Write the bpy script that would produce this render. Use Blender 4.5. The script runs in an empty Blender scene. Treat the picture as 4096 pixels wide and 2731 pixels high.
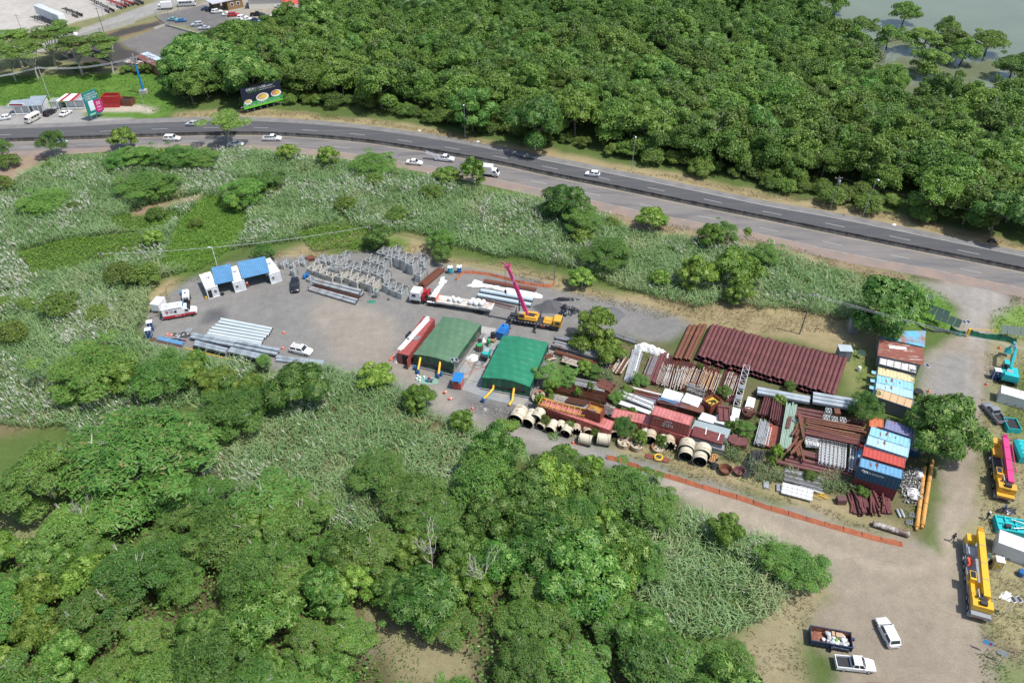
import bpy,math,random
import numpy as np
from mathutils import Vector,Matrix
R_=math.radians
random.seed(7);rng=np.random.default_rng(7)
SC=bpy.context.scene
COL=SC.collection
CAMH,PITCH,FPX=92.0,R_(39.27),3186.0
cam_d=bpy.data.cameras.new('Camera');cam=bpy.data.objects.new('Camera',cam_d);COL.objects.link(cam)
cam.location=(0,0,CAMH);cam.rotation_euler=(math.pi/2-PITCH,0,0)
cam_d.lens=28.0;cam_d.sensor_width=36.0;cam_d.sensor_fit='HORIZONTAL'
cam_d.clip_start=0.5;cam_d.clip_end=6000
SC.camera=cam
SUN_EL,SUN_AZ=R_(64),math.atan2(-0.42,1.0)
w=bpy.data.worlds.new("World");SC.world=w;w.use_nodes=True
nt=w.node_tree;nt.nodes.clear()
sky=nt.nodes.new('ShaderNodeTexSky');sky.sky_type='NISHITA';sky.sun_disc=False
sky.sun_elevation=SUN_EL;sky.sun_rotation=math.pi/2-SUN_AZ;sky.air_density=1.0;sky.dust_density=1.5
bg=nt.nodes.new('ShaderNodeBackground');bg.inputs[1].default_value=0.15
wo=nt.nodes.new('ShaderNodeOutputWorld')
nt.links.new(sky.outputs[0],bg.inputs[0]);nt.links.new(bg.outputs[0],wo.inputs[0])
sl=bpy.data.lights.new('Sun','SUN');sl.energy=4.3;sl.angle=R_(0.53);sl.color=(1,.965,.91)
sun=bpy.data.objects.new('Sun',sl);COL.objects.link(sun)
sd=Vector((math.cos(SUN_EL)*math.cos(SUN_AZ),math.cos(SUN_EL)*math.sin(SUN_AZ),math.sin(SUN_EL)))
sun.rotation_euler=sd.to_track_quat('Z','Y').to_euler();sun.location=sd*300
SC.view_settings.view_transform='Standard';SC.view_settings.look='None'
SC.view_settings.exposure=0.15;SC.view_settings.gamma=1
SC.render.engine='CYCLES'
SC.cycles.max_bounces=5;SC.cycles.diffuse_bounces=3;SC.cycles.glossy_bounces=2
SC.cycles.transmission_bounces=3;SC.cycles.transparent_max_bounces=4
_F=Vector((0,math.cos(PITCH),-math.sin(PITCH)));_U=Vector((0,math.sin(PITCH),math.cos(PITCH)))
def P(u,v,z=0.0):
 d=_F+Vector((1,0,0))*((u-2048)/FPX)+_U*((1365.5-v)/FPX)
 t=(z-CAMH)/d.z
 p=Vector((0,0,CAMH))+d*t
 return Vector((p.x,p.y,z))
def ang(a,b):return math.atan2(b.y-a.y,b.x-a.x)
def inpoly(x,y,poly):
 ins=np.zeros(x.shape,bool);n=len(poly)
 for i in range(n):
  x1,y1=poly[i];x2,y2=poly[(i+1)%n]
  if y1==y2:continue
  c=((y1>y)!=(y2>y))&(x<(x2-x1)*(y-y1)/(y2-y1)+x1)
  ins^=c
 return ins
def wp(pts,z=0):return[tuple(P(u,v,z)[:2])for u,v in pts]
def vnoise(x,y,s,seed=0):
 x=x/s+seed*17.13;y=y/s+seed*5.71
 xi=np.floor(x).astype(np.int64);yi=np.floor(y).astype(np.int64);xf=x-xi;yf=y-yi
 def h(a,b):
  n=(a*374761393+b*668265263+seed*982451653)&0x7fffffff
  n=((n^(n>>13))*1274126177)&0x7fffffff
  return((n^(n>>16))&0xffff)/65535.0
 u=xf*xf*(3-2*xf);v=yf*yf*(3-2*yf)
 return(h(xi,yi)*(1-u)+h(xi+1,yi)*u)*(1-v)+(h(xi,yi+1)*(1-u)+h(xi+1,yi+1)*u)*v
_mats={}
def srgb(h):
 h=h.lstrip('#');c=[int(h[i:i+2],16)/255 for i in(0,2,4)]
 return tuple((x/12.92 if x<=.04045 else((x+.055)/1.055)**2.4)for x in c)
def N(nt,t,**k):
 n=nt.nodes.new(t)
 for a,b in k.items():
  if a.startswith('i_'):n.inputs[int(a[2:])].default_value=b
  else:setattr(n,a,b)
 return n
def mat(name,c,rough=.6,metal=0.,c2=None,scale=1.5,lo=.45,hi=.6,var=.15,vs=.6,bump=0.,bs=20.,attr=None,rnd=0.,stretch=None,spec=.5,det=5,coord='Object'):
 """plain colour with large soft wear (var), optional second colour c2 in patches (rust, dirt), optional colour attribute"""
 if name in _mats:return _mats[name]
 m=bpy.data.materials.new(name);m.use_nodes=True;t=m.node_tree
 b=t.nodes['Principled BSDF'];b.inputs['Roughness'].default_value=rough;b.inputs['Metallic'].default_value=metal
 b.inputs['Specular IOR Level'].default_value=spec
 L=t.links.new
 tc=N(t,'ShaderNodeTexCoord');co=tc.outputs[coord]
 if stretch:
  mp=N(t,'ShaderNodeMapping');mp.inputs['Scale'].default_value=stretch;L(co,mp.inputs[0]);cs=mp.outputs[0]
 else:cs=co
 if attr:
  at=N(t,'ShaderNodeAttribute',attribute_name=attr);src=at.outputs['Color']
 else:
  rg=N(t,'ShaderNodeRGB');rg.outputs[0].default_value=(*c,1);src=rg.outputs[0]
 if c2 is not None:
  nz=N(t,'ShaderNodeTexNoise');nz.inputs['Scale'].default_value=scale;nz.inputs['Detail'].default_value=det;nz.inputs['Roughness'].default_value=.65
  L(cs,nz.inputs['Vector'])
  mr=N(t,'ShaderNodeMapRange');mr.inputs[1].default_value=lo;mr.inputs[2].default_value=hi;L(nz.outputs[0],mr.inputs[0])
  mx=N(t,'ShaderNodeMix',data_type='RGBA');L(mr.outputs[0],mx.inputs[0]);L(src,mx.inputs[6]);mx.inputs[7].default_value=(*c2,1)
  src=mx.outputs[2]
 if var or rnd:
  nz=N(t,'ShaderNodeTexNoise');nz.inputs['Scale'].default_value=vs;nz.inputs['Detail'].default_value=6;nz.inputs['Roughness'].default_value=.7
  L(cs,nz.inputs['Vector'])
  mr=N(t,'ShaderNodeMapRange');mr.inputs[1].default_value=.25;mr.inputs[2].default_value=.75;mr.inputs[3].default_value=1-var*1.4;mr.inputs[4].default_value=1+var
  L(nz.outputs[0],mr.inputs[0]);f=mr.outputs[0]
  if rnd:
   oi=N(t,'ShaderNodeObjectInfo');m2=N(t,'ShaderNodeMapRange');m2.inputs[3].default_value=1-rnd;m2.inputs[4].default_value=1+rnd
   L(oi.outputs['Random'],m2.inputs[0]);mm=N(t,'ShaderNodeMath',operation='MULTIPLY');L(f,mm.inputs[0]);L(m2.outputs[0],mm.inputs[1]);f=mm.outputs[0]
  vm=N(t,'ShaderNodeVectorMath',operation='SCALE');L(src,vm.inputs[0]);L(f,vm.inputs['Scale']);src=vm.outputs[0]
 L(src,b.inputs['Base Color'])
 if bump:
  nz=N(t,'ShaderNodeTexNoise');nz.inputs['Scale'].default_value=bs;nz.inputs['Detail'].default_value=4;L(cs,nz.inputs['Vector'])
  bp=N(t,'ShaderNodeBump');bp.inputs['Strength'].default_value=bump;bp.inputs['Distance'].default_value=.1;L(nz.outputs[0],bp.inputs['Height']);L(bp.outputs[0],b.inputs['Normal'])
 _mats[name]=m;return m
def leafmat(name,ca,cb,cc=None,trans=.25,rough=.5):
 if name in _mats:return _mats[name]
 m=bpy.data.materials.new(name);m.use_nodes=True;t=m.node_tree;L=t.links.new
 b=t.nodes['Principled BSDF'];out=t.nodes['Material Output'];b.inputs['Roughness'].default_value=rough;b.inputs['Specular IOR Level'].default_value=.35
 at=N(t,'ShaderNodeAttribute',attribute_name='lv');sx=N(t,'ShaderNodeSeparateXYZ');L(at.outputs['Vector'],sx.inputs[0])
 mx=N(t,'ShaderNodeMix',data_type='RGBA');mx.inputs[6].default_value=(*ca,1);mx.inputs[7].default_value=(*cb,1);L(sx.outputs[0],mx.inputs[0])
 src=mx.outputs[2]
 if cc:
  m3=N(t,'ShaderNodeMix',data_type='RGBA');L(src,m3.inputs[6]);m3.inputs[7].default_value=(*cc,1);L(sx.outputs[1],m3.inputs[0]);src=m3.outputs[2]
 oi=N(t,'ShaderNodeObjectInfo')
 hs=N(t,'ShaderNodeHueSaturation');mr=N(t,'ShaderNodeMapRange');mr.inputs[3].default_value=.484;mr.inputs[4].default_value=.510;L(oi.outputs['Random'],mr.inputs[0])
 L(mr.outputs[0],hs.inputs['Hue']);
 ml=N(t,'ShaderNodeMath',operation='MULTIPLY',i_1=7.31);L(oi.outputs['Random'],ml.inputs[0]);fr=N(t,'ShaderNodeMath',operation='FRACT');L(ml.outputs[0],fr.inputs[0])
 m4=N(t,'ShaderNodeMapRange');m4.inputs[3].default_value=.72;m4.inputs[4].default_value=1.3;L(fr.outputs[0],m4.inputs[0]);L(m4.outputs[0],hs.inputs['Value'])
 L(src,hs.inputs['Color']);L(hs.outputs[0],b.inputs['Base Color'])
 tr=N(t,'ShaderNodeBsdfTranslucent');L(hs.outputs[0],tr.inputs[0]);ms=N(t,'ShaderNodeMixShader',i_0=trans)
 L(b.outputs[0],ms.inputs[1]);L(tr.outputs[0],ms.inputs[2]);L(ms.outputs[0],out.inputs[0])
 _mats[name]=m;return m
def tagp(o,label=None,cat=None,group=None,kind=None):
 if label:o['label']=label
 if cat:o['category']=cat
 if group:o['group']=group
 if kind:o['kind']=kind
 return o
def T(name,label,cat,loc=(0,0,0),rz=0.,group=None,s=None):
 o=bpy.data.objects.new(name,None);COL.objects.link(o);o.location=loc;o.rotation_euler=(0,0,rz);o.empty_display_size=.3
 if s:o.scale=s if hasattr(s,'__len__')else(s,s,s)
 return tagp(o,label,cat,group)
def mesh_np(name,V,F,ms,smooth=False,attrs=None,midx=None):
 """V (n,3) array, F (m,4) or (m,3) array -> mesh"""
 me=bpy.data.meshes.new(name);V=np.asarray(V,np.float32);F=np.asarray(F,np.int32)
 me.vertices.add(len(V));me.vertices.foreach_set('co',V.ravel())
 k=F.shape[1];me.loops.add(F.size);me.loops.foreach_set('vertex_index',F.ravel())
 me.polygons.add(len(F));me.polygons.foreach_set('loop_start',np.arange(0,F.size,k,dtype=np.int32));me.polygons.foreach_set('loop_total',np.full(len(F),k,np.int32))
 for m in(ms if isinstance(ms,(list,tuple))else[ms]):me.materials.append(m)
 if midx is not None:me.polygons.foreach_set('material_index',np.asarray(midx,np.int32))
 me.update(calc_edges=True)
 if attrs:
  for an,arr in attrs.items():
   a=me.attributes.new(an,'FLOAT_VECTOR' if arr.shape[1]==3 else 'FLOAT_COLOR','POINT')
   a.data.foreach_set('vector' if arr.shape[1]==3 else 'color',arr.astype(np.float32).ravel())
 me.shade_smooth()if smooth else me.shade_flat()
 return me
def link(name,me,parent=None,loc=None,rot=None):
 o=bpy.data.objects.new(name,me);COL.objects.link(o)
 if parent:o.parent=parent
 if loc is not None:o.location=loc
 if rot is not None:o.rotation_euler=rot
 return o
def dup(root,loc=None,rz=None,label=None,group=None,s=None):
 def rec(o,par):
  c=o.copy();COL.objects.link(c);c.parent=par
  for ch in kids.get(o.name,[]):rec(ch,c)
  return c
 kids={}
 def coll(o):
  kids[o.name]=list(o.children)
  for c in o.children:coll(c)
 coll(root);r=rec(root,None)
 if loc is not None:r.location=loc
 if rz is not None:r.rotation_euler=(0,0,rz)
 if label:r['label']=label
 if group:r['group']=group
 if s is not None:r.scale=s if hasattr(s,'__len__')else(s,s,s)
 return r
class MB:
 """mesh collector in local coordinates, material index per face"""
 def __init__(s):s.v=[];s.f=[];s.m=[];s.ms=[]
 def mi(s,m):
  if m not in s.ms:s.ms.append(m)
  return s.ms.index(m)
 def add(s,vs,fs,m=None):
  o=len(s.v);s.v+=[tuple(v)for v in vs];k=s.mi(m)
  for f in fs:s.f.append([i+o for i in f]);s.m.append(k)
 def box(s,c,d,m=None,rz=0.,taper=0.,M=None):
  x,y,z=d[0]/2,d[1]/2,d[2]/2;t=1-taper
  vs=[Vector((a*x*(t if c3>0 else 1),b*y*(t if c3>0 else 1),c3*z))for c3 in(-1,1)for a,b in((-1,-1),(1,-1),(1,1),(-1,1))]
  if M is not None:vs=[M@v for v in vs]
  if rz:q=Matrix.Rotation(rz,3,'Z');vs=[q@v for v in vs]
  c=Vector(c);s.add([v+c for v in vs],[(0,3,2,1),(4,5,6,7),(0,1,5,4),(1,2,6,5),(2,3,7,6),(3,0,4,7)],m)
  return s
 def bar(s,a,b,w,h,m=None,up=(0,0,1)):
  a,b=Vector(a),Vector(b);d=(b-a);
  if d.length<1e-5:return s
  d.normalize();u=Vector(up)
  if abs(d.dot(u))>.98:u=Vector((1,0,0))
  sd_=d.cross(u).normalized();u2=sd_.cross(d)
  vs=[p+sd_*(i*w/2)+u2*(j*h/2)for p in(a,b)for i,j in((-1,-1),(1,-1),(1,1),(-1,1))]
  s.add(vs,[(0,3,2,1),(4,5,6,7),(0,1,5,4),(1,2,6,5),(2,3,7,6),(3,0,4,7)],m);return s
 def tube(s,pts,r,m=None,n=8,caps=True,r2=None,wall=None,mi=None):
  """round tube through points; r may be a list; wall = open pipe with wall thickness"""
  pts=[Vector(p)for p in pts];k=len(pts)
  rs=list(r)if hasattr(r,'__len__')else[r if r2 is None else r+(r2-r)*i/(k-1)for i in range(k)]
  prev=None;rings=[]
  for i,p in enumerate(pts):
   d=(pts[min(i+1,k-1)]-pts[max(i-1,0)]).normalized()
   u=Vector((0,0,1))if prev is None else prev
   if abs(d.dot(u))>.95:u=Vector((1,0,0))if abs(d.x)<.9 else Vector((0,1,0))
   a=d.cross(u).normalized();b=a.cross(d);prev=b
   rings.append((p,a,b))
  def ring(rad):return[p+a*math.cos(2*math.pi*j/n)*rad(i)+b*math.sin(2*math.pi*j/n)*rad(i)for i,(p,a,b)in enumerate(rings)for j in range(n)]
  vs=ring(lambda i:rs[i]);fs=[(i*n+j,i*n+(j+1)%n,(i+1)*n+(j+1)%n,(i+1)*n+j)for i in range(k-1)for j in range(n)]
  if wall:
   vi=ring(lambda i:rs[i]-wall);o=len(vs);e=(k-1)*n
   s.add(vs,[f[::-1]for f in fs],m);s.add(vi,fs,mi or m)
   s.add(vs[:n]+vi[:n],[(j,(j+1)%n,n+(j+1)%n,n+j)for j in range(n)],m)
   s.add(vs[e:]+vi[e:],[(n+j,n+(j+1)%n,(j+1)%n,j)for j in range(n)],m)
  else:
   fs=[f[::-1]for f in fs]
   if caps:fs+=[tuple(range(n)),tuple(reversed(range((k-1)*n,k*n)))]
   s.add(vs,fs,m)
  return s
 def prism(s,poly,z0,z1,m=None,mt=None):
  n=len(poly);vs=[(x,y,z0)for x,y in poly]+[(x,y,z1)for x,y in poly]
  s.add(vs,[(i,(i+1)%n,n+(i+1)%n,n+i)for i in range(n)]+[tuple(reversed(range(n)))],m)
  s.add(vs[n:],[tuple(range(n))],mt or m);return s
 def sheet(s,fn,nu,nv,m=None,thick=0.):
  """grid surface fn(i/nu, j/nv)->point"""
  vs=[Vector(fn(i/nu,j/nv))for i in range(nu+1)for j in range(nv+1)]
  fs=[(i*(nv+1)+j,(i+1)*(nv+1)+j,(i+1)*(nv+1)+j+1,i*(nv+1)+j+1)for i in range(nu)for j in range(nv)]
  s.add(vs,fs,m)
  if thick:
   s.add([v-Vector((0,0,thick))for v in vs],[f[::-1]for f in fs],m)
   ed=[i*(nv+1)for i in range(nu+1)]+[nu*(nv+1)+j for j in range(1,nv+1)]+[i*(nv+1)+nv for i in range(nu-1,-1,-1)]+[j for j in range(nv-1,0,-1)]
   o=[vs[i]for i in ed];k=len(o)
   s.add(o+[v-Vector((0,0,thick))for v in o],[(i,(i+1)%k,k+(i+1)%k,k+i)for i in range(k)],m)
  return s
 def loft(s,secs,m=None,cap=True):
  n=len(secs[0]);vs=[v for q in secs for v in q]
  fs=[(i*n+j,(i+1)*n+j,(i+1)*n+(j+1)%n,i*n+(j+1)%n)for i in range(len(secs)-1)for j in range(n)]
  if cap:fs+=[tuple(range(n)),tuple(reversed(range((len(secs)-1)*n,len(secs)*n)))]
  s.add(vs,fs,m);return s
 def lathe(s,prof,m=None,n=12,c=(0,0,0)):
  vs=[(c[0]+r*math.cos(2*math.pi*j/n),c[1]+r*math.sin(2*math.pi*j/n),c[2]+z)for r,z in prof for j in range(n)]
  fs=[(i*n+j,i*n+(j+1)%n,(i+1)*n+(j+1)%n,(i+1)*n+j)for i in range(len(prof)-1)for j in range(n)]
  s.add(vs,fs+[tuple(reversed(range(n))),tuple(range((len(prof)-1)*n,len(prof)*n))],m);return s
 def mesh(s,name,default,smooth=False):
  me=bpy.data.meshes.new(name);me.from_pydata([tuple(v)for v in s.v],[],s.f)
  for m in(s.ms or[None]):me.materials.append(m or default)
  me.polygons.foreach_set('material_index',s.m);me.update()
  if smooth:
   me.shade_smooth()
   try:me.set_sharp_from_angle(angle=R_(38))
   except Exception:pass
  return me
 def build(s,name,default,parent=None,smooth=False,loc=None,rot=None):
  return link(name,s.mesh(name,default,smooth),parent,loc,rot)
def text(body,name,size,m,parent,loc,rot,ext=.004,align='CENTER',sx=1.):
 c=bpy.data.curves.new(name,'FONT');c.body=body;c.size=size;c.extrude=ext;c.align_x=align;c.align_y='CENTER';c.resolution_u=2
 o=bpy.data.objects.new(name,c);COL.objects.link(o)
 dg=bpy.context.evaluated_depsgraph_get();me=bpy.data.meshes.new_from_object(o.evaluated_get(dg));bpy.data.objects.remove(o)
 me.name=name;me.materials.clear();me.materials.append(m)
 q=link(name,me,parent,loc,rot);q.scale=(sx,1,1);return q
C_GRASS=(.085,.125,.035);C_GREEN=(.10,.19,.035);C_DRY=(.30,.245,.135);C_GRAVEL=(.205,.198,.185);C_DIRT=(.265,.225,.172)
C_LITTER=(.09,.085,.04);C_FORE=(.30,.29,.275);C_LOT=(.40,.375,.34);C_OLD=(.17,.16,.15);C_DARK=(.07,.065,.06);C_SAND=(.42,.34,.23)
YARD=[(620,1210),(700,1150),(760,1105),(830,1110),(900,1060),(1120,1030),(1350,1020),(1500,1000),(1700,1015),(1800,1060),(1960,1080),(2170,1120),(2220,1160),(2420,1190),(2560,1225),(2760,1285),(2740,1330),(2680,1370),(2560,1360),(2440,1330),(2280,1330),(2230,1380),(2210,1500),(2150,1640),(2180,1710),(2400,1790),(2560,1830),(2700,1880),(2850,1940),(3072,2015),(3400,2110),(3610,2180),(3700,2190),(3700,2400),(3330,2270),(3072,2150),(2850,2060),(2690,1960),(2560,1905),(2400,1870),(2100,1810),(1960,1740),(1800,1690),(1600,1600),(1480,1530),(1330,1500),(1200,1480),(1080,1470),(900,1430),(740,1400),(580,1360),(575,1290)]
DIRT=[(3640,2140),(3750,2190),(3740,2000),(3745,1850),(3700,1700),(3690,1560),(3700,1400),(3830,1340),(3850,1250),(3800,1150),(3700,1110),(3560,1080),(3700,1080),(4150,1180),(4150,1230),(4000,1230),(3960,1290),(3960,1400),(3940,1600),(3925,1750),(3900,1900),(3880,2060),(3870,2300),(3900,2500),(3960,2600),(3940,2800),(3330,2800),(3330,2640),(3250,2590),(3190,2560),(3240,2480),(3330,2400),(3330,2290),(3300,2240),(3072,2140),(2850,2050),(2760,2000),(2900,1975),(3072,2030),(3400,2130)]
WORLD_CLASSES=[
 ([(-400,-60),(1700,-60),(1500,60),(1300,130),(1100,200),(760,250),(640,300),(300,310),(-400,300)],(.20,.20,.10),None,2,2),
 ([(-500,-80),(760,-80),(420,60),(200,115),(0,150),(-500,230)],C_LOT,'trailer_yard',.6,1),
 ([(270,170),(500,95),(700,25),(820,-40),(900,-60),(800,-60),(640,0),(400,90),(270,135),(60,190),(-100,230),(-100,260),(150,215)],(.30,.29,.27),'side_road',.3,1),
 ([(300,165),(470,120),(650,75),(800,25),(820,80),(640,110),(470,170),(400,200),(270,215)],(.20,.16,.09),None,1.5,2),
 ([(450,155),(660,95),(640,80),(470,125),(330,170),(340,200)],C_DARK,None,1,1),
 ([(630,60),(830,0),(1350,-40),(1330,40),(1200,130),(900,130),(800,100),(700,100)],(.30,.27,.225),'parking_lot',.8,1),
 ([(640,62),(820,20),(900,60),(960,90),(840,140),(740,105),(640,95)],(.15,.145,.14),'parking_lot',.6,1),
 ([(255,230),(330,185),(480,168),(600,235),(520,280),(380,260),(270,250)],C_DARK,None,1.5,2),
 ([(475,170),(662,103),(850,155),(760,255),(690,245),(560,215)],C_OLD,'concrete_slab',.2,0),
 ([(-300,310),(640,290),(700,450),(620,475),(300,470),(-300,520)],C_GREEN,None,1,2),
 ([(-300,428),(20,425),(240,432),(330,440),(330,462),(600,480),(540,482),(300,500),(-300,520)],C_FORE,'forecourt',1,1),
 ([(400,418),(560,418),(630,432),(622,455),(560,452),(330,450),(320,425)],(.40,.355,.28),'forecourt',.5,1),
 ([(700,455),(900,440),(1120,440),(1300,465),(1500,480),(1700,510),(2000,570),(2500,660),(2700,690),(3100,780),(3400,820),(3700,880),(3900,930),(4300,1020),(4300,1060),(3072,830),(2400,690),(1650,540),(1000,480),(700,480)],C_DRY,None,1.2,2),
 ([(-100,640),(40,630),(200,600),(330,600),(160,650),(60,740),(0,800),(-100,800)],(.28,.21,.15),None,1.5,3),
 ([(530,850),(700,800),(820,770),(800,800),(620,850),(520,870)],(.26,.18,.12),None,1,2),
 ([(700,900),(830,780),(960,800),(1000,900),(950,990),(840,1060),(680,1100),(640,1080)],C_GREEN,None,1.5,3),
 ([(2400,830),(2700,900),(3072,965),(3300,1030),(3600,1090),(3660,1130),(3500,1110),(3072,1010),(2700,960),(2500,900)],(.27,.21,.13),None,1.4,2),
 ([(560,1330),(600,1180),(700,1100),(760,1110),(660,1180),(620,1300)],C_DRY,None,1.5,2),
 ([(1030,1020),(1350,960),(1500,940),(1700,960),(1800,1040),(2000,1060),(2200,1100),(2420,1180),(2760,1280),(2700,1330),(2500,1250),(2200,1180),(1800,1100),(1500,1040),(1100,1050)],C_DRY,None,1.5,3),
 ([(1250,1010),(1350,960),(1560,950),(1620,1010),(1500,1040),(1400,1040)],C_GREEN,None,2,3),
 ([(2400,1160),(3000,1200),(3500,1240),(3520,1400),(3500,1600),(3400,1560),(3350,1420),(3100,1350),(2760,1290),(2500,1240)],C_DRY,None,1.5,3),
 ([(3350,1400),(3480,1380),(3500,1560),(3400,1600),(3390,1480)],(.15,.19,.06),None,1.5,3),
 ([(3640,1100),(3780,1180),(3830,1290),(3800,1330),(3650,1320),(3600,1250)],(.115,.225,.04),None,.8,2),
 ([(4300,1180),(4050,1190),(3970,1250),(3960,1330),(4300,1400)],(.16,.24,.06),None,1.2,2),
 ([(3940,1340),(4300,1400),(4300,2800),(3940,2800),(3960,2600),(3870,2400),(3880,2060),(3920,1750)],(.26,.235,.13),None,1.5,3),
 ([(4030,1480),(4300,1450),(4300,1750),(4000,1720)],(.14,.18,.06),None,2,3),
 ([(3920,2600),(4096,2660),(4300,2800),(3950,2800)],(.16,.19,.08),None,1,3),
 ([(2180,1620),(2500,1330),(2700,1370),(2700,1440),(3400,1590),(3480,1700),(3740,1750),(3740,2000),(3680,2160),(3400,2080),(3072,1990),(2850,1920),(2560,1830),(2200,1720)],(.13,.12,.06),None,1.5,3),
 ([(2420,1790),(2560,1810),(2850,1930),(3072,1990),(3600,2140),(3600,2100),(3100,1900),(2800,1830),(2500,1770)],(.30,.25,.14),None,1,2),
 ([(-200,2040),(60,2040),(330,2110),(520,2010),(800,2030),(1100,2110),(1400,2120),(1950,2090),(2060,1830),(2300,1870),(2480,2000),(2600,2120),(2640,2560),(3000,2620),(3080,2900),(-300,2900)],C_LITTER,None,2,3),
 ([(-100,1380),(420,1500),(300,1700),(-100,1750)],(.17,.14,.075),None,2,3),
 ([(500,2000),(900,1700),(1500,1500),(1900,1760),(1800,2100),(1200,2050),(800,2200)],(.15,.13,.07),None,2,3),
 ([(-100,2060),(60,2040),(340,2110),(320,2190),(100,2180),(-100,2190)],(.22,.23,.11),None,1.5,3),
 ([(1420,2420),(1560,2380),(1750,2500),(1880,2600),(1900,2760),(1600,2760),(1500,2600)],(.24,.21,.12),None,1.5,3),
 ([(1480,2560),(1540,2560),(1540,2620),(1480,2620)],C_DIRT,None,1,2),
 ([(3060,2350),(3200,2330),(3330,2290),(3330,2400),(3200,2560),(3250,2800),(3000,2800),(2900,2600),(3000,2480)],(.27,.235,.14),None,1.5,3),
 (YARD,C_GRAVEL,'gravel_yard',.8,1),
 ([(1560,1440),(1560,1340),(1500,1250),(1300,1200),(1200,1280),(1300,1400),(1480,1500),(1700,1580),(1900,1690),(2100,1770),(2300,1830),(2300,1800),(2120,1740),(1900,1640),(1740,1560)],(.275,.245,.205),None,2.5,4),
 ([(2700,1890),(2850,1940),(3072,2015),(3400,2110),(3330,2270),(3072,2150),(2850,2060),(2600,1920)],(.31,.265,.205),'dirt_road',2,4),
 (DIRT,C_DIRT,'dirt_road',1.2,1),
 ([(3700,1440),(3880,1380),(3900,1560),(3850,1700),(3760,1640),(3700,1560)],(.25,.24,.22),None,2,4),
 ([(3650,1110),(3800,1130),(3950,1130),(4100,1200),(3960,1260),(3930,1400),(3860,1390),(3850,1230)],(.27,.25,.225),None,1,3),
 ([(1860,1600),(2080,1630),(2160,1640),(2150,1700),(2000,1690),(1880,1640)],(.12,.115,.11),None,1.5,2),
 ([(840,1230),(900,1230),(930,1270),(870,1290),(800,1290),(820,1250)],(.11,.11,.112),None,.8,1),
 ([(3650,1100),(3670,1098),(3770,1115),(3760,1125),(3660,1112)],(.12,.085,.06),None,.8,1),
 ([(4010,1165),(4100,1175),(4100,1200),(4040,1185)],(.12,.09,.07),None,.8,1),
 ([(3900,2440),(3960,2400),(4000,2420),(3990,2480),(3940,2500)],(.24,.21,.16),None,.8,1),
 ([(3960,2560),(4100,2620),(4100,2660),(4000,2600),(3950,2580)],(.15,.12,.09),None,.6,1),
]
GX0,GX1,GY0,GY1,GS=-240.,260.,20.,400.,1.0
nx=int((GX1-GX0)/GS);ny=int((GY1-GY0)/GS)
gx,gy=np.meshgrid(GX0+np.arange(nx+1)*GS,GY0+np.arange(ny+1)*GS,indexing='ij')
gcol=np.empty((nx+1,ny+1,3));gcol[:]=C_GRASS
gcls=np.zeros((nx+1,ny+1),np.int32);cls_names=['ground']
def blur(a,k):
 for _ in range(k):
  p=np.pad(a,1,mode='edge');a=(p[1:-1,1:-1]*2+p[:-2,1:-1]+p[2:,1:-1]+p[1:-1,:-2]+p[1:-1,2:])/6
 return a
for k,(poly,colr,oname,wpd,bl)in enumerate(WORLD_CLASSES):
 wx=gx+(vnoise(gx,gy,6,k)-.5)*2*wpd+(vnoise(gx,gy,2.2,k+9)-.5)*wpd
 wy=gy+(vnoise(gx,gy,6,k+40)-.5)*2*wpd+(vnoise(gx,gy,2.2,k+49)-.5)*wpd
 ins=inpoly(wx,wy,wp(poly));a=blur(ins.astype(float),bl)[...,None]
 gcol=gcol*(1-a)+np.array(colr)*a
 if oname:
  if oname not in cls_names:cls_names.append(oname)
  gcls[ins]=cls_names.index(oname)
 elif colr in(C_DRY,C_GREEN):gcls[ins]=0
def polyline_dist(x,y,pts):
 d=np.full(x.shape,1e9)
 for(x1,y1),(x2,y2)in zip(pts[:-1],pts[1:]):
  L2=(x2-x1)**2+(y2-y1)**2;t=np.clip(((x-x1)*(x2-x1)+(y-y1)*(y2-y1))/L2,0,1)
  d=np.minimum(d,np.hypot(x-x1-t*(x2-x1),y-y1-t*(y2-y1)))
 return d
tr=1+.10*(vnoise(gx,gy,9,3)-.5)+.12*(vnoise(gx,gy,3,5)-.5)+.10*(vnoise(gx,gy,25,6)-.5)
for tk,off in(([(3900,1130),(3880,1400),(3860,1700),(3830,1950),(3800,2200),(3770,2450),(3740,2760)],(0,2.0,4.2)),([(3840,1950),(3700,2260),(3560,2290),(3300,2210),(3000,2080),(2700,1940),(2400,1830),(2100,1750),(1850,1640),(1640,1520)],(0,2.0))):
 pl=wp(tk)
 for o in off:tr+=.16*np.exp(-((polyline_dist(gx-o,gy,pl))/.55)**2)*(.4+.8*vnoise(gx,gy,4,8))
gcol*=tr[...,None]
gm=mat('ground_surface',C_GRASS,rough=.95,attr='gc',var=.14,vs=.55,bump=.5,bs=6,spec=.1,coord='Object')
_t=gm.node_tree
_b=_t.nodes['Principled BSDF'];_src=_b.inputs['Base Color'].links[0].from_socket
_tc=N(_t,'ShaderNodeTexCoord')
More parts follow.
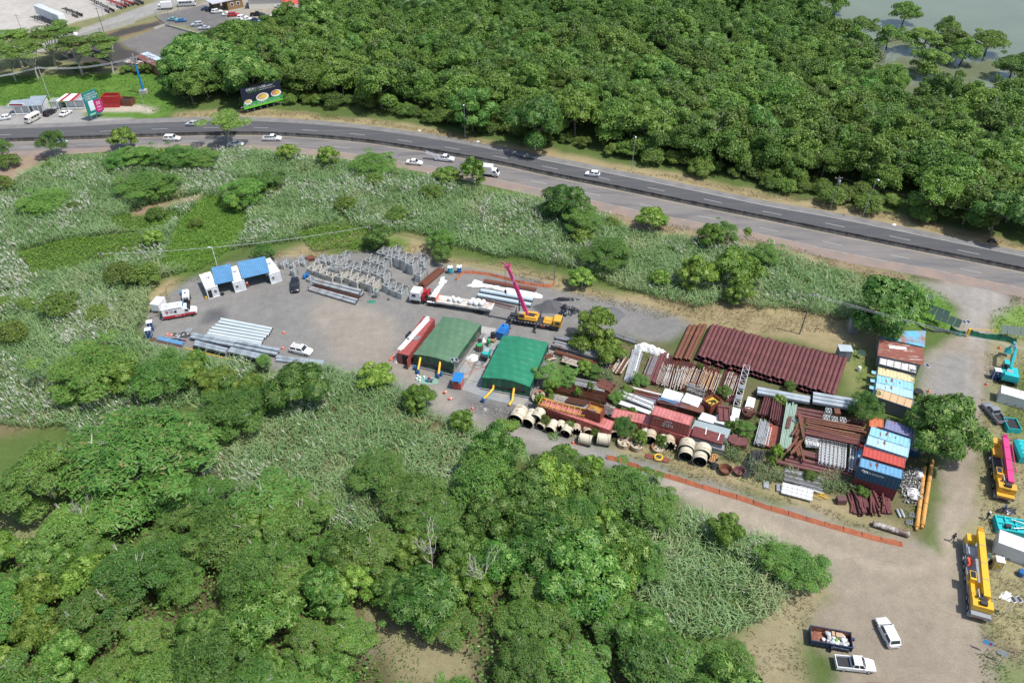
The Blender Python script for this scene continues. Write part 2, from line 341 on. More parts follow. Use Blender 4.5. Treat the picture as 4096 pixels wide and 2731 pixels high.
for _s,_d,_a in((3.2,6,.16),(14,3,.30)):
 _nz=N(_t,'ShaderNodeTexNoise');_nz.inputs['Scale'].default_value=_s;_nz.inputs['Detail'].default_value=_d;_nz.inputs['Roughness'].default_value=.75
 _t.links.new(_tc.outputs['Object'],_nz.inputs['Vector'])
 _mr=N(_t,'ShaderNodeMapRange');_mr.inputs[1].default_value=.3;_mr.inputs[2].default_value=.7;_mr.inputs[3].default_value=1-_a;_mr.inputs[4].default_value=1+_a
 _t.links.new(_nz.outputs[0],_mr.inputs[0]);_vm=N(_t,'ShaderNodeVectorMath',operation='SCALE');_t.links.new(_src,_vm.inputs[0]);_t.links.new(_mr.outputs[0],_vm.inputs['Scale']);_src=_vm.outputs[0]
_t.links.new(_src,_b.inputs['Base Color'])
idx=np.arange((nx+1)*(ny+1)).reshape(nx+1,ny+1)
quads=np.stack([idx[:-1,:-1],idx[1:,:-1],idx[1:,1:],idx[:-1,1:]],-1).reshape(-1,4)
qc=np.max(np.stack([gcls[:-1,:-1],gcls[1:,:-1],gcls[1:,1:],gcls[:-1,1:]],-1),-1).reshape(-1)
gz=np.zeros_like(gx)
allv=np.stack([gx,gy,gz],-1).reshape(-1,3);allc=np.concatenate([gcol.reshape(-1,3),np.ones(((nx+1)*(ny+1),1))],1)
for ci,cn in enumerate(cls_names):
 F=quads[qc==ci]
 if len(F)==0:continue
 u_,inv=np.unique(F,return_inverse=True);V=allv[u_];Cc=allc[u_];F=inv.reshape(-1,4)
 if cn=='ground':
  b0=len(V);q=4000.
  V=np.vstack([V,[(-q,-q,0),(q,-q,0),(q,q,0),(-q,q,0),(GX0,GY0,0),(GX1,GY0,0),(GX1,GY1,0),(GX0,GY1,0)]])
  Cc=np.vstack([Cc,np.tile((*C_GRASS,1),(8,1))]);F=np.vstack([F,[(b0+i,b0+(i+1)%4,b0+4+(i+1)%4,b0+4+i)for i in range(4)]])
 tagp(link(cn,mesh_np(cn,V,F,gm,attrs={'gc':Cc})),kind='structure')
wm=mat('bay_water',(.15,.17,.10),rough=.12,var=.12,vs=.02,bump=.25,bs=1.2,spec=.5)
WATER=[(3200,-60),(3230,50),(3240,120),(3300,190),(3420,250),(3560,320),(3640,400),(3760,410),(3960,420),(4500,420),(4500,-300),(3200,-300)]
b=MB();b.add([(*P(u,v)[:2],.02)for u,v in WATER],[tuple(range(len(WATER)-1,-1,-1))]);tagp(b.build('bay_water',wm),kind='structure')
mudm=mat('mud',(.20,.165,.115),rough=.5,var=.2,vs=.3)
FAR=[(-700,512),(-200,505),(0,500),(300,490),(540,476),(800,468),(1024,467),(1250,480),(1450,498),(1650,525),(1850,558),(2048,597),(2300,645),(2483,683),(2700,726),(3072,807),(3316,845),(3595,902),(3878,962),(4096,1005),(4500,1090),(5000,1195)]
BAR=[(-700,585),(-200,572),(0,566),(200,560),(435,552),(806,539),(1024,536),(1272,549),(1477,568),(1677,599),(1860,629),(2048,664),(2148,690),(2483,757),(2760,815),(3072,877),(3507,966),(3800,1024),(4096,1083),(4500,1168),(5000,1275)]
NEAR=[(-700,660),(-200,640),(0,628),(218,623),(435,606),(700,594),(1024,601),(1220,618),(1394,640),(1700,690),(2000,752),(2327,827),(2570,883),(2810,930),(3072,972),(3290,1031),(3507,1073),(3673,1100),(4096,1190),(4500,1275),(5000,1385)]
def dense(pts,n=160):
 W=np.array(wp(pts));x=np.linspace(max(W[0,0],-330),min(W[-1,0],330),n);return np.stack([x,np.interp(x,W[:,0],W[:,1])],1)
def smooth1(a,k=6):
 y=a[:,1].copy()
 for _ in range(k):y[1:-1]=(y[:-2]+2*y[1:-1]+y[2:])/4
 return np.stack([a[:,0],y],1)
far,bar_,near=smooth1(dense(FAR)),smooth1(dense(BAR)),smooth1(dense(NEAR))
def strip(name,a,b,z,m,kind='structure',par=None):
 n=len(a);V=np.zeros((2*n,3));V[:n,:2]=a;V[n:,:2]=b;V[:,2]=z
 F=np.array([(n+i,n+i+1,i+1,i)for i in range(n-1)]);o=link(name,mesh_np(name,V,F,m),par)
 if kind:tagp(o,kind=kind)
 return o
def road_mat(name,c,c2,lo,hi,stretch=(.03,.5,1)):
 m=mat(name,c,rough=.85,c2=c2,scale=1.2,lo=lo,hi=hi,var=.13,vs=2.2,bump=.1,stretch=stretch,spec=.3)
 return m
lerp=lambda a,b,t:a*(1-t)+b*t
shm=mat('shoulder_asphalt',(.22,.21,.20),rough=.9,c2=(.17,.165,.16),scale=.4,var=.18,vs=.8,spec=.2)
strip('road_shoulder',far,lerp(far,bar_,.26),.012,shm)
strip('highway',lerp(far,bar_,.26),lerp(far,bar_,.96),.012,road_mat('dark_asphalt',(.085,.086,.09),(.12,.12,.12),.5,.7))
strip('median_strip',lerp(far,bar_,.96),lerp(bar_,near,.05),.010,mat('median_dirt',(.10,.09,.075),rough=.95,var=.3,vs=2))
strip('highway',lerp(bar_,near,.05),lerp(bar_,near,.66),.012,road_mat('worn_asphalt',(.195,.18,.168),(.135,.13,.13),.48,.62,(.04,.25,1)))
strip('road_shoulder',lerp(bar_,near,.66),near,.012,mat('dusty_shoulder',(.27,.205,.165),rough=.95,c2=(.21,.18,.16),scale=.3,var=.15,vs=.6))
wl=mat('road_white',(.40,.40,.39),rough=.7,c2=(.25,.25,.24),scale=2.5,lo=.5,hi=.75,var=.1)
yl=mat('road_yellow',(.50,.40,.22),rough=.8,c2=(.2,.18,.15),scale=2.,lo=.45,hi=.7,var=.1)
def line_strip(name,base_a,base_b,t,wdt,m,i0=0,i1=None,dash=None,label=None):
 c=lerp(base_a,base_b,t)[i0:i1];
 d=np.gradient(c,axis=0);d/=np.linalg.norm(d,axis=1)[:,None];nn=np.stack([-d[:,1],d[:,0]],1)*wdt/2
 s=np.concatenate([[0],np.cumsum(np.linalg.norm(np.diff(c,axis=0),axis=1))]);V=[];F=[]
 def seg(s0,s1):
  ss=np.linspace(s0,s1,2 if dash else 60);x=np.interp(ss,s,c[:,0]);y=np.interp(ss,s,c[:,1]);nxx=np.interp(ss,s,nn[:,0]);nyy=np.interp(ss,s,nn[:,1])
  for i in range(len(ss)-1):
   k=len(V)
   for q,sg in((i,1),(i+1,1),(i+1,-1),(i,-1)):V.append((x[q]+sg*nxx[q],y[q]+sg*nyy[q],.018))
   F.append((k+3,k+2,k+1,k))
 if dash:
  p=dash[2]
  while p+dash[0]<s[-1]:seg(p,p+dash[0]);p+=dash[1]
 else:seg(0,s[-1])
 tagp(link(name,mesh_np(name,V,F,m)),kind='structure')
line_strip('lane_markings',far,bar_,.62,.17,wl,dash=(4.2,13.6,3))
line_strip('edge_line',far,bar_,.27,.18,wl,i0=90)
line_strip('lane_markings',bar_,near,.42,.14,wl,dash=(4.0,13.6,8))
line_strip('edge_line',bar_,near,.68,.12,mat('faint_white',(.42,.40,.36),rough=.8,c2=(.25,.2,.17),scale=.8,lo=.4,hi=.6),i0=60)
line_strip('yellow_line',bar_,near,.09,.16,yl)
bm_=mat('barrier_concrete',(.13,.125,.115),rough=.9,c2=(.05,.047,.044),scale=.7,lo=.35,hi=.6,var=.2,vs=3,stretch=(1,1,.3))
root=T('median_barrier','long weathered concrete barrier dividing the two highway carriageways','barrier',(0,0,0))
s=np.concatenate([[0],np.cumsum(np.linalg.norm(np.diff(bar_,axis=0),axis=1))]);p=0;cnt=0
while p<s[-1]-6.1:
 a=Vector((np.interp(p+.03,s,bar_[:,0]),np.interp(p+.03,s,bar_[:,1]),0));c=Vector((np.interp(p+6.07,s,bar_[:,0]),np.interp(p+6.07,s,bar_[:,1]),0))
 d=(c-a).normalized();q=Vector((-d.y,d.x,0));b=MB()
 prof=[(-.3,0),(-.3,.1),(-.12,.35),(-.09,.85),(.09,.85),(.12,.35),(.3,.1),(.3,0)]
 b.loft([[x+q*o+Vector((0,0,z))for o,z in prof]for x in(a,c)])
 b.build('barrier_block',bm_,root);p+=6.1;cnt+=1
bark=mat('bark',(.17,.14,.11),rough=.95,var=.3,vs=2);pale=mat('pale_bark',(.42,.39,.33),rough=.9,var=.25,vs=2);deadw=mat('dead_wood',(.46,.42,.37),rough=.9,var=.2,vs=2)
LM={
 'mangrove':leafmat('mangrove_leaf',(.055,.135,.020),(.20,.33,.055),(.30,.36,.15)),
 'broad':leafmat('broad_leaf',(.038,.115,.020),(.12,.26,.035),(.30,.42,.12)),
 'acacia':leafmat('feathery_leaf',(.050,.150,.025),(.17,.32,.055),(.26,.24,.09)),
 'lime':leafmat('lime_leaf',(.065,.155,.02),(.18,.32,.042),(.30,.40,.08)),
 'shrub':leafmat('shrub_leaf',(.060,.13,.022),(.18,.28,.045),(.26,.27,.08)),
 'cane':leafmat('cane_blade',(.12,.215,.065),(.30,.42,.19),(.46,.42,.24),trans=.3),
 'vine':leafmat('vine_leaf',(.06,.16,.018),(.14,.30,.03),(.24,.36,.07)),
 'dry':leafmat('dry_grass',(.26,.20,.10),(.42,.34,.19),(.16,.20,.06)),
 'plume':leafmat('silver_plume',(.62,.60,.52),(.80,.78,.72),(.55,.46,.38),trans=.35),
 'palm':leafmat('palm_leaf',(.05,.12,.03),(.13,.24,.06)),
}
def unit(a):return a/np.maximum(np.linalg.norm(a,axis=-1,keepdims=True),1e-9)
def rhomb(Pc,A,B,l,w,lv,tip=None):
 """diamond leaves: centre, long axis A, cross axis B"""
 n=len(Pc);l=np.broadcast_to(l,(n,))[:,None];w=np.broadcast_to(w,(n,))[:,None]
 V=np.stack([Pc-A*l,Pc+B*w,Pc+A*l,Pc-B*w],1).reshape(-1,3);F=np.arange(4*n).reshape(n,4)
 return V,F,np.repeat(lv,4,axis=0)
def leaves(g,lobes,n,size,aspect=.6,upb=.5,jit=.7,shell=(.6,1.12),squash=.78,down=0.,keep=.62,zmin=-.35,hot=.12):
 lob=np.array(lobes);wgt=lob[:,3]**2;wgt/=wgt.sum();k=g.choice(len(lob),n,p=wgt)
 d=unit(g.normal(size=(n,3)));d[:,2]=np.where(d[:,2]<zmin,-d[:,2],d[:,2])
 nb_=unit(g.normal(size=(9,3)));bump=np.clip(np.max((d@nb_.T),axis=1),0,1)**4
 r=lob[k,3]*(shell[0]+(shell[1]-shell[0])*np.sqrt(g.random(n)))*(.80+.42*bump);Pc=lob[k,:3]+d*r[:,None]*np.array([1,1,squash])
 ok=np.ones(n,bool)
 for i in range(len(lob)):
  q=(Pc-lob[i,:3])/np.array([1,1,squash]);ok&=~((np.linalg.norm(q,axis=1)<keep*lob[i,3])&(k!=i))
 Pc,d,k=Pc[ok],d[ok],k[ok];n=len(Pc)
 nr=unit(d+np.array([0,0,upb])+g.normal(size=(n,3))*jit);a=unit(np.cross(nr,g.normal(size=(n,3))));a[:,2]-=down;a=unit(a);b_=unit(np.cross(nr,a))
 s=size*g.uniform(.6,1.35,n);lt=g.random(len(lob))
 lv=np.stack([np.clip(.65*g.random(n)+.35*lt[k],0,1),(g.random(n)<hot)*g.random(n),np.zeros(n)],1)
 return rhomb(Pc,a,b_,s,s*aspect,lv)
def join(parts):
 V=[];F=[];A=[];o=0
 for v,f,a in parts:V.append(v);F.append(f+o);A.append(a);o+=len(v)
 return np.vstack(V),np.vstack(F),np.vstack(A)
def dome(g,R,H,n,lr=(.28,.45),flat=1.):
 L=[]
 for i in range(n):
  t=(i+.5)/n;ph=i*2.39996+g.uniform(-.3,.3);rr=R*math.sqrt(t)*.80;z=H*(.98-.52*flat*(rr/R)**2)+g.uniform(-.09,.07)*H
  L.append((rr*math.cos(ph)+g.uniform(-.1,.1)*R,rr*math.sin(ph)+g.uniform(-.1,.1)*R,z-R*lr[0]*.8,R*g.uniform(*lr)))
 for i in range(max(4,n//3)):
  ph=g.uniform(0,6.28);L.append((R*.72*math.cos(ph),R*.72*math.sin(ph),H*g.uniform(.3,.5),R*g.uniform(*lr)*.9))
 return L
def trunk_mb(g,lobes,H,r,spread=.5,nb=5,lean=.05,poke=0,m=None):
 b=MB();top=Vector((g.uniform(-lean,lean)*H,g.uniform(-lean,lean)*H,H*.42))
 b.tube([(0,0,-.1),top*.5+Vector((g.uniform(-.2,.2),g.uniform(-.2,.2),0)),top],[r*1.3,r,r*.7],m,n=6)
 idx_=g.choice(len(lobes),min(nb,len(lobes)),replace=False)
 for i in idx_:
  L=lobes[i];e=Vector(L[:3])+Vector((0,0,-L[3]*.2));mid=top.lerp(e,.55)+Vector((g.uniform(-.4,.4),g.uniform(-.4,.4),-.2))
  b.tube([top*.9,mid,e],[r*.6,r*.38,r*.15],m,n=5)
 for i in range(poke):
  L=lobes[idx_[g.integers(len(idx_))]];c=Vector(L[:3]);d=Vector((g.normal(),g.normal(),abs(g.normal())+.9)).normalized();s_=c-Vector((0,0,L[3]*.3));e=c+d*L[3]*(1.1+.35*g.random())
  b.tube([s_,s_.lerp(e,.6)+Vector((g.uniform(-.2,.2),g.uniform(-.2,.2),0)),e],[.075,.06,.035],pale,n=4)
  e2=e+Vector((g.uniform(-.6,.6),g.uniform(-.6,.6),.3));b.tube([s_.lerp(e,.6),e2],[.05,.025],pale,n=4)
 return b
def rosettes(g,lobes,n,ll,lw):
 """whorls of long drooping leaves on the lobe surfaces"""
 lob=np.array(lobes);wgt=lob[:,3]**2;wgt/=wgt.sum();k=g.choice(len(lob),n,p=wgt)
 d=unit(g.normal(size=(n,3)));d[:,2]=abs(d[:,2])*.9+.05;d=unit(d);C=lob[k,:3]+d*lob[k,3:4]*g.uniform(.85,1.08,(n,1));hv=g.random(n);parts=[]
 m=8
 for j in range(m):
  ph=2*np.pi*j/m+g.uniform(-.2,.2,n);u=unit(np.cross(d,g.normal(size=(n,3))*.01+np.array([.3,.9,.1])));v=np.cross(d,u)
  a=unit(u*np.cos(ph)[:,None]+v*np.sin(ph)[:,None]+d*g.uniform(-.1,.5,(n,1))-np.array([0,0,.25]));bb=unit(np.cross(a,d+.01))
  s=ll*g.uniform(.7,1.2,n);lv=np.stack([np.clip(.5*hv+.5*g.random(n),0,1),(hv>.55)*g.random(n)*.9,0*hv],1)
  parts.append(rhomb(C+a*s[:,None],a,bb,s,lw,lv))
 return join(parts)
VAR={}
def variant(kind,crown,tb,mt,base):
 V,F,A=crown
 VAR.setdefault(kind,[]).append((mesh_np(kind+'_crown',V,F,mt,attrs={'lv':A}),tb.mesh(kind+'_trunk',base)if tb else None,mt))
for i in range(7):
 g=np.random.default_rng(100+i);L=dome(g,5,9,int(g.integers(9,15)),lr=(.26,.42))
 L+=[(g.uniform(-3.5,3.5),g.uniform(-3.5,3.5),g.uniform(6.5,9.2),g.uniform(.7,1.3))for _ in range(4)]
 variant('mangrove',leaves(g,L,9500,.23,.55,upb=.5,jit=.75),trunk_mb(g,L,9,.22,poke=(10 if i%3==0 else 2),nb=6,m=bark),LM['mangrove'],bark)
for i in range(5):
 g=np.random.default_rng(200+i);L=dome(g,4.5,8.5,int(g.integers(9,14)),lr=(.27,.42))
 variant('broad',join([leaves(g,L,5600,.19,.6,jit=.8),rosettes(g,L,620,.34,.10)]),trunk_mb(g,L,8.5,.2,nb=5,m=bark),LM['broad'],bark)
for i in range(6):
 g=np.random.default_rng(300+i);L=dome(g,5,8,int(g.integers(12,19)),lr=(.22,.38));L=[(a*1.02,b_*1.02,c,r)for a,b_,c,r in L]
 L+=[(g.uniform(-4.6,4.6),g.uniform(-4.6,4.6),g.uniform(4.6,7.8),g.uniform(.6,1.1))for _ in range(9)]
 variant('acacia',leaves(g,L,11500,.24,.28,upb=1.1,jit=.55,squash=.6,down=.25,keep=.6,hot=(.22 if i%2 else .08)),trunk_mb(g,L,8,.16,nb=7,poke=(12 if i%2 else 3),m=pale),LM['acacia'],pale)
for i in range(3):
 g=np.random.default_rng(400+i);L=dome(g,3.2,5.6,13,lr=(.22,.36))
 variant('lime',join([leaves(g,L,3800,.17,.6,jit=.8,hot=.35),rosettes(g,L,240,.26,.09)]),trunk_mb(g,L,5.6,.12,nb=4,m=pale),LM['lime'],pale)
for i in range(5):
 g=np.random.default_rng(500+i);L=dome(g,2.6,3.2,11,lr=(.24,.42),flat=1.2)
 variant('shrub',leaves(g,L,4200,.15,.5,upb=.9,jit=.6,squash=.7,hot=.15),trunk_mb(g,L,3.2,.07,nb=4,m=bark),LM['shrub'],bark)
for i in range(3):
 g=np.random.default_rng(600+i);L=[]
 for j in range(17):
  ph=g.uniform(0,6.28);rr=g.uniform(.15,1)*5.5;L.append((rr*math.cos(ph),rr*math.sin(ph),8.6-(rr/5.5)**2*2+g.uniform(-.9,.7),g.uniform(1.0,1.9)))
 variant('umbrella',leaves(g,L,8000,.21,.4,upb=1.8,jit=.5,squash=.26,keep=.5,hot=.15),trunk_mb(g,L,8,.24,nb=12,m=pale),LM['mangrove'],pale)
def sparse_tree(g,H,R,depth=4,m=None,r0=.16,spread=.62):
 b=MB();ends=[]
 def br(p,d,L,r,k):
  q=p+d*L*.5+Vector((g.normal(),g.normal(),0))*L*.05;e=p+d*L;b.tube([p,q,e],[r,r*.85,r*.66],m,n=5)
  if k==0:ends.append(e);return
  for _ in range(2 if g.random()<.45 else 3):
   nd=(d+Vector((g.normal()*.8,g.normal()*.8,g.uniform(.3,1.1)))*spread).normalized();br(e,nd,L*g.uniform(.6,.85),r*.62,k-1)
 br(Vector((0,0,-.1)),Vector((g.uniform(-.1,.1),g.uniform(-.1,.1),1)).normalized(),H*.33,r0,depth);return b,ends
for i in range(3):
 g=np.random.default_rng(700+i);b,e=sparse_tree(g,8,4,m=deadw,r0=.15)
 VAR.setdefault('dead',[]).append((b.mesh('bare_branches',deadw),None,None))
for i in range(3):
 g=np.random.default_rng(720+i);b,e=sparse_tree(g,5,2,depth=3,m=pale,r0=.07,spread=.5);L=[(p.x,p.y,p.z,.55)for p in e]
 variant('sapling',leaves(g,L,2600,.16,.45,upb=1.2,jit=.6,squash=.4,keep=.3),b,LM['shrub'],pale)
for i in range(2):
 g=np.random.default_rng(740+i);b=MB();b.tube([(0,0,0),(.2,0,4),(.1,.1,8.4)],[.26,.2,.17],m=bark,n=7);parts=[]
 for j in range(20):
  ph=j*2.4;el=g.uniform(-.3,1.1);s=np.linspace(0,1,13)[1:];n_=len(s);Lf=g.uniform(2.7,3.4);h0=np.array([math.cos(ph),math.sin(ph),0])
  C=np.array([.1,.1,8.4])+h0*(s*Lf*math.cos(el*.8))[:,None]+np.array([0,0,1])*(s*Lf*math.sin(el)-1.7*s**2*Lf*.6)[:,None]
  for sg in(-1,1):
   sd_=np.array([-math.sin(ph),math.cos(ph),0])*sg;a=unit(np.tile(sd_*.8+h0*.45-np.array([0,0,.65]),(n_,1)));bb=unit(np.tile(h0+np.array([0,0,.4]),(n_,1)))
   ln=.52*(1.1-.6*s);parts.append(rhomb(C+a*ln[:,None]*.9,a,bb,ln,.11,np.stack([g.random(n_),0*s,0*s],1)))
 variant('palm',join(parts),b,LM['palm'],bark)
NK={'mangrove':('mangrove_tree','tree'),'broad':('broadleaf_tree','tree'),'acacia':('feathery_tree','tree'),'lime':('young_tree','tree'),'shrub':('shrub','shrub'),
  'umbrella':('spreading_tree','tree'),'dead':('dead_tree','dead tree'),'sapling':('sapling','sapling'),'palm':('palm_tree','palm tree')}
NOM={'mangrove':(5,9),'broad':(4.5,8.5),'acacia':(5,8),'lime':(3.2,5.6),'shrub':(2.6,3.2),'umbrella':(5.8,8.8),'dead':(3,8),'sapling':(2,5),'palm':(3,9)}
def plant(kind,x,y,s,label,group=None,sz=None,lv=None,z=0):
 vs=VAR[kind];vr=vs[int(rng.integers(len(vs)))if lv is None else lv%len(vs)];nm,ct=NK[kind]
 t=T(nm,label,ct,(x,y,z),float(rng.uniform(0,6.28)),group,(s,s,sz or s))
 if vr[2]is None:link('branches',vr[0],t)
 else:link('crown',vr[0],t);link('trunk',vr[1],t)
 return t
def tree_px(kind,u,v,dia,label,group=None,h=None,lv=None):
 """u,v = middle of the crown in the photo, dia = crown width in photo pixels"""
 R,H=NOM[kind];p0=P(u,v,3);mpp=(p0-Vector((0,0,CAMH))).dot(_F)/FPX;s=dia*mpp/2/R;hh=h or H*s;q=P(u,v,hh*.62)
 return plant(kind,q.x,q.y,s,label,group,sz=hh/H,lv=lv)
def scatter(polys,dist,excl=(),jitter=.32,seed=1):
 g=np.random.default_rng(seed);W=[wp(p)for p in polys];xs=np.concatenate([[a[0]for a in p]for p in W]);ys=np.concatenate([[a[1]for a in p]for p in W])
 X,Y=np.meshgrid(np.arange(xs.min(),xs.max(),dist),np.arange(ys.min(),ys.max(),dist*.87));X=X+(np.arange(X.shape[0])[:,None]%2)*dist/2
 X=X.ravel()+g.uniform(-jitter,jitter,X.size)*dist;Y=Y.ravel()+g.uniform(-jitter,jitter,Y.size)*dist
 ok=np.zeros(X.size,bool)
 for p in W:ok|=inpoly(X,Y,p)
 for p in excl:ok&=~inpoly(X,Y,wp(p))
 return X[ok],Y[ok]
def in_view(x,y,m=6):
 d=Vector((x,y,4-CAMH));z=d.dot(_F)
 if z<5:return False
 u=2048+FPX*d.x/z;v=1365.5-FPX*d.dot(_U)/z;mm=m*FPX/z
 return-mm<u<4096+mm and-mm*1.5<v<2731+mm*1.6
FOREST=[(760,430),(700,330),(690,290),(760,270),(900,225),(1010,160),(1180,150),(1230,110),(1300,-10),(1500,-40),(3300,-120),(3260,20),(3250,90),(3260,150),(3330,210),(3420,270),(3540,330),(3620,400),(3640,425),(3760,425),(3900,430),(4600,430),(4600,1020),(4096,950),(3900,920),(3640,850),(3420,795),(3150,725),(2900,690),(2640,640),(2420,600),(2200,560),(2000,520),(1800,480),(1600,450),(1400,420),(1200,405),(1140,410),(1120,380),(960,400)]
X,Y=scatter([FOREST],7.4,seed=3);pts=[(x,y)for x,y in zip(X,Y)if in_view(x,y)]
pts.sort(key=lambda p:p[1]);nm_=0;restm=[]
for i,(x,y)in enumerate(pts):
 n=float(vnoise(np.array([x]),np.array([y]),30,77)[0]);s=float(rng.uniform(.78,1.28));hs=s*float(rng.uniform(.85,1.15))
 west=x<-60 and y<260
 kd='broad' if(rng.random()<(.4 if west else .12))else 'mangrove'
 if kd=='mangrove':
  nm_+=1
  if nm_>290:restm.append((x,y,s,hs));continue
 lab={'mangrove':'green tree in the dense forest between the highway and the bay','broad':'dark leafy tree in the forest beyond the highway'}[kd]
 plant(kd,x,y,s,lab,{'mangrove':'trees of the dense forest','broad':'dark leafy trees of the forest'}[kd],sz=hs)
if restm:
 V,F,A=[],[],[];o=0
 for x,y,s,hs in restm:
  me=VAR['mangrove'][int(rng.integers(7))][0];n=len(me.vertices);v=np.empty(n*3,np.float32);me.vertices.foreach_get('co',v);v=v.reshape(-1,3)
  a=np.empty(n*3,np.float32);me.attributes['lv'].data.foreach_get('vector',a);th=rng.uniform(0,6.28);c_,s_=math.cos(th),math.sin(th)
  v=np.stack([x+s*(v[:,0]*c_-v[:,1]*s_),y+s*(v[:,0]*s_+v[:,1]*c_),v[:,2]*hs],1);a=a.reshape(-1,3).copy();a[:,0]=np.clip(a[:,0]*.8+rng.uniform(-.15,.3),0,1)
  V.append(v);A.append(a);F.append(np.arange(n).reshape(-1,4)+o);o+=n
 ob=link('distant_forest',mesh_np('distant_forest',np.vstack(V),np.vstack(F),LM['mangrove'],attrs={'lv':np.vstack(A)}))
 tagp(ob,'far part of the green forest reaching to the bay shore','forest',kind='stuff')
print('forest',len(pts),'rest',len(restm))
EDGE=[(900,440),(1150,430),(1400,445),(1700,500),(1950,545),(2300,615),(2500,650),(2700,690),(2900,735),(3150,790),(3400,850),(3700,900),(3700,860),(3400,800),(3100,730),(2700,650),(2300,580),(1900,500),(1500,440),(1150,400),(950,410)]
X,Y=scatter([EDGE],4.2,seed=5)
for x,y in zip(X,Y):
 if rng.random()<.8:plant('shrub',x,y+1.5,float(rng.uniform(.7,1.3)),'low bush at the forest edge beside the far highway shoulder','bushes along the forest edge')
tree_px('broad',2140,470,210,'pale green leafy tree with drooping leaf whorls at the highway edge of the forest',lv=1)
tree_px('broad',1890,425,170,'tall leafy tree behind the roadside lamp at the forest edge',lv=2)
tree_px('broad',1000,300,200,'grey green leafy tree just behind the food billboard',lv=0)
tree_px('broad',860,250,210,'dark round tree at the left end of the forest',h=12,lv=3)
tree_px('broad',770,200,200,'dark tree at the forest corner beside the concrete slab',h=12,lv=4)
tree_px('broad',1260,80,150,'tall leafy tree beside the red roofed shelter',h=13,lv=2)
tree_px('broad',900,140,190,'wide tree in front of the parking lot cars',h=9,lv=1)
tree_px('broad',4010,830,220,'feathery tree overhanging the highway at the right edge',h=11,lv=0)
for k,(u,v,lab)in enumerate([(1440,45,'palm rising out of the forest near the red roofs'),(1650,50,'palm pair member behind the forest beside the pale roof'),(1720,60,'palm nearest the dark pole at the top of the forest'),(890,290,'palm among the dark trees at the left end of the forest')]):
 tree_px('palm',u,v,85,lab,h=12.5 if k<3 else 11)
tree_px('sapling',1360,290,110,'slim yellow green tree with bare pale trunk inside the forest',h=12)
for k,(u,v,d)in enumerate([(2530,500,90),(2890,200,70),(2750,215,60),(3290,290,90),(3540,240,80),(3860,370,80),(1450,160,70),(1360,110,60),(1800,340,60),(2700,205,70),(4010,540,80)]):
 tree_px('dead',u,v,d,'bare grey tree sticking out of the forest canopy','bare trees in the forest',h=9.5)
for k,(u,v,d,lab)in enumerate([(3350,5,110,'mangrove standing in the water at the top edge of the photo'),(3625,45,115,'lone round mangrove standing in open water'),(3450,110,120,'mangrove at the shore left of the lone round one'),(3560,145,110,'mangrove at the water edge below the lone round one'),
  (3700,150,150,'mangrove in the middle of the shore clump'),(3820,160,130,'mangrove at the right of the shore clump'),(3960,165,140,'leaning mangrove farthest out at the right of the clump'),(3725,240,160,'dark low mangrove spreading over the shaded water'),(4060,260,150,'mangrove cut by the right edge over the inlet'),(3860,200,120,'mangrove at the front of the inlet clump'),(3790,110,90,'small mangrove crown above the shore clump')]):
 tree_px('mangrove',u,v,d,lab,h=7.5)
for u,v,d,lab in[(60,190,200,'spreading tree at the left edge above the kiosks'),(190,180,210,'spreading tree above the left kiosk'),(300,215,190,'spreading tree left of the red flowered tree'),(120,230,150,'lower spreading tree beside the left kiosk pole'),(30,240,150,'spreading tree leaning over the left frame edge'),(240,150,150,'spreading tree below the white bus')]:
 tree_px('umbrella',u,v,d,lab,h=10.5)
t=tree_px('umbrella',425,205,170,'spreading tree with orange flowers and pale bare limbs beside the slab',h=11,lv=1)
for u,v,d in[(560,270,60),(600,268,60),(630,262,50),(500,275,50),(350,265,50),(300,270,50),(380,262,50)]:tree_px('shrub',u,v,d,'dense bush of the hedge behind the grass verge','hedge bushes')
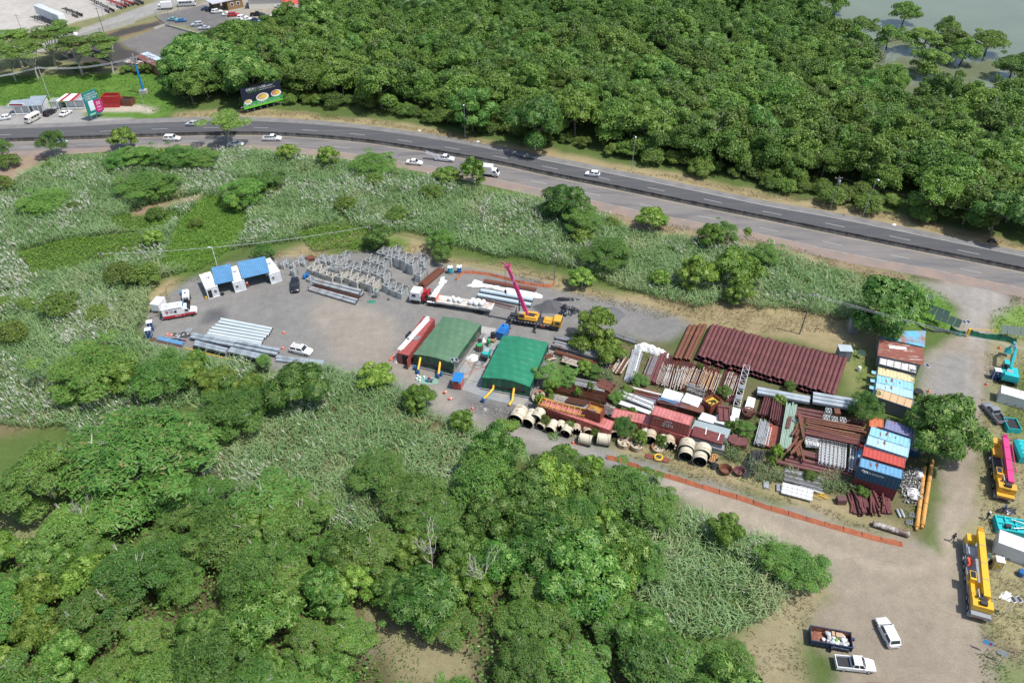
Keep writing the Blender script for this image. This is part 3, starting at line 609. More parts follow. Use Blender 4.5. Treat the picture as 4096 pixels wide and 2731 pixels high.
for kd,u,v,d,h,lab in[('umbrella',900,510,200,8,'open crowned tree standing against the highway near the white car'),('acacia',200,565,110,7,'slim tree at the left with the silver blue car behind it'),('lime',492,550,105,5.5,'red flowering tree beside the highway at left'),
  ('acacia',0,590,90,7,'feathery tree cut by the left edge at the highway'),('lime',1890,680,110,7,'round leafy tree hiding the front of the box truck'),('broad',2260,790,175,8,'bushy dark green tree beside the highway in the middle'),
  ('acacia',2330,880,160,5.5,'olive shrub tree right of the bushy dark green one'),('acacia',2420,1010,200,5.5,'olive round tree in the cane grass behind the crane'),('lime',2610,870,130,5,'leafy small tree with several pale stems near the road'),
  ('lime',2850,940,110,5,'dark leafy small tree left of the yellow green pair'),('lime',2790,1085,160,6.5,'yellow green tree, left one of the lush pair'),('lime',2950,1060,200,7,'yellow green tree, right one of the lush pair'),('lime',2960,1160,120,5,'low yellow green tree below the lush pair'),
  ('acacia',2900,920,110,5,'feathery tree touching the highway shoulder'),('acacia',3060,1010,120,4.5,'dull green shrub tree right of the lush pair'),('sapling',2990,940,60,4.5,'thin sapling by the highway shoulder'),
  ('broad',3572,1215,270,10.5,'huge dark tree with yellow tipped leaves over the first cabins'),('broad',3790,1700,300,10,'broad shade tree over the end of the container rows'),('lime',2380,1300,165,7,'bright tree in front of the second gravel pile'),
  ('acacia',3470,1625,125,5.5,'feathery tree between the long box beams and the orange container'),('acacia',960,760,170,6,'dark olive tree left of the creeper slope'),('acacia',590,735,230,4.5,'wide olive bush in the upper left cane grass'),
  ('acacia',170,800,200,3.5,'wide lime bush in the left cane grass'),('lime',950,805,85,4,'yellow flowering bush on the creeper slope'),('acacia',1050,1000,90,4,'small olive tree behind the blue roofed cabins'),
  ('broad',1520,940,120,5,'vine smothered tree behind the frame stacks'),('acacia',1760,950,110,5,'feathery small tree behind the tall frame stacks'),('acacia',1765,1010,80,4,'leaning olive tree beside the blue water tanks'),
  ('dead',1930,830,170,7,'large bare white branched tree in the cane grass below the truck'),('dead',1440,830,70,5,'small bare tree in the middle cane grass'),('dead',2350,1000,70,5.5,'bare pale shrub by the utility pole'),
  ('lime',2330,1110,110,3.5,'bright shrub at the dry strip edge behind the dark pile'),('lime',2640,1110,90,3.5,'bright shrub between the wires and the dry strip'),('lime',610,950,90,3.5,'round shrub in the cane above the ambulance'),
  ('lime',1150,605,90,4,'grassy bush touching the road right of the white pickup'),('lime',1310,620,85,5,'leafy bush beside the road left of the white sedan'),('acacia',1500,650,180,4,'wide olive bush beside the road below the white sedan'),('lime',1790,700,120,3.5,'low bush left of the round leafy tree'),
  ('acacia',560,620,150,4.5,'bush below the red flowering tree'),('acacia',700,620,170,4.5,'dark bush below the white road car'),('acacia',800,630,150,4.5,'second dark bush below the white road car'),('acacia',470,640,120,4,'leafy bush at the corner of the bare earth slope'),
  ('acacia',1060,720,160,4.5,'olive bush above the creeper slope'),('lime',660,620,80,4,'small bright bush in the roadside thicket'),('dead',640,600,70,4.5,'small bare tree in the roadside thicket')]:
 tree_px(kd,u,v,d,lab,h=h)
for kd,u,v,d,h,lab in[('acacia',160,1900,330,8,'large feathery tree at the left edge'),('acacia',560,1820,560,10,'biggest feathery tree of the left foreground'),('acacia',360,1480,330,6.5,'dark blue green tree in the left cane grass'),('lime',480,1500,170,5.5,'yellow green tree in front of the dark left one'),
  ('acacia',640,1500,240,6,'feathery tree below the blue toilets'),('lime',790,1432,90,3.2,'bright bush in front of the box beam stacks'),('lime',740,1490,160,4.2,'leafy bush left of the box beam stacks'),('lime',870,1535,170,4.2,'leafy bush below the box beam stacks'),
  ('acacia',930,1640,280,5.5,'olive bush in the cane below the box beams'),('lime',1010,1535,110,4,'leafy bush under the last box beam'),('broad',1190,1535,260,7.2,'round dark tree in front of the parked white car'),('acacia',1055,1445,70,3,'thin leafy bush at the right of the box beams'),
  ('lime',1500,1500,150,4,'pale green shrub at the edge of the gravel left of the worker'),('lime',1670,1585,140,4,'pale green shrub at the edge of the track below the booth'),('lime',1845,1680,110,3.5,'small round shrub beside the track'),('sapling',2030,1720,130,5,'open sapling beside the track near the cream pipes'),
  ('acacia',1510,1880,220,5,'olive shrub in the middle cane grass'),('acacia',1650,1980,260,5,'second olive shrub lower in the cane grass'),('acacia',1760,2050,200,5,'third olive shrub lowest in the cane grass'),
  ('broad',1990,1790,200,8,'tall bright feathered tree at the corner by the track'),('acacia',1940,1900,260,8,'feathery dark tree right of the cane clearing'),('broad',2110,1990,240,8,'leafy tree with glossy leaves behind the dead trees'),('acacia',2220,1880,220,6,'olive tree beside the track in the middle'),
  ('lime',2360,1870,120,5,'pale leafy tree standing out beside the track'),('acacia',2530,1960,280,5.5,'wide olive shrub tree beside the orange netting'),('acacia',2620,2030,180,5,'right end of the olive shrubs along the track'),('broad',2330,2280,340,9,'lush big leaved tree in the centre foreground'),
  ('broad',2170,2160,280,8,'glossy tree above the lush big leaved one'),('broad',2480,2200,240,8,'glossy tree at the right of the lush big leaved one'),('lime',2905,2110,140,4.5,'small bright tree by the dirt junction'),('acacia',3210,2270,210,4,'low wide shrub at the dirt junction'),('acacia',3110,2230,160,4,'shrub left of the low wide one at the junction'),
  ('dead',1730,2200,190,9,'tall bare white tree in the foreground, left one'),('dead',1930,2300,190,9,'tall bare white tree in the foreground, right one'),('dead',340,2060,110,8,'bare forked tree at the left clearing'),
  ('lime',2260,1820,110,4,'shrub beside the track above the olive tree'),('acacia',2400,1960,200,5,'olive tree beneath the pale leafy one'),('acacia',1100,2000,300,7,'bright feathery tree left of the middle cane'),('lime',1080,2100,200,6,'lime green tree in the left middle foreground'),('broad',1380,2210,200,6,'dark whorled tree behind the clearing'),('lime',1420,2330,170,5,'lime green tree at the clearing edge')]:
 tree_px(kd,u,v,d,lab,h=h)
FG=[(-200,2050),(60,2040),(330,2110),(520,2010),(800,2030),(1100,2110),(1400,2120),(1600,2160),(1950,2090),(2060,1900),(2300,1900),(2480,2030),(2560,2120),(2560,2400),(2640,2560),(2800,2580),(3000,2620),(3080,2900),(-300,2900)]
CLEAR=[[(1400,2440),(1560,2400),(1740,2500),(1860,2600),(1930,2760),(1560,2760),(1480,2620)],[(-100,2050),(60,2040),(330,2110),(330,2180),(100,2160),(-100,2150)]]
X,Y=scatter([FG],6.2,excl=CLEAR,seed=11)
for x,y in zip(X,Y):
 if not in_view(x,y,8):continue
 kd='acacia' if rng.random()<.62 else('broad' if rng.random()<.5 else 'lime');s=float(rng.uniform(.55,.98))*(1.25 if kd=='lime' else 1)
 lab,gr={'acacia':('feathery olive tree in the foreground woodland','feathery trees of the foreground woodland'),'broad':('dark glossy tree in the foreground woodland','glossy trees of the foreground woodland'),'lime':('bright lime green tree in the foreground woodland','lime green trees of the foreground woodland')}[kd]
 plant(kd,x,y,s,lab,gr,sz=s*float(rng.uniform(.75,1.05)))
X,Y=scatter([[(-100,1100),(500,1230),(560,1330),(580,1400),(300,1500),(-100,1400)],[(480,1080),(600,1130),(590,1200),(540,1330),(470,1200)]],6.5,seed=13)
for x,y in zip(X,Y):
 if rng.random()<.45:plant('shrub',x,y,float(rng.uniform(.7,1.4)),'olive shrub in the cane grass left of the yard','shrubs left of the yard')
X,Y=scatter([[(0,660),(400,640),(900,610),(1300,680),(1900,760),(2400,860),(3000,980),(3300,1150),(3000,1150),(2300,1080),(1600,900),(1200,950),(900,980),(500,900),(0,1100)]],15,seed=17)
for x,y in zip(X,Y):
 if rng.random()<.55:plant('shrub',x,y,float(rng.uniform(.6,1.3)),'shrub rising out of the tall cane grass below the highway','shrubs in the cane grass')
for kd,u,v,d,h,lab in[('acacia',2190,1500,120,3.8,'tree growing beside the right wall of the second green tent'),('acacia',2270,1500,95,2.8,'bushy growth over the rusty steel near the second tent'),('acacia',2370,1480,85,2.6,'bushy growth in the middle of the rusty steel'),('lime',2440,1400,130,3.6,'tall leafy weeds beside the white sheets'),
  ('lime',2330,1370,110,3.4,'leafy weeds on top of the long steel bundle'),('acacia',2500,1705,95,3.2,'feathery bush in front of the half hidden red container'),('lime',2560,1750,60,3.,'bright bush left of the two stacked red containers'),('lime',2340,1470,70,3,'leafy weed growing out of steel sections'),
  ('acacia',2985,1715,80,3,'feathery bush in front of the rusty steel hopper'),('shrub',2650,1760,60,2.2,'small bush on the cream pipe segments'),('shrub',2380,1730,40,2,'small bush between the cream pipes'),('shrub',2280,1700,45,2,'small bush on the open cream pipes'),('shrub',2180,1680,45,2.5,'sprig between the first cream pipes'),
  ('lime',2160,1600,50,3,'climbing leaves on the yellow rail'),('lime',2200,1540,60,3,'bright weed by the round plate'),('lime',2310,1565,30,2.5,'small round weed in the steel channels'),('lime',2360,1545,30,2.5,'bright tuft in the grey steel sheets'),('lime',3120,1600,60,2,'creeper over the maroon sheets'),('lime',3110,1800,55,2.4,'leafy weed beside the green sheets'),
  ('lime',3090,1840,40,2,'leafy weed above the black hoses'),('lime',3450,1965,60,1.8,'bright creeper at the foot of the maroon container'),('shrub',2800,1462,26,1.2,'green weed before the maroon pipe ends'),('shrub',3160,1540,50,1.8,'weeds between box beams and maroon pipes'),('acacia',2470,1590,70,2.6,'bush between the two stored steel rows'),('acacia',2560,1520,80,2.4,'grassy bush at the end of the white rods'),('acacia',2510,1560,60,2.2,'small bush at the end of the dark rods'),('shrub',2960,1555,30,1.4,'grass tuft right of the upright lattice'),
  ('shrub',3240,1900,60,1.8,'green weed at the end of the maroon pipes'),('lime',2920,1700,50,2,'leafy weeds by the maroon boat shaped bin'),('shrub',2900,1560,60,1.7,'weeds beneath the box beams'),('lime',2400,1690,35,2,'bright bush in front of the long red container'),('lime',2530,1650,50,2.6,'bush between the red containers')]:
 tree_px(kd,u,v,d,lab,h=h)
def area_pts(polys,dens,seed,excl=(),clump=0.):
 g=np.random.default_rng(seed);out=[]
 for p in polys:
  W=np.array(wp(p));x0,y0=W.min(0);x1,y1=W.max(0);n=int((x1-x0)*(y1-y0)*dens)
  if n<=0:continue
  x=g.uniform(x0,x1,n);y=g.uniform(y0,y1,n);wx=x+(vnoise(x,y,5,3)-.5)*2.5;wy=y+(vnoise(x,y,5,4)-.5)*2.5;ok=inpoly(wx,wy,W)
  for e in excl:ok&=~inpoly(x,y,wp(e))
  if clump:ok&=vnoise(x,y,3.2,seed)+.6*vnoise(x,y,1.1,seed+1)>clump+.25*g.random(n)
  out.append(np.stack([x[ok],y[ok]],1))
 return np.vstack(out)
def in_frame(pts):
 d=np.stack([pts[:,0],pts[:,1],np.full(len(pts),1-CAMH)],1);z=d@np.array(_F);u=2048+FPX*d[:,0]/z;v=1365.5-FPX*(d@np.array(_U))/z
 return pts[(u>-120)&(u<4216)&(v>-100)&(v<2900)]
def blades(pts,L,wd,seed,bend=.8,spread=.9,z0=0.,zj=0.,hot=.1,hs=6.):
 g=np.random.default_rng(seed);n=len(pts);ph=g.uniform(0,6.28,n);h=np.stack([np.cos(ph),np.sin(ph),0*ph],1);ln=L*g.uniform(.55,1.25,n)*(.7+.6*vnoise(pts[:,0],pts[:,1],hs,seed+5))
 b0=np.stack([pts[:,0],pts[:,1],z0+zj*g.random(n)],1);t=g.uniform(.1,spread,n)[:,None];up=np.array([0,0,1.])
 p1=b0+(up*.62+h*t*.35)*ln[:,None];p2=p1+(up*g.uniform(-.15,.38,n)[:,None]+h*(t*.55+bend*.25))*ln[:,None];s=np.stack([-np.sin(ph),np.cos(ph),0*ph],1)*(wd*g.uniform(.6,1.3,n))[:,None]
 V=np.stack([b0-s*.6,b0+s*.6,p1+s,p1-s,p2+s*.25,p2-s*.25],1).reshape(-1,3);k=np.arange(n)*6
 F=np.vstack([np.stack([k,k+1,k+2,k+3],1),np.stack([k+3,k+2,k+4,k+5],1)])
 lv=np.stack([np.clip(.55*g.random(n)+.5*vnoise(pts[:,0],pts[:,1],4,seed+7),0,1),np.clip((g.random(n)<hot)*g.random(n)+.9*np.clip(vnoise(pts[:,0],pts[:,1],7,seed+9)-.62,0,1),0,1),0*ph],1)
 return V,F,np.repeat(lv,6,axis=0)
def stuff(name,parts,m,label,cat):
 V,F,A=join(parts);tagp(link(name,mesh_np(name,V,F,m,attrs={'lv':A})),label,cat,kind='stuff')
CANE1=[(-100,1140),(-100,760),(60,720),(230,640),(420,625),(700,612),(1024,612),(1250,640),(1420,660),(1700,712),(2000,775),(2300,845),(2400,860),(2520,920),(2700,950),(2900,990),(3050,1010),(3240,1050),(3420,1105),(3500,1150),(3450,1280),(3350,1270),(3100,1240),(2900,1215),(2760,1230),(2600,1180),(2420,1130),(2300,1090),(2230,1060),(2000,1030),(1820,990),(1700,940),(1560,930),(1350,930),(1120,980),(880,1010),(800,1060),(640,1120),(590,1180),(560,1340),(520,1380),(300,1400),(-100,1380)]
VINE=[(640,1080),(700,920),(820,790),(960,800),(1010,900),(960,980),(850,1040),(780,1090)]
CANE2=[(-100,1330),(560,1370),(760,1410),(1020,1490),(980,1560),(700,1640),(480,1780),(330,1760),(-100,1640)]
CANE3=[(1000,1560),(1250,1470),(1420,1490),(1560,1520),(1740,1640),(1900,1740),(1960,1790),(1860,1960),(1850,2120),(1600,2130),(1400,2130),(1100,2080),(820,2060),(800,1760),(820,1600)]
CANE4=[(2440,2030),(2560,2030),(2740,2050),(2860,2110),(3060,2140),(3200,2220),(3330,2300),(3180,2380),(3060,2480),(2900,2560),(2700,2560),(2560,2420),(2500,2200)]
NOCANE=[VINE,[(500,850),(700,800),(830,770),(800,810),(640,850),(540,870)],[(-100,640),(40,640),(200,600),(330,600),(120,690),(0,780),(-100,790)]]
VIN2=[[(60,1010),(300,960),(560,930),(600,1000),(420,1060),(140,1120)],[(430,880),(640,850),(760,870),(640,930),(480,930)],[(1180,930),(1330,900),(1500,920),(1520,1000),(1380,990),(1250,1010)]]
cp=in_frame(area_pts([CANE1,CANE2,CANE3,CANE4],15,21,NOCANE+VIN2,clump=.28));print('cane',len(cp))
stuff('cane_grass',[blades(cp,2.0,.055,31,hot=.08)],LM['cane'],'tall blue green cane grass covering the slopes around the yard','grass')
pp=in_frame(area_pts([CANE1,CANE2,CANE3,CANE4],3.2,23,NOCANE+VIN2));g=np.random.default_rng(3)
pp=pp[vnoise(pp[:,0],pp[:,1],9,61)+.5*vnoise(pp[:,0],pp[:,1],2.5,62)>.70+.28*g.random(len(pp))];n=len(pp);print('plumes',n)
a=unit(np.stack([-.55+g.normal(size=n)*.22,.12+g.normal(size=n)*.22,.62+0*g.random(n)],1));bb=unit(np.cross(a,g.normal(size=(n,3))))
stuff('grass_plumes',[rhomb(np.stack([pp[:,0],pp[:,1],g.uniform(1.5,2.4,n)],1),a,bb,g.uniform(.25,.5,n),g.uniform(.05,.10,n),np.stack([g.random(n),(g.random(n)<.25)*g.random(n),np.zeros(n)],1))],LM['plume'],'silvery seed plumes nodding over the cane grass','grass plumes')
vp=in_frame(area_pts([VINE]+VIN2,26,25));n=len(vp);g=np.random.default_rng(4);nr=unit(np.array([0,0,1.])+g.normal(size=(n,3))*.55);a=unit(np.cross(nr,g.normal(size=(n,3))));hgt=.2+.9*vnoise(vp[:,0],vp[:,1],2.2,5)*vnoise(vp[:,0],vp[:,1],6,6)
stuff('creeper_carpet',[rhomb(np.stack([vp[:,0],vp[:,1],hgt+g.uniform(0,.2,n)],1),a,np.cross(nr,a),g.uniform(.10,.2,n),g.uniform(.08,.14,n),np.stack([g.random(n),(g.random(n)<.2)*g.random(n),np.zeros(n)],1))],LM['vine'],'bright green creeper carpet on the slopes left of and behind the yard','creepers')
DRYP=[[(1030,1020),(1350,965),(1500,950),(1700,975),(1800,1030),(2000,1050),(2200,1090),(2420,1170),(2760,1270),(2640,1290),(2500,1240),(2200,1150),(1960,1070),(1780,1040),(1500,1000),(1100,1040)],[(2600,1190),(3000,1200),(3500,1250),(3500,1330),(3300,1330),(3100,1330),(2760,1280)],[(600,1340),(620,1200),(720,1110),(800,1110),(680,1160),(640,1300)],
  [(2450,1800),(2700,1840),(3000,1950),(3400,2070),(3600,2140),(3500,2120),(3072,2000),(2700,1890)],[(3330,2300),(3330,2400),(3200,2520),(3250,2731),(3000,2700),(2980,2560),(3180,2400)],[(700,460),(1120,440),(1500,480),(2000,570),(2000,590),(1500,500),(1100,465),(700,470)],[(2500,680),(3100,775),(3400,815),(3900,935),(4200,1000),(4200,1020),(3400,845),(3072,800),(2500,685)],
  [(2420,840),(2700,900),(3072,965),(3300,1030),(3600,1090),(3640,1130),(3400,1100),(3072,1020),(2700,950)],[(3950,1400),(4200,1400),(4200,2731),(3950,2600),(3900,2300),(3920,1800)]]
dp=in_frame(area_pts(DRYP,9,27,clump=.42));stuff('dry_grass',[blades(dp,.55,.04,37,hot=.25)],LM['dry'],'straw coloured dry grass on the verges and around the stored material','dry grass');print('dry',len(dp))
GRS=[[(3640,1100),(3780,1180),(3830,1290),(3800,1330),(3650,1320),(3600,1250)],[(4200,1180),(4050,1190),(3970,1250),(3960,1330),(4200,1400)],[(-100,310),(640,290),(700,450),(620,460),(560,412),(300,420),(-100,425)],[(3920,2600),(4200,2660),(4200,2780),(3950,2780)],[(3400,1400),(3480,1390),(3500,1560),(3400,1590)],
  [(2200,1640),(2500,1350),(2700,1440),(2900,1600),(3400,1700),(3420,2000),(3072,1960),(2560,1800)],[(3980,2440),(4200,2460),(4200,2520),(4000,2470)],[(1420,2440),(1560,2400),(1740,2500),(1880,2620),(1900,2760),(1600,2760)],[(-100,2060),(60,2040),(330,2110),(320,2190),(-100,2190)],[(4030,1480),(4200,1450),(4200,1750),(4000,1720)],[(3600,1960),(3700,2000),(3690,2120),(3600,2120)]]
gp=in_frame(area_pts(GRS,9,29,clump=.4));stuff('short_grass',[blades(gp,.38,.045,39,hot=.1)],LM['vine'],'short bright grass on the verges and between the stored steel','grass');print('short',len(gp))
TUF=[[(2880,1770),(2960,1780),(2960,1850),(2890,1850)],[(3000,1850),(3110,1870),(3100,1930),(3010,1920)],[(3290,1900),(3420,1920),(3440,1980),(3330,1990),(3270,1960)],[(3080,1880),(3140,1900),(3130,1930),(3090,1920)],[(2340,1480),(2460,1490),(2470,1530),(2380,1520)],[(3140,1860),(3180,1880),(3170,1920),(3130,1900)]]
tp=area_pts(TUF,34,33);stuff('weed_tufts',[blades(tp,1.3,.04,41,hot=.2)],LM['cane'],'tall grass tufts growing between hoses, pipes and containers','grass')
up_=in_frame(area_pts([FG],7,45,CLEAR));n=len(up_);g=np.random.default_rng(46);nr=unit(np.array([0,0,1.])+g.normal(size=(n,3))*.7);a=unit(np.cross(nr,g.normal(size=(n,3))));hgt=.2+3.2*vnoise(up_[:,0],up_[:,1],3.5,51)**2
stuff('undergrowth',[rhomb(np.stack([up_[:,0],up_[:,1],hgt+g.uniform(0,.5,n)],1),a,np.cross(nr,a),g.uniform(.16,.34,n),g.uniform(.09,.18,n),np.stack([g.random(n),(g.random(n)<.1)*g.random(n),np.zeros(n)],1))],LM['broad'],'leafy undergrowth beneath the foreground trees','undergrowth')
tyre=mat('tyre',(.022,.022,.023),rough=.9,var=.1);steelm=mat('grey_steel',(.33,.34,.35),rough=.5,metal=.3);rimm=mat('rim',(.42,.42,.43),rough=.4,metal=.5);blackm=mat('black_parts',(.02,.02,.022),rough=.6,var=.1)
glass=mat('dark_glass',(.022,.028,.034),rough=.08,var=0,spec=.8);redl=mat('red_lamp',(.45,.02,.02),rough=.3,var=0);wlamp=mat('clear_lamp',(.7,.7,.68),rough=.15,var=0)
def paint(n,c,r=.28):return mat(n,c,rough=r,var=.04,vs=.8,spec=.6)
PT={k:paint('paint_'+k,c)for k,c in dict(white=(.80,.80,.79),silver=(.46,.49,.52),grey=(.24,.25,.27),black=(.018,.019,.023),navy=(.02,.035,.10),blue=(.05,.20,.40),teal=(.17,.38,.42),red=(.42,.025,.035),cream=(.72,.69,.60),paleblue=(.45,.56,.66),darkred=(.30,.02,.03)).items()}
def wheel(par,x,y,r=.33,wd=.22,rim=True):
 sgn=1 if y>0 else-1
 b=MB();b.tube([(0,-wd/2,0),(0,-wd/2+.03,0),(0,wd/2-.03,0),(0,wd/2,0)],[r*.86,r,r,r*.86],n=14);w_=b.build('wheel',tyre,par,smooth=True,loc=(x,y,r))
 if rim:b=MB();b.tube([(0,sgn*(wd/2-.04),0),(0,sgn*(wd/2+.012),0)],[r*.62,r*.56],n=10);b.build('rim',rimm,w_)
 return w_
def csec(x,z0,z1,w_,c=.09):return[(x,-w_,z0+c),(x,-w_+c*.5,z0),(x,w_-c*.5,z0),(x,w_,z0+c),(x,w_,z1-c),(x,w_-c*1.3,z1),(x,-w_+c*1.3,z1),(x,-w_,z1-c)]
KINDS={
 'sedan':(4.55,1.78,1.45,.93,-.66,.44,-.36,.10,.84,.90),'hatch':(4.0,1.72,1.50,.95,-.92,.48,-.70,.14,.86,.92),'suv':(4.65,1.88,1.70,1.08,-.93,.46,-.80,.20,.98,1.03),'wagon':(4.6,1.8,1.5,.95,-.92,.44,-.78,.12,.86,.92),'pickup':(5.25,1.86,1.78,1.12,-.22,.50,-.16,.24,1.04,1.02)}
TPL={}
def car_tpl(kind,col):
 L,W,H,bz,cb,cf,rb,rf,hz,tz=KINDS[kind];h=L/2;w_=W/2;m=PT[col];t=T('car','','car')
 b=MB();bedk=kind=='pickup'
 S=[(-h,.42,tz-.12,w_*.86),(-h+.12,.30,tz,w_*.95),(-h*.6,.24,bz,w_)]
 if bedk:S=[(-h,.5,.72,w_*.95),(-h+.1,.38,.74,w_),(h*cb-.06,.34,.74,w_),(h*cb,.34,bz,w_)]
 S+=[(h*cf,.24,bz-.03,w_),(h*.72,.26,hz-.02,w_*.98),(h-.14,.30,hz-.14,w_*.90),(h,.40,hz-.30,w_*.74)]
 b.loft([csec(*s_)for s_ in S])
 rw,bw=w_*.76,w_*.93;top=[(h*rb,-rw,H-.05),(h*rf,-rw,H-.05),(h*rf,rw,H-.05),(h*rb,rw,H-.05)];base=[(h*cb,-bw,bz-.06),(h*cf,-bw,bz-.06),(h*cf,bw,bz-.06),(h*cb,bw,bz-.06)]
 b.add(base+top,[(0,1,5,4),(1,2,6,5),(2,3,7,6),(3,0,4,7)])
 rt=[(h*rb+.12,-rw+.14,H),(h*rf-.12,-rw+.14,H),(h*rf-.12,rw-.14,H),(h*rb+.12,rw-.14,H)];b.add(top+rt,[(4,5,6,7),(0,1,5,4),(1,2,6,5),(2,3,7,6),(3,0,4,7)])
 if bedk:
  for s_ in(-1,1):b.box((h*(cb-1)/2-.02,s_*(w_-.05),.92),(h*(1+cb)-.06,.10,.42))
  b.box((-h+.06,0,.92),(.09,W-.2,.40))
 b.build('body',m,t,smooth=True)
 if bedk:b=MB();b.box((h*(cb-1)/2-.01,0,.755),(h*(1+cb)-.16,W-.22,.02));b.build('cargo_bed',blackm,t)
 def pane(nm,q,ins=(.08,.1)):
  q=[Vector(v)for v in q];c=sum(q,Vector())/4;nrm=(q[1]-q[0]).cross(q[3]-q[0]).normalized();p=[]
  for u,v in((ins[0],ins[1]),(1-ins[0],ins[1]),(1-ins[0],1-ins[1]),(ins[0],1-ins[1])):p.append(q[0].lerp(q[1],u).lerp(q[3].lerp(q[2],u),v)+nrm*.012)
  bb=MB();bb.add(p+[v-nrm*.01 for v in p],[(0,1,2,3),(7,6,5,4),(0,4,5,1),(1,5,6,2),(2,6,7,3),(3,7,4,0)]);bb.build(nm,glass,t)
 pane('windshield',[base[1],base[2],top[2],top[1]],(.05,.08));pane('rear_window',[base[3],base[0],top[0],top[3]],(.08,.12))
 for s_ in(0,1):
  A=(base[0],base[1],top[1],top[0])if s_==0 else(base[2],base[3],top[3],top[2]);A=[Vector(v)for v in A]
  m0,m1=A[0].lerp(A[1],.5),A[3].lerp(A[2],.5)
  pane('side_window',[A[0],m0,m1,A[3]],(.1,.14));pane('side_window',[m0,A[1],A[2],m1],(.1,.14))
 for x in(-h*.62,h*.64):
  for y in(-w_+.10,w_-.10):wheel(t,x,y,.36 if kind in('suv','pickup')else .31)
 for s_ in(-1,1):
  b=MB();b.box((h-.10,s_*w_*.66,hz-.30),(.16,.34,.13),taper=.2);b.build('headlight',wlamp,t)
  b=MB();b.box((-h+.03,s_*w_*.80,tz-.20),(.10,.22,.18));b.build('taillight',redl,t)
  b=MB();b.box((h*cf-.35,s_*(w_+.07),bz+.05),(.16,.16,.11));b.build('mirror',m,t)
 return t
def car(kind,col,u,v,hd,label,group=None,s=1.,cat=None,z=0):
 """hd = heading in degrees, 0 = to the right of the photo, 90 = away"""
 k=(kind,col);q=P(u,v,.6);nm={'sedan':'parked_car','hatch':'parked_car','suv':'parked_car','wagon':'parked_car','pickup':'pickup_truck'}[kind]
 if k not in TPL:TPL[k]=car_tpl(*k);r=TPL[k]
 else:r=dup(TPL[k])
 r.location=(q.x,q.y,z);r.rotation_euler=(0,0,R_(hd));r.scale=(s*.88,)*3;r['label']=label;r['category']=cat or{'pickup':'pickup truck'}.get(kind,'car');r.name=nm
 if group:r['group']=group
 elif 'group' in r:del r['group']
 return r
for a in[('hatch','silver',769,494,178,'silver hatchback driving left on the far carriageway'),('sedan','paleblue',235,566,0,'pale blue sedan half hidden behind the slim tree at left'),('suv','white',688,553,0,'white crossover driving right beside the red flowering tree'),('sedan','white',943,574,0,'white car hidden behind the open crowned tree'),
   ('pickup','white',1089,553,0,'white pickup with empty black bed on the near carriageway'),('sedan','white',1658,648,-10,'white sedan following the loaded pickup'),('hatch','white',2370,694,167,'white hatchback driving left on the far carriageway')]:
 r=car(*a,group='cars on the highway',s=1.04);r.name='car' if a[0]!='pickup' else 'pickup_truck'
LP=car('pickup','white',1779,634,-10,'white pickup carrying long metal sheets that stick out at the back',s=1.05)
q=P(1745,622,1.2);t=T('metal_sheets','long grey metal sheets sticking up out of the white pickup bed','metal sheets',(q.x,q.y,0),R_(-10),s=.9);galv=mat('galvanised',(.42,.44,.46),rough=.45,metal=.4,var=.2,vs=2)
for k in range(3):b=MB();b.bar((1.2,-.4+.4*k,.95),(-3.0,-.5+.45*k,2.1+.1*k),.34,.03);b.build('sheet',galv,t)
for a in[('hatch','white',15,470,200,'white hatchback cut by the left edge in front of the kiosk'),('suv','black',199,449,75,'black crossover parked before the first kiosk'),('sedan','white',262,451,72,'white sedan parked before the striped roof kiosk')]:car(*a,group='cars parked at the kiosks')
for a in[('sedan','teal',689,77,172,'teal sedan parked beside a blue one'),('sedan','blue',722,81,190,'blue sedan parked beside the teal one'),('suv','silver',787,97,195,'silver crossover parked alone near the slab corner'),('sedan','silver',816,111,190,'silver sedan below the silver crossover'),('sedan','red',852,123,185,'red car half hidden under the forest edge'),
   ('sedan','navy',827,34,15,'dark blue sedan left of the guard hut'),('suv','black',846,38,15,'black car between the dark blue and white ones'),('suv','white',867,46,15,'white crossover left of the guard hut corner'),('sedan','white',911,56,15,'white car beside the red crossover'),('suv','red',934,59,15,'red crossover in front of the guard hut'),
   ('suv','white',970,70,15,'white car first of the row nearest the trees'),('sedan','white',985,76,15,'white sedan second of the row nearest the trees'),('sedan','navy',1020,80,15,'dark blue sedan partly hidden by treetops'),('hatch','teal',1047,90,15,'teal hatchback partly hidden by treetops'),('pickup','black',1027,57,10,'black pickup parked in the second row'),('wagon','black',1057,64,12,'black estate car right of the black pickup'),
   ('wagon','white',1090,70,12,'white estate car at the left of the last row'),('sedan','white',1113,75,12,'white sedan between the estate and the bright blue car'),('sedan','blue',1132,83,12,'bright blue sedan at the end of the last row'),('pickup','white',1087,13,12,'white pickup near the top edge by the shelter'),('sedan','silver',1120,24,12,'silver sedan left of the red roofed shelter'),('pickup','white',1162,42,185,'white pickup parked under the red roofed shelter')]:car(*a,group='cars in the far parking lot')
car('suv','black',1180,1141,-78,'black crossover parked beside the blue roofed cabins',s=1.02)
ws=car('suv','white',1204,1399,-18,'white crossover with a roof rack parked alone on the gravel',s=1.02)
b=MB();[b.bar((-1.3,y,1.78),(-.1,y,1.78),.05,.05)for y in(-.5,.5)];[b.bar((x,-.5,1.78),(x,.5,1.78),.05,.05)for x in(-1.3,-.7,-.1)];[b.bar((x,y,1.68),(x,y,1.78),.05,.05)for x in(-1.3,-.1)for y in(-.5,.5)];b.build('roof_rack',blackm,ws)
pk=car('pickup','grey',3975,1650,97,'silver grey pickup with an open bed parked beside the dirt road',s=1.03);pk.name='pickup_truck'
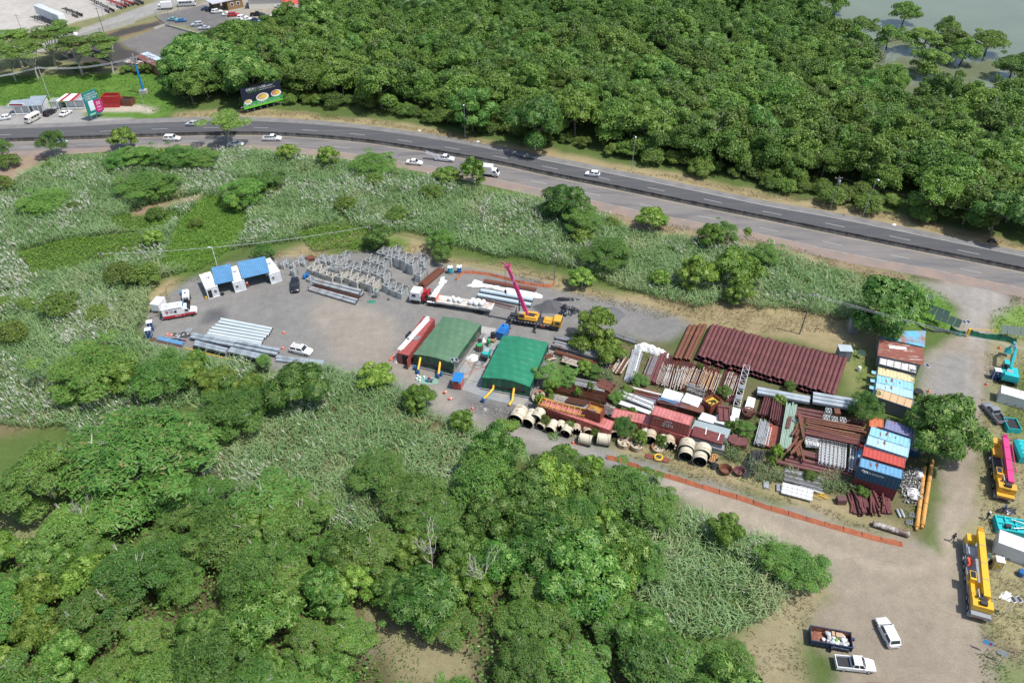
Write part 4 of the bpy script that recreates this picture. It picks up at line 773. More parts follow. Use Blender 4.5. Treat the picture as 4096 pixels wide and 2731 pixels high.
car('suv','white',3551,2526,95,'white crossover parked at the bottom of the dirt junction',s=1.0);car('pickup','white',3420,2655,-6,'white double cab pickup beside the rubbish skip',s=1.02);car('sedan','darkred',3545,2762,-8,'dark red car cut off by the bottom edge',s=1.)
def bus(L,W,H,col,u,v,hd,label,stripe=None,cat='bus',name='minibus'):
 q=P(u,v,1.2);t=T(name,label,cat,(q.x,q.y,0),R_(hd),s=.88);h=L/2;w_=W/2;m=PT[col];b=MB()
 b.loft([csec(-h,.45,H-.25,w_*.95,.12),csec(-h+.15,.32,H-.04,w_,.14),csec(h-1.1,.32,H,w_,.14),csec(h-.35,.34,H-.35,w_*.96,.14),csec(h,.42,1.15,w_*.88,.12)]);b.build('body',m,t,smooth=True)
 for s_ in(-1,1):
  n=max(2,int((L-1.6)/1.15))
  for k in range(n):b=MB();b.box((-h+.7+k*(L-1.9)/n+.45,s_*(w_+.004),H*.66),((L-1.9)/n-.12,.03,H*.26));b.build('window',glass,t)
  b=MB();b.box((h-.02,s_*w_*.6,.75),(.08,.3,.16));b.build('headlight',wlamp,t);b=MB();b.box((-h,s_*w_*.8,.95),(.06,.16,.3));b.build('taillight',redl,t)
  if stripe:b=MB();b.box((-.1,s_*(w_+.006),.52),(L-1.0,.02,.18));b.build('stripe',stripe,t)
  b=MB();b.box((h-.5,s_*(w_+.12),H*.66),(.1,.14,.3));b.build('mirror',blackm,t)
 b=MB();b.add([(h-.12+.015,-w_*.8,1.3),(h-.12+.015,w_*.8,1.3),(h-.42,w_*.8,H-.42),(h-.42,-w_*.8,H-.42)],[(0,1,2,3)]);b.v=[(x+.10,y,z)for x,y,z in b.v];b.add([(x-.05,y,z)for x,y,z in b.v],[(3,2,1,0)]);b.build('windshield',glass,t)
 b=MB();b.box((-h-.004,0,H*.68),(.03,W*.7,H*.24));b.build('rear_window',glass,t)
 b=MB();b.box((-h*.2,0,H+.06),(1.4,.9,.14),taper=.15);b.build('roof_unit',m,t)
 for x in(-h*.55,h*.58):
  for y in(-w_+.12,w_-.12):wheel(t,x,y,.38,.24)
 return t
bus(7.2,2.1,2.75,'white',277,149,14,'white small bus with a blue lower stripe on the far side road',PT['navy']);bus(7.2,2.1,2.75,'white',747,12,12,'white minibus at the top edge near the gate',PT['navy']);bus(5.2,1.9,2.3,'cream',128,467,-108,'cream passenger van parked in front of the first kiosk',cat='van',name='passenger_van')
def box_truck(u,v,hd,label,Lb=4.2,boxc='white'):
 q=P(u,v,1.5);t=T('box_truck',label,'truck',(q.x,q.y,0),R_(hd),s=.88);b=MB();b.box((-1,0,2.0),(Lb,2.1,2.2));b.build('cargo_box',PT[boxc],t)
 x0=Lb/2-1+.1;b=MB();b.loft([csec(x0,.5,2.2,.95,.1),csec(x0+.9,.5,2.25,.95,.1),csec(x0+1.55,.5,1.35,.93,.1),csec(x0+1.7,.5,1.1,.9,.1)]);b.build('cab',PT['white'],t,smooth=True)
 b=MB();b.add([(x0+1.56,-.75,1.4),(x0+1.56,.75,1.4),(x0+1.0,.72,2.15),(x0+1.0,-.72,2.15)],[(0,1,2,3)]);b.v=[(x+.03,y,z+.01)for x,y,z in b.v];b.build('windshield',glass,t)
 for s_ in(-1,1):b=MB();b.box((x0+.6,s_*.955,1.75),(.7,.03,.5));b.build('side_window',glass,t);b=MB();b.box((x0+1.68,s_*.65,.85),(.08,.28,.2));b.build('headlight',wlamp,t)
 b=MB();b.box((-.4,0,.7),(Lb+1.6,.8,.25));b.build('chassis',blackm,t)
 for x in(-2.0,x0+.8):
  for y in(-.85,.85):wheel(t,x,y,.4,.26)
 return t
box_truck(655,22,190,'white box truck on the far side road near the gate');box_truck(1955,680,-14,'white box truck half hidden by the round leafy tree on the highway')
def chassis(u1,v1,u2,v2,col,label,group=None,wheels=3,box=None):
 a,c=P(u1,v1,1),P(u2,v2,1);t=T('trailer_chassis',label,'trailer',(a.x,a.y,0),ang(a,c),group);L=(c-a).length;m=mat('frame_'+col,{'black':(.035,.035,.035),'red':(.34,.03,.035)}[col],rough=.6,var=.3)
 b=MB();[b.bar((0,y,1.15),(L,y,1.15),.16,.32)for y in(-.45,.45)];[b.bar((x,-1.15 if k%3==0 else-.45,1.2),(x,1.15 if k%3==0 else .45,1.2),.14,.18)for k,x in enumerate(np.linspace(.1,L-.1,10))];b.build('frame',m,t)
 b=MB();[b.bar((2.2,y,.1),(2.2,y,1.1),.12,.12)for y in(-.5,.5)];b.build('landing_legs',m,t)
 for k in range(wheels):
  for y in(-.95,.95):wheel(t,L-1.3-1.3*k,y,.48,.5)
 return t,L
chassis(130,69,222,103,'black','empty black trailer chassis parked left of the white box trailer');chassis(256,36,322,60,'black','empty black trailer chassis right of the white box trailer');chassis(370,3,448,42,'black','black trailer chassis beside the grey lamp pole');chassis(435,2,498,26,'red','long red trailer chassis at the top edge',group='red trailer chassis');chassis(478,-4,528,16,'red','shorter red trailer chassis right of the long one',group='red trailer chassis');chassis(528,-5,566,12,'black','black trailer chassis right of the red ones')
t,L=chassis(162,56,256,96,'black','white box trailer standing in the far lot');t.name='box_trailer';t['category']='trailer'
b=MB();b.box((L/2-.2,0,2.75),(L+.4,2.5,2.8));b.build('box_body',mat('white_trailer',(.62,.65,.67),rough=.5,c2=(.42,.45,.48),scale=.6,var=.1),t);b=MB();b.box((L+.03,0,2.75),(.06,2.3,2.6));b.build('rear_doors',PT['white'],t)
for k in range(14):b=MB();b.box((.6+k*(L-1)/13,0,4.17),(.35,2.2,.04));b.build('roof_panel',mat('roof_panel',(.55,.58,.6)),t)
q=P(3965,972);t=T('motorcycle','dark motorcycle parked on the far highway shoulder at the right edge','motorcycle',(q.x,q.y,0),R_(-14))
b=MB();b.loft([[(x,-w_,z0),(x,w_,z0),(x,w_*.7,z1),(x,-w_*.7,z1)]for x,w_,z0,z1 in((-.8,.12,.7,.85),(-.2,.18,.5,.85),(.25,.2,.55,1.0),(.5,.1,.7,.95))]);b.build('body',mat('moto_paint',(.03,.03,.08),rough=.3),t,smooth=True)
b=MB();b.tube([(.62,0,.32),(.42,0,1.05)],.04,n=6);b.tube([(.42,-.36,1.08),(.42,.36,1.08)],.03,n=6);b.build('handlebar',steelm,t);b=MB();b.box((-.3,0,.88),(.6,.26,.09));b.build('seat',blackm,t)
for x in(-.68,.66):b=MB();b.tube([(0,-.06,0),(0,.06,0)],.31,n=14);b.build('wheel',tyre,t,loc=(x,0,.31))
K=.925
def rusty(n,c,amt=.12,rust=(.16,.055,.03),sc=1.2,r=.55):return mat(n,c,rough=r,c2=rust,scale=sc,lo=.62-amt,hi=.70-amt*.6,var=.14,vs=1.2)
def boxm(name,c,d,m,par=None,rz=0.,taper=0.,loc=None,label=None):
 b=MB();b.box(c,d,rz=rz,taper=taper);o=b.build(name,m,par,loc=loc)
 if label:o['label']=label
 return o
def thing_box(name,label,cat,u,v,z,d,rz,m,group=None):
 q=P(u,v,z);o=boxm(name,(0,0,d[2]/2),d,m,loc=(q.x,q.y,z));o.rotation_euler=(0,0,rz);tagp(o,label,cat,group);return o
def container(p1,p2,dep,z0,H,m,label,name='shipping_container',door='right',roofm=None,ribs=True,cat='container',group=None,loc_open=False):
 """p1->p2 is the long lower edge that faces the camera, the box extends away from it"""
 p1,p2=Vector(p1),Vector(p2);L=(p2-p1).length;t=T(name,label,cat,(p1[0],p1[1],z0),ang(p1,p2),group);st=.055 if ribs else 0.
 def wall(nm,org,dx,ln,out):
  n=max(4,int(ln/.14));vs=[];pr=(0,0,1,1)
  for i in range(n+1):
   o=out*(st*(pr[i%4]))if 0<i<n else out*0
   for z in(.12,H-.10):vs.append(org+dx*(ln*i/n)+o+Vector((0,0,z)))
  b=MB();b.add(vs,[(2*i,2*i+2,2*i+3,2*i+1)for i in range(n)]);b.build(nm,m,t)
 X,Y=Vector((1,0,0)),Vector((0,1,0));wall('side_wall',Vector((0,.03,0)),X,L,-Y*1.0);wall('side_wall',Vector((L,dep-.03,0)),-X,L,Y)
 ex=0 if door=='left' else L
 if door=='right':wall('end_wall',Vector((.03,dep,0)),-Y,dep,-X)
 else:wall('end_wall',Vector((L-.03,0,0)),Y,dep,X)
 n=max(6,int(L/.14));vs=[]
 for i in range(n+1):
  z=H-.06+(.035 if ribs and i%4 in(2,3)else 0)
  for y in(.05,dep-.05):vs.append((L*i/n,y,z))
 b=MB();b.add(vs,[(2*i,2*i+2,2*i+3,2*i+1)for i in range(n)]);b.add([(0,0,.06),(L,0,.06),(L,dep,.06),(0,dep,.06)],[(3,2,1,0)]);b.build('roof',roofm or m,t)
 b=MB()
 for x in(.06,L-.06):
  for y in(.06,dep-.06):b.box((x,y,H/2),(.14,.14,H))
 for y in(.05,dep-.05):b.box((L/2,y,H-.06),(L-.26,.1,.12));b.box((L/2,y,.08),(L-.26,.1,.16))
 for x in(.05,L-.05):b.box((x,dep/2,H-.06),(.1,dep-.26,.12));b.box((x,dep/2,.08),(.1,dep-.26,.16))
 b.build('frame',m,t)
 sg=-1 if door=='left' else 1;xd=(.04 if door=='left' else L-.04)
 for k in(0,1):
  d_=boxm('door',(xd,dep*(.27+.46*k),H/2),(.06,dep*.43,H-.3),m,t)
  b=MB();[b.bar((xd+sg*.06,dep*(.27+.46*k)+o,.2),(xd+sg*.06,dep*(.27+.46*k)+o,H-.2),.04,.04)for o in(-.2,.2)];b.build('lock_bar',steelm,d_)
 return t,L
def pipe_obj(name,a,c,r,m,label,cat='pipe',group=None,wall=.03,n=16,inner=None):
 a,c=Vector(a),Vector(c);b=MB();d=c-a;b.tube([(0,0,0),d*.25,d*.5,d*.75,d],r,n=n,wall=wall,m=m,mi=inner or m);o=b.build(name,m,smooth=True,loc=a);tagp(o,label,cat,group);return o
def bars(name,cat,u1,v1,u2,v2,width,n,size,m,label,group,z=.0,layers=1,jit=.03,shape='box',z2=None,seed=1):
 """n loose bars lying side by side between two photo points (middle of each end), each its own object"""
 g=np.random.default_rng(seed);a,c=P(u1,v1,z),P(u2,v2,z if z2 is None else z2);d=c-a;L=d.length;sd_=Vector((-d.y,d.x,0)).normalized();ms=m if isinstance(m,list)else[m];base={}
 for ly in range(layers):
  for i in range(n):
   mm=ms[int(g.integers(len(ms)))]
   if mm.name not in base:
    b=MB()
    if shape=='box':b.box((L/2,0,size[1]/2),(L,size[0],size[1]))
    elif shape=='ibeam':b.box((L/2,0,size[1]*.06),(L,size[0],size[1]*.12));b.box((L/2,0,size[1]*.94),(L,size[0],size[1]*.12));b.box((L/2,0,size[1]/2),(L,size[0]*.14,size[1]*.74))
    elif shape=='channel':b.box((L/2,0,size[1]*.06),(L,size[0],size[1]*.12));[b.box((L/2,s_*size[0]*.44,size[1]/2),(L,size[0]*.12,size[1]*.8))for s_ in(-1,1)]
    elif shape=='pole':b.tube([(0,0,size[0]/2),(L*.5,0,size[0]/2),(L,0,size[0]/2)],size[0]/2,n=7)
    base[mm.name]=b.mesh(name,mm,smooth=(shape=='pole'))
   off=(i-(n-1)/2)/max(1,n)*width+g.normal()*jit;p=a+sd_*off+d.normalized()*g.normal()*jit*4;zz=z+ly*size[1]*1.03+g.uniform(0,jit*.5)
   o=link(name,base[mm.name],None,(p.x,p.y,zz),(0,-math.atan2(c.z-a.z,L)if z2 is not None else 0,ang(a,c)+g.normal()*jit*.12));o.scale=(g.uniform(.9,1.03),1,1)
   tagp(o,label,cat,group)
wp_=mat('cabin_white',(.66,.68,.70),rough=.5,var=.06);wroof=rusty('cabin_roof',(.80,.80,.78),.02,(.45,.14,.06),.8);dark=mat('dark_inside',(.02,.02,.022),rough=.9,var=0)
bluer=mat('blue_sheet',(.11,.27,.46),rough=.4,var=.15,vs=.7)
cab_rz=None
def cabin(u1,v1,u2,v2,label,dep=5.7,opened=False):
 a,c=P(u1,v1),P(u2,v2);t=T('site_cabin',label,'cabin',(a.x,a.y,0),ang(a,c));L=2.2
 b=MB();b.box((L/2,dep/2,1.16),(L-.04,dep-.04,2.2));b.build('walls',wp_,t)
 boxm('roof',(L/2,dep/2,2.32),(L+.04,dep+.04,.12),wroof,t)
 b=MB();[b.box((x,y,1.14),(.1,.1,2.27))for x in(.03,L-.03)for y in(.03,dep-.03)];b.box((L/2,.0,.07),(L,.08,.14));b.build('frame',PT['white'],t)
 dx=.55 if opened else 1.6;d_=boxm('door',(dx,-.012,1.0),(.72,.04,1.8),dark if opened else wp_,t)
 wx=1.6 if opened else .6;w_=boxm('window',(wx,-.012,1.35),(.62,.05,.8),PT['white'],t);boxm('pane',(wx,-.04,1.35),(.5,.02,.66),glass,w_);[boxm('bar',(wx+k*.16,-.055,1.35),(.03,.02,.66),PT['white'],w_)for k in(-1,0,1)]
 u_=boxm('air_conditioner',(1.35,3.6,2.52),(.75,.35,.3),mat('ac_grey',(.5,.5,.5)),t);b=MB();b.tube([(1.35,3.41,2.52),(1.35,3.40,2.52)],.12,n=10);b.build('fan',dark,u_)
 return t
cabin(835,1196,880,1183,'white site cabin at the left with an open dark doorway and rust stains',opened=True);cabin(942,1171,987,1158,'white site cabin between the two blue roofs');cabin(1086,1137,1129,1123,'white site cabin at the right end with weeds at its foot')
def blue_roof(q4,z,label):
 TL,TR,BR,BL=[P(u,v,zz)for(u,v),zz in zip(q4,(z+.1,z+.1,z-.15,z-.15))];t=T('blue_roof',label,'canopy roof',(BL.x,BL.y,0));O=Vector((BL.x,BL.y,0));b=MB();nu=96
 def fn(i,j):p=BL.lerp(BR,i).lerp(TL.lerp(TR,i),j)-O;p.z+=.035*math.sin(i*2*math.pi*(nu/6));return p
 b.sheet(fn,nu,1,thick=.02);b.build('roof_sheet',bluer,t)
 for p in(TL,TR,BR,BL):b=MB();c=(p-O)*.97+(BR-O)*.015+(TL-O)*.015;b.bar((c.x,c.y,0),(c.x,c.y,p.z-.08),.08,.08);b.build('post',steelm,t)
blue_roof([(845,1070),(922,1055),(935,1122),(860,1139)],2.7,'blue corrugated roof between the left and middle cabins');blue_roof([(949,1048),(1060,1025),(1079,1089),(968,1115)],2.85,'larger blue corrugated roof between the middle and right cabins')
red=mat('red_plastic',(.55,.035,.025),rough=.4,var=.08);orange=mat('cone_orange',(.75,.10,.03),rough=.5,var=.08);bluep=mat('blue_plastic',(.02,.12,.33),rough=.35,var=.1);yel=mat('yellow_plastic',(.75,.45,.03),rough=.4,var=.1);whitep=mat('white_plastic',(.78,.78,.76),rough=.5,var=.08);wood=mat('pallet_wood',(.28,.20,.12),rough=.9,var=.3,vs=3)
def barrel(u,v,label,m=bluep,h=.82,r=.27,z=0,group=None,name='barrel',cat='barrel',lid=None):
 q=P(u,v,z+h*.5);t=T(name,label,cat,(q.x,q.y,z),0,group);b=MB();b.lathe([(r*.94,0),(r,.04),(r,h*.32),(r*1.05,h*.34),(r,h*.36),(r,h*.64),(r*1.05,h*.66),(r,h*.68),(r,h-.04),(r*.92,h)],n=14);b.build('drum',m,t,smooth=True);b=MB();b.lathe([(r*.86,h),(r*.86,h+.02)],n=14);b.build('lid',lid or m,t);return t
def cone(u,v,label,group='traffic cones',fallen=False):
 q=P(u,v,.2);t=T('traffic_cone',label,'traffic cone',(q.x,q.y,0),0,group);b=MB();b.lathe([(.20,.03),(.035,.68),(.02,.69)],n=10);c_=b.build('cone_body',orange,t,smooth=True);boxm('base',(0,0,.02),(.42,.42,.04),orange,t);b=MB();b.lathe([(.135,.30),(.095,.46)],n=10);b.build('white_band',whitep,c_)
 if fallen:t.rotation_euler=(0,R_(84),R_(fallen));t.location.z=.18
 t.scale=(1.15,)*3;return t
for u,v,l in[(1135,1329,'orange cone standing near the ends of the grey pipes'),(1131,1392,'orange cone between the box beams and the parked white car'),(668,1338,'orange cone beside the crumpled tarp, left one'),(684,1341,'orange cone just left of the crumpled tarp'),(737,1361,'orange cone between the tarp and the box beams'),(2292,1768,'orange cone left of a pair before the cream pipes'),(2316,1770,'orange cone right of a pair before the cream pipes'),
    (3946,1535,'orange cone on the roadside below the blue toilet'),(3715,1563,'orange cone beside the big wheel at the yellow cabin row'),(3998,1390,'orange cone behind the turquoise excavator'),(1890,1633,'orange cone on the rubble by the track')]:cone(u,v,l)
cone(1776,1571,'fallen orange cone, upper one by the guard booth',fallen=40);cone(1795,1594,'fallen orange cone, lower one by the guard booth',fallen=5)
for k,(u,v)in enumerate([(1562,1437),(1567,1430),(1573,1424)]):cone(u,v,'orange cones stacked beside the red container at the first tent',group='cones beside the red container')
q=P(992,1150);t=T('water_cooler','red drink cooler on a wooden stand between the cabins','cooler',(q.x,q.y,0));b=MB();[b.bar((x,y,0),(x*.6,y*.6,.7),.06,.06)for x in(-.25,.25)for y in(-.25,.25)];b.build('stand',wood,t);b=MB();b.lathe([(.22,.7),(.26,.75),(.26,1.2),(.2,1.25)],n=12);b.build('tank',red,t,smooth=True);b=MB();b.lathe([(.21,1.25),(.2,1.33)],n=12);b.build('lid',whitep,t)
barrel(825,1190,'yellow jug beside the open door of the left cabin',yel,.5,.22,name='jug',cat='jug');barrel(1072,1118,'dark green water tank under the larger blue roof',mat('dkgreen',(.02,.06,.04)),1.1,.3,name='water_tank',cat='water tank')
q=P(893,1178);b=MB();[b.box((random.uniform(-.4,.4),random.uniform(-.25,.25),.18),(.45,.4,.35),rz=random.random()*3,taper=.45)for _ in range(6)];tagp(b.build('rubbish_bags',blackm,loc=(q.x,q.y,0)),'pile of black rubbish bags beside the left cabin corner','rubbish bags',kind='stuff')
for u,v,l in[(895,1140,'wooden bench in the shade of the smaller blue roof'),(1020,1098,'long wooden bench in the shade of the larger blue roof')]:
 q=P(u,v);t=T('work_bench',l,'bench',(q.x,q.y,0),R_(18));boxm('top',(0,0,.75),(2.6,.7,.06),wood,t);[boxm('leg',(x,y,.36),(.08,.08,.72),wood,t)for x in(-1.2,1.2)for y in(-.28,.28)]
q=P(869,1066);t=T('lamp_post','thin white lamp post behind the left cabin','lamp post',(q.x,q.y,0));b=MB();b.tube([(0,0,0),(0,0,4.6)],.07,n=8);b.build('pole',whitep,t);b=MB();b.bar((0,0,4.6),(-.5,0,4.7),.1,.08);b.build('arm',whitep,t);boxm('lamp_head',(-.6,0,4.7),(.4,.2,.1),whitep,t)
a,c=P(658,1284),P(792,1262);t=T('ambulance','white and red ambulance with a shield emblem parked at the yard edge','ambulance',(a.x,a.y,0),ang(a,c),s=.92)
W_=2.1;wht,rdp=PT['white'],PT['red']
b=MB();b.box((2.05,W_/2,1.75),(4.1,W_,2.0));b.build('body',wht,t)
b=MB();b.loft([csec(4.1,.5,2.45,.98,.12),csec(4.75,.48,2.35,.98,.16),csec(5.3,.46,1.45,.96,.1),csec(6.3,.5,1.3,.9,.12),csec(6.55,.55,1.0,.8,.1)]);b.v=[(x,y+W_/2,z)for x,y,z in b.v];b.build('cab',wht,t,smooth=True)
b=MB();b.box((2.05,-.012,.78),(4.1,.03,.62));b.box((5.2,.07,.82),(2.1,.03,.5));b.box((2.05,W_+.012,.78),(4.1,.03,.62));b.build('red_stripe',rdp,t);boxm('blue_stripe',(2.6,-.015,2.62),(2.4,.03,.12),PT['navy'],t)
b=MB();b.add([(4.8,.22,2.28),(5.35,.2,1.5),(5.35,1.9,1.5),(4.8,1.88,2.28)],[(0,1,2,3)]);b.v=[(x+.06,y,z+.03)for x,y,z in b.v];b.build('windshield',glass,t)
boxm('side_window',(4.75,.055,1.75),(.7,.04,.5),glass,t);boxm('side_window',(2.6,-.012,1.85),(.45,.04,.6),glass,t)
boxm('roof_hatch',(2.05,W_/2,2.80),(3.9,W_-.25,.08),mat('roof_white',(.78,.78,.77)),t)
for k,(x,y)in enumerate([(3.2,.75),(3.2,1.3),(.6,.7),(.9,1.1),(1.2,.7)]):b=MB();b.lathe([(.18,2.85),(.15,2.95)],n=10,c=(x,y,0));b.build('roof_vent',mat('vent_grey',(.3,.31,.33)),t)
boxm('light_bar',(4.25,W_/2,2.86),(.25,1.5,.16),PT['blue'],t)
text('MAS','lettering',.42,PT['navy'],t,(2.0-.2,-.03,2.12),(R_(90),0,0));text('VIDA','lettering',.42,PT['navy'],t,(1.9,-.03,1.72),(R_(90),0,0));text('226-1221','lettering',.34,wht,t,(2.9,-.035,.78),(R_(90),0,0));text('AMBULANCIA','lettering',.22,PT['navy'],t,(1.2,-.03,2.6),(R_(90),0,0))
b=MB();b.prism([(-.27,.33),(0,.40),(.27,.33),(.25,-.1),(0,-.38),(-.25,-.1)],0,.02);b.build('shield_emblem',rdp,t,loc=(.95,-.02,1.9),rot=(R_(90),0,0));text('MV','lettering',.28,wht,t,(.95,-.055,1.92),(R_(90),0,0))
for x in(1.1,5.6):[wheel(t,x,y,.36,.24)for y in(.10,W_-.10)]
[boxm('headlight',(6.56,y,.95),(.06,.3,.2),wlamp,t)for y in(.4,1.7)];boxm('step_bumper',(-.2,W_/2,.45),(.4,1.9,.1),steelm,t)
q=P(641,1238);t=T('box_trailer','white box trailer with a bare steel drawbar behind the ambulance','trailer',(q.x,q.y,0),R_(80));boxm('box',(0,0,1.35),(2.6,1.7,1.5),PT['white'],t);boxm('lid',(0,0,2.12),(2.62,1.72,.05),mat('lid_w',(.74,.74,.74)),t);b=MB();[b.bar((-1.3,y,.45),(-3.0,0,.45),.08,.08)for y in(-.8,.8)];b.bar((-1.9,-1.2,.45),(1.2,-1.2,.45),.06,.06);b.bar((-1.9,-1.2,.45),(-1.9,.6,.45),.06,.06);b.build('drawbar',steelm,t);[wheel(t,0,y,.3,.2)for y in(-.9,.9)]
q=P(748,1196);t=T('light_tower','white bonnet generator on a black trailer beside the ambulance nose','generator',(q.x,q.y,0),R_(-72),s=.9);b=MB();b.loft([[(x,y,z)for y,z in((-.7,.5),(.7,.5),(.72,h_),(.5,h_+.25),(-.5,h_+.25),(-.72,h_))]for x,h_ in((-1.5,1.2),(-1.2,1.5),(1.0,1.5),(1.3,1.25))]);b.build('bonnet',PT['white'],t,smooth=False);boxm('frame',(.6,0,.45),(3.6,1.5,.25),blackm,t);boxm('mast_base',(1.9,0,.9),(.7,.9,.8),blackm,t);boxm('badge',(.2,0,1.77),(.5,.4,.02),PT['navy'],t);b=MB();b.tube([(1.9,0,1.3),(-1.6,0,1.9)],.06,n=6);b.build('mast',steelm,t);[wheel(t,0,y,.3,.2)for y in(-.82,.82)]
barrel(728,1172,'bright blue drum behind the white bonnet generator',mat('cyanp',(.02,.30,.55)),.9,.33)
navyp=mat('toilet_blue',(.012,.06,.20),rough=.4,var=.12)
def toilet(u,v,rz,label,m=navyp):
 q=P(u,v,.9);t=T('portable_toilet',label,'portable toilet',(q.x,q.y,0),rz);b=MB();b.box((0,0,1.0),(1.0,1.0,1.96));b.build('walls',m,t)
 b=MB();b.sheet(lambda i,j:((i-.5)*1.08,(j-.5)*1.08,2.0+.16*math.sin(math.pi*i)**.6*math.sin(math.pi*j)**.6),8,8,thick=.05);b.build('roof',whitep,t,smooth=True)
 d_=boxm('door',(0,-.52,.98),(.78,.04,1.8),m,t);boxm('handle',(.28,-.55,1.0),(.05,.04,.2),whitep,d_);b=MB();[b.box((x,y,1.0),(.05,.05,1.98))for x in(-.51,.51)for y in(-.51,.51)];b.build('corner_trim',whitep,t)
 b=MB();b.tube([(.3,.4,1.9),(.3,.4,2.4)],.06,n=8);b.build('vent_pipe',blackm,t);boxm('sign',(0,-.545,1.5),(.22,.01,.14),whitep,d_)
toilet(602,1304,R_(20),'blue portable toilet at the yard edge, rear one of the pair');toilet(596,1334,R_(14),'blue portable toilet at the yard edge, front one of the pair');toilet(3984,1497,R_(-12),'blue portable toilet beside the turquoise excavator');toilet(3990,2255,R_(-15),'yellow portable toilet with white roof beside the big crane',mat('toilet_yellow',(.55,.40,.05),rough=.5,c2=(.5,.5,.48),scale=1,var=.15))
tarpm=mat('tarp_grey',(.40,.41,.40),rough=.6,c2=(.04,.04,.04),scale=1.3,lo=.42,hi=.5,var=.2)
def heap(name,label,cat,u,v,rx,ry,h,m,rz=0,seed=1,n=26,sharp=.5,kind=None,tex=.25):
 q=P(u,v,h*.3);g=np.random.default_rng(seed);ph=g.uniform(0,6.28,4);b=MB()
 def fn(i,j):
  r=i;a_=j*2*math.pi;rr=1+.12*math.sin(3*a_+ph[0])+.08*math.sin(5*a_+ph[1]);x=rx*r*rr*math.cos(a_);y=ry*r*rr*math.sin(a_)
  z=h*(1-r)**sharp*(1-r**4)if i<1 else 0;z+=(h*tex*(float(vnoise(np.array([x+9]),np.array([y+7]),.8,seed)[0])-.5)+h*tex*.6*(float(vnoise(np.array([x+9]),np.array([y+7]),.33,seed+1)[0])-.5))*(1 if 0<i<1 else 0);return(x,y,max(z,0)+.01)
 b.sheet(fn,n,40);o=b.build(name,m,smooth=True,loc=(q.x,q.y,0));o.rotation_euler=(0,0,rz);tagp(o,label,cat,kind=kind);return o
heap('crumpled_tarp','crumpled black and grey tarp lying by the planks','tarp',722,1345,1.9,1.5,.5,tarpm,seed=3,sharp=.3,tex=.9)
bars('steel_plank','steel plank',592,1355,740,1384,1.0,4,(.2,.12),[rusty('brown_plank',(.13,.10,.09),.2)],'rusty brown plank beside the blue sheets at the yard edge','planks at the yard edge',jit=.05)
bars('blue_plank','steel plank',630,1352,742,1377,.9,3,(.3,.1),[bluer],'bright blue sheet lying on the rusty planks','blue sheets at the yard edge',z=.16,jit=.03)
bars('aluminium_beam','beam',748,1330,765,1313,.9,2,(.28,.16),[galv],'short pale beam lying near the crumpled tarp','short pale beams',z=.02)
bars('aluminium_beam','beam',650,1344,752,1360,.4,1,(.2,.14),[galv],'thin pale beam lying across the tarp edge',None,z=.5)
pgrey=mat('pale_pipe',(.52,.58,.59),rough=.4,var=.06,vs=.5);pin=mat('pipe_inside',(.10,.09,.085),rough=.9)
for k,(a_,c_)in enumerate([((884,1277),(1090,1316)),((876,1288),(1084,1327)),((864,1300),(1078,1338)),((850,1311),(1067,1348)),((838,1322),(1056,1359)),((832,1333),(1050,1371)),((820,1343),(1045,1381))]):
 pipe_obj('pale_pipe',P(*a_,.34),P(*c_,.34),.31,pgrey,'pale grey pipe in the row of seven on the gravel',group='pale grey pipes side by side',inner=pin)
bm2=mat('box_beam_grey',(.36,.41,.44),rough=.45,metal=.15,c2=(.22,.25,.27),scale=.8,var=.12)
def beam(u1,v1,u2,v2,w_,h,z,label,group='grey steel box beams',m=bm2,name='box_beam'):
 a,c=P(u1,v1,z+h),P(u2,v2,z+h);L=(c-a).length;b=MB();hollow=.03
 b.box((L/2,0,h-.02),(L,w_,.04));b.box((L/2,0,.02),(L,w_,.04));[b.box((L/2,s_*(w_/2-.02),h/2),(L,.04,h-.08))for s_ in(-1,1)];o=b.build(name,m,loc=(a.x,a.y,z));o.rotation_euler=(0,0,ang(a,c));tagp(o,label,'steel beam',group);return o
for k,(a_,c_,z0,n_)in enumerate([((770,1334),(943,1366),0,2),((762,1344),(934,1378),0,2),((945,1364),(1118,1398),0,2),((937,1378),(1108,1413),0,2),((778,1364),(908,1396),0,3),((776,1374),(903,1404),0,3),((920,1391),(1068,1424),0,4),((915,1401),(1050,1432),0,4),((1104,1424),(1295,1446),0,1),((1104,1436),(1290,1456),0,1)]):
 for j in range(n_):beam(*a_,*c_,.66,.42,z0+j*.43,'grey steel box beam stacked by the bushes at the yard edge')
bars('timber_sleeper','timber',740,1392,1020,1462,.2,1,(.15,.12),[yel],'yellow edge rail in front of the box beam stacks',None,z=.0)
gf=mat('galv_frame',(.50,.53,.52),rough=.5,metal=.25,c2=(.25,.23,.20),scale=1.2,lo=.5,hi=.62,var=.2,vs=1.5);gf2=mat('beige_frame',(.55,.53,.46),rough=.6,c2=(.30,.27,.22),scale=1.2,lo=.5,hi=.65,var=.2);gdk=mat('frame_bars',(.24,.235,.23),rough=.7,var=.2)
FW,FL,FH=1.42,2.75,.21
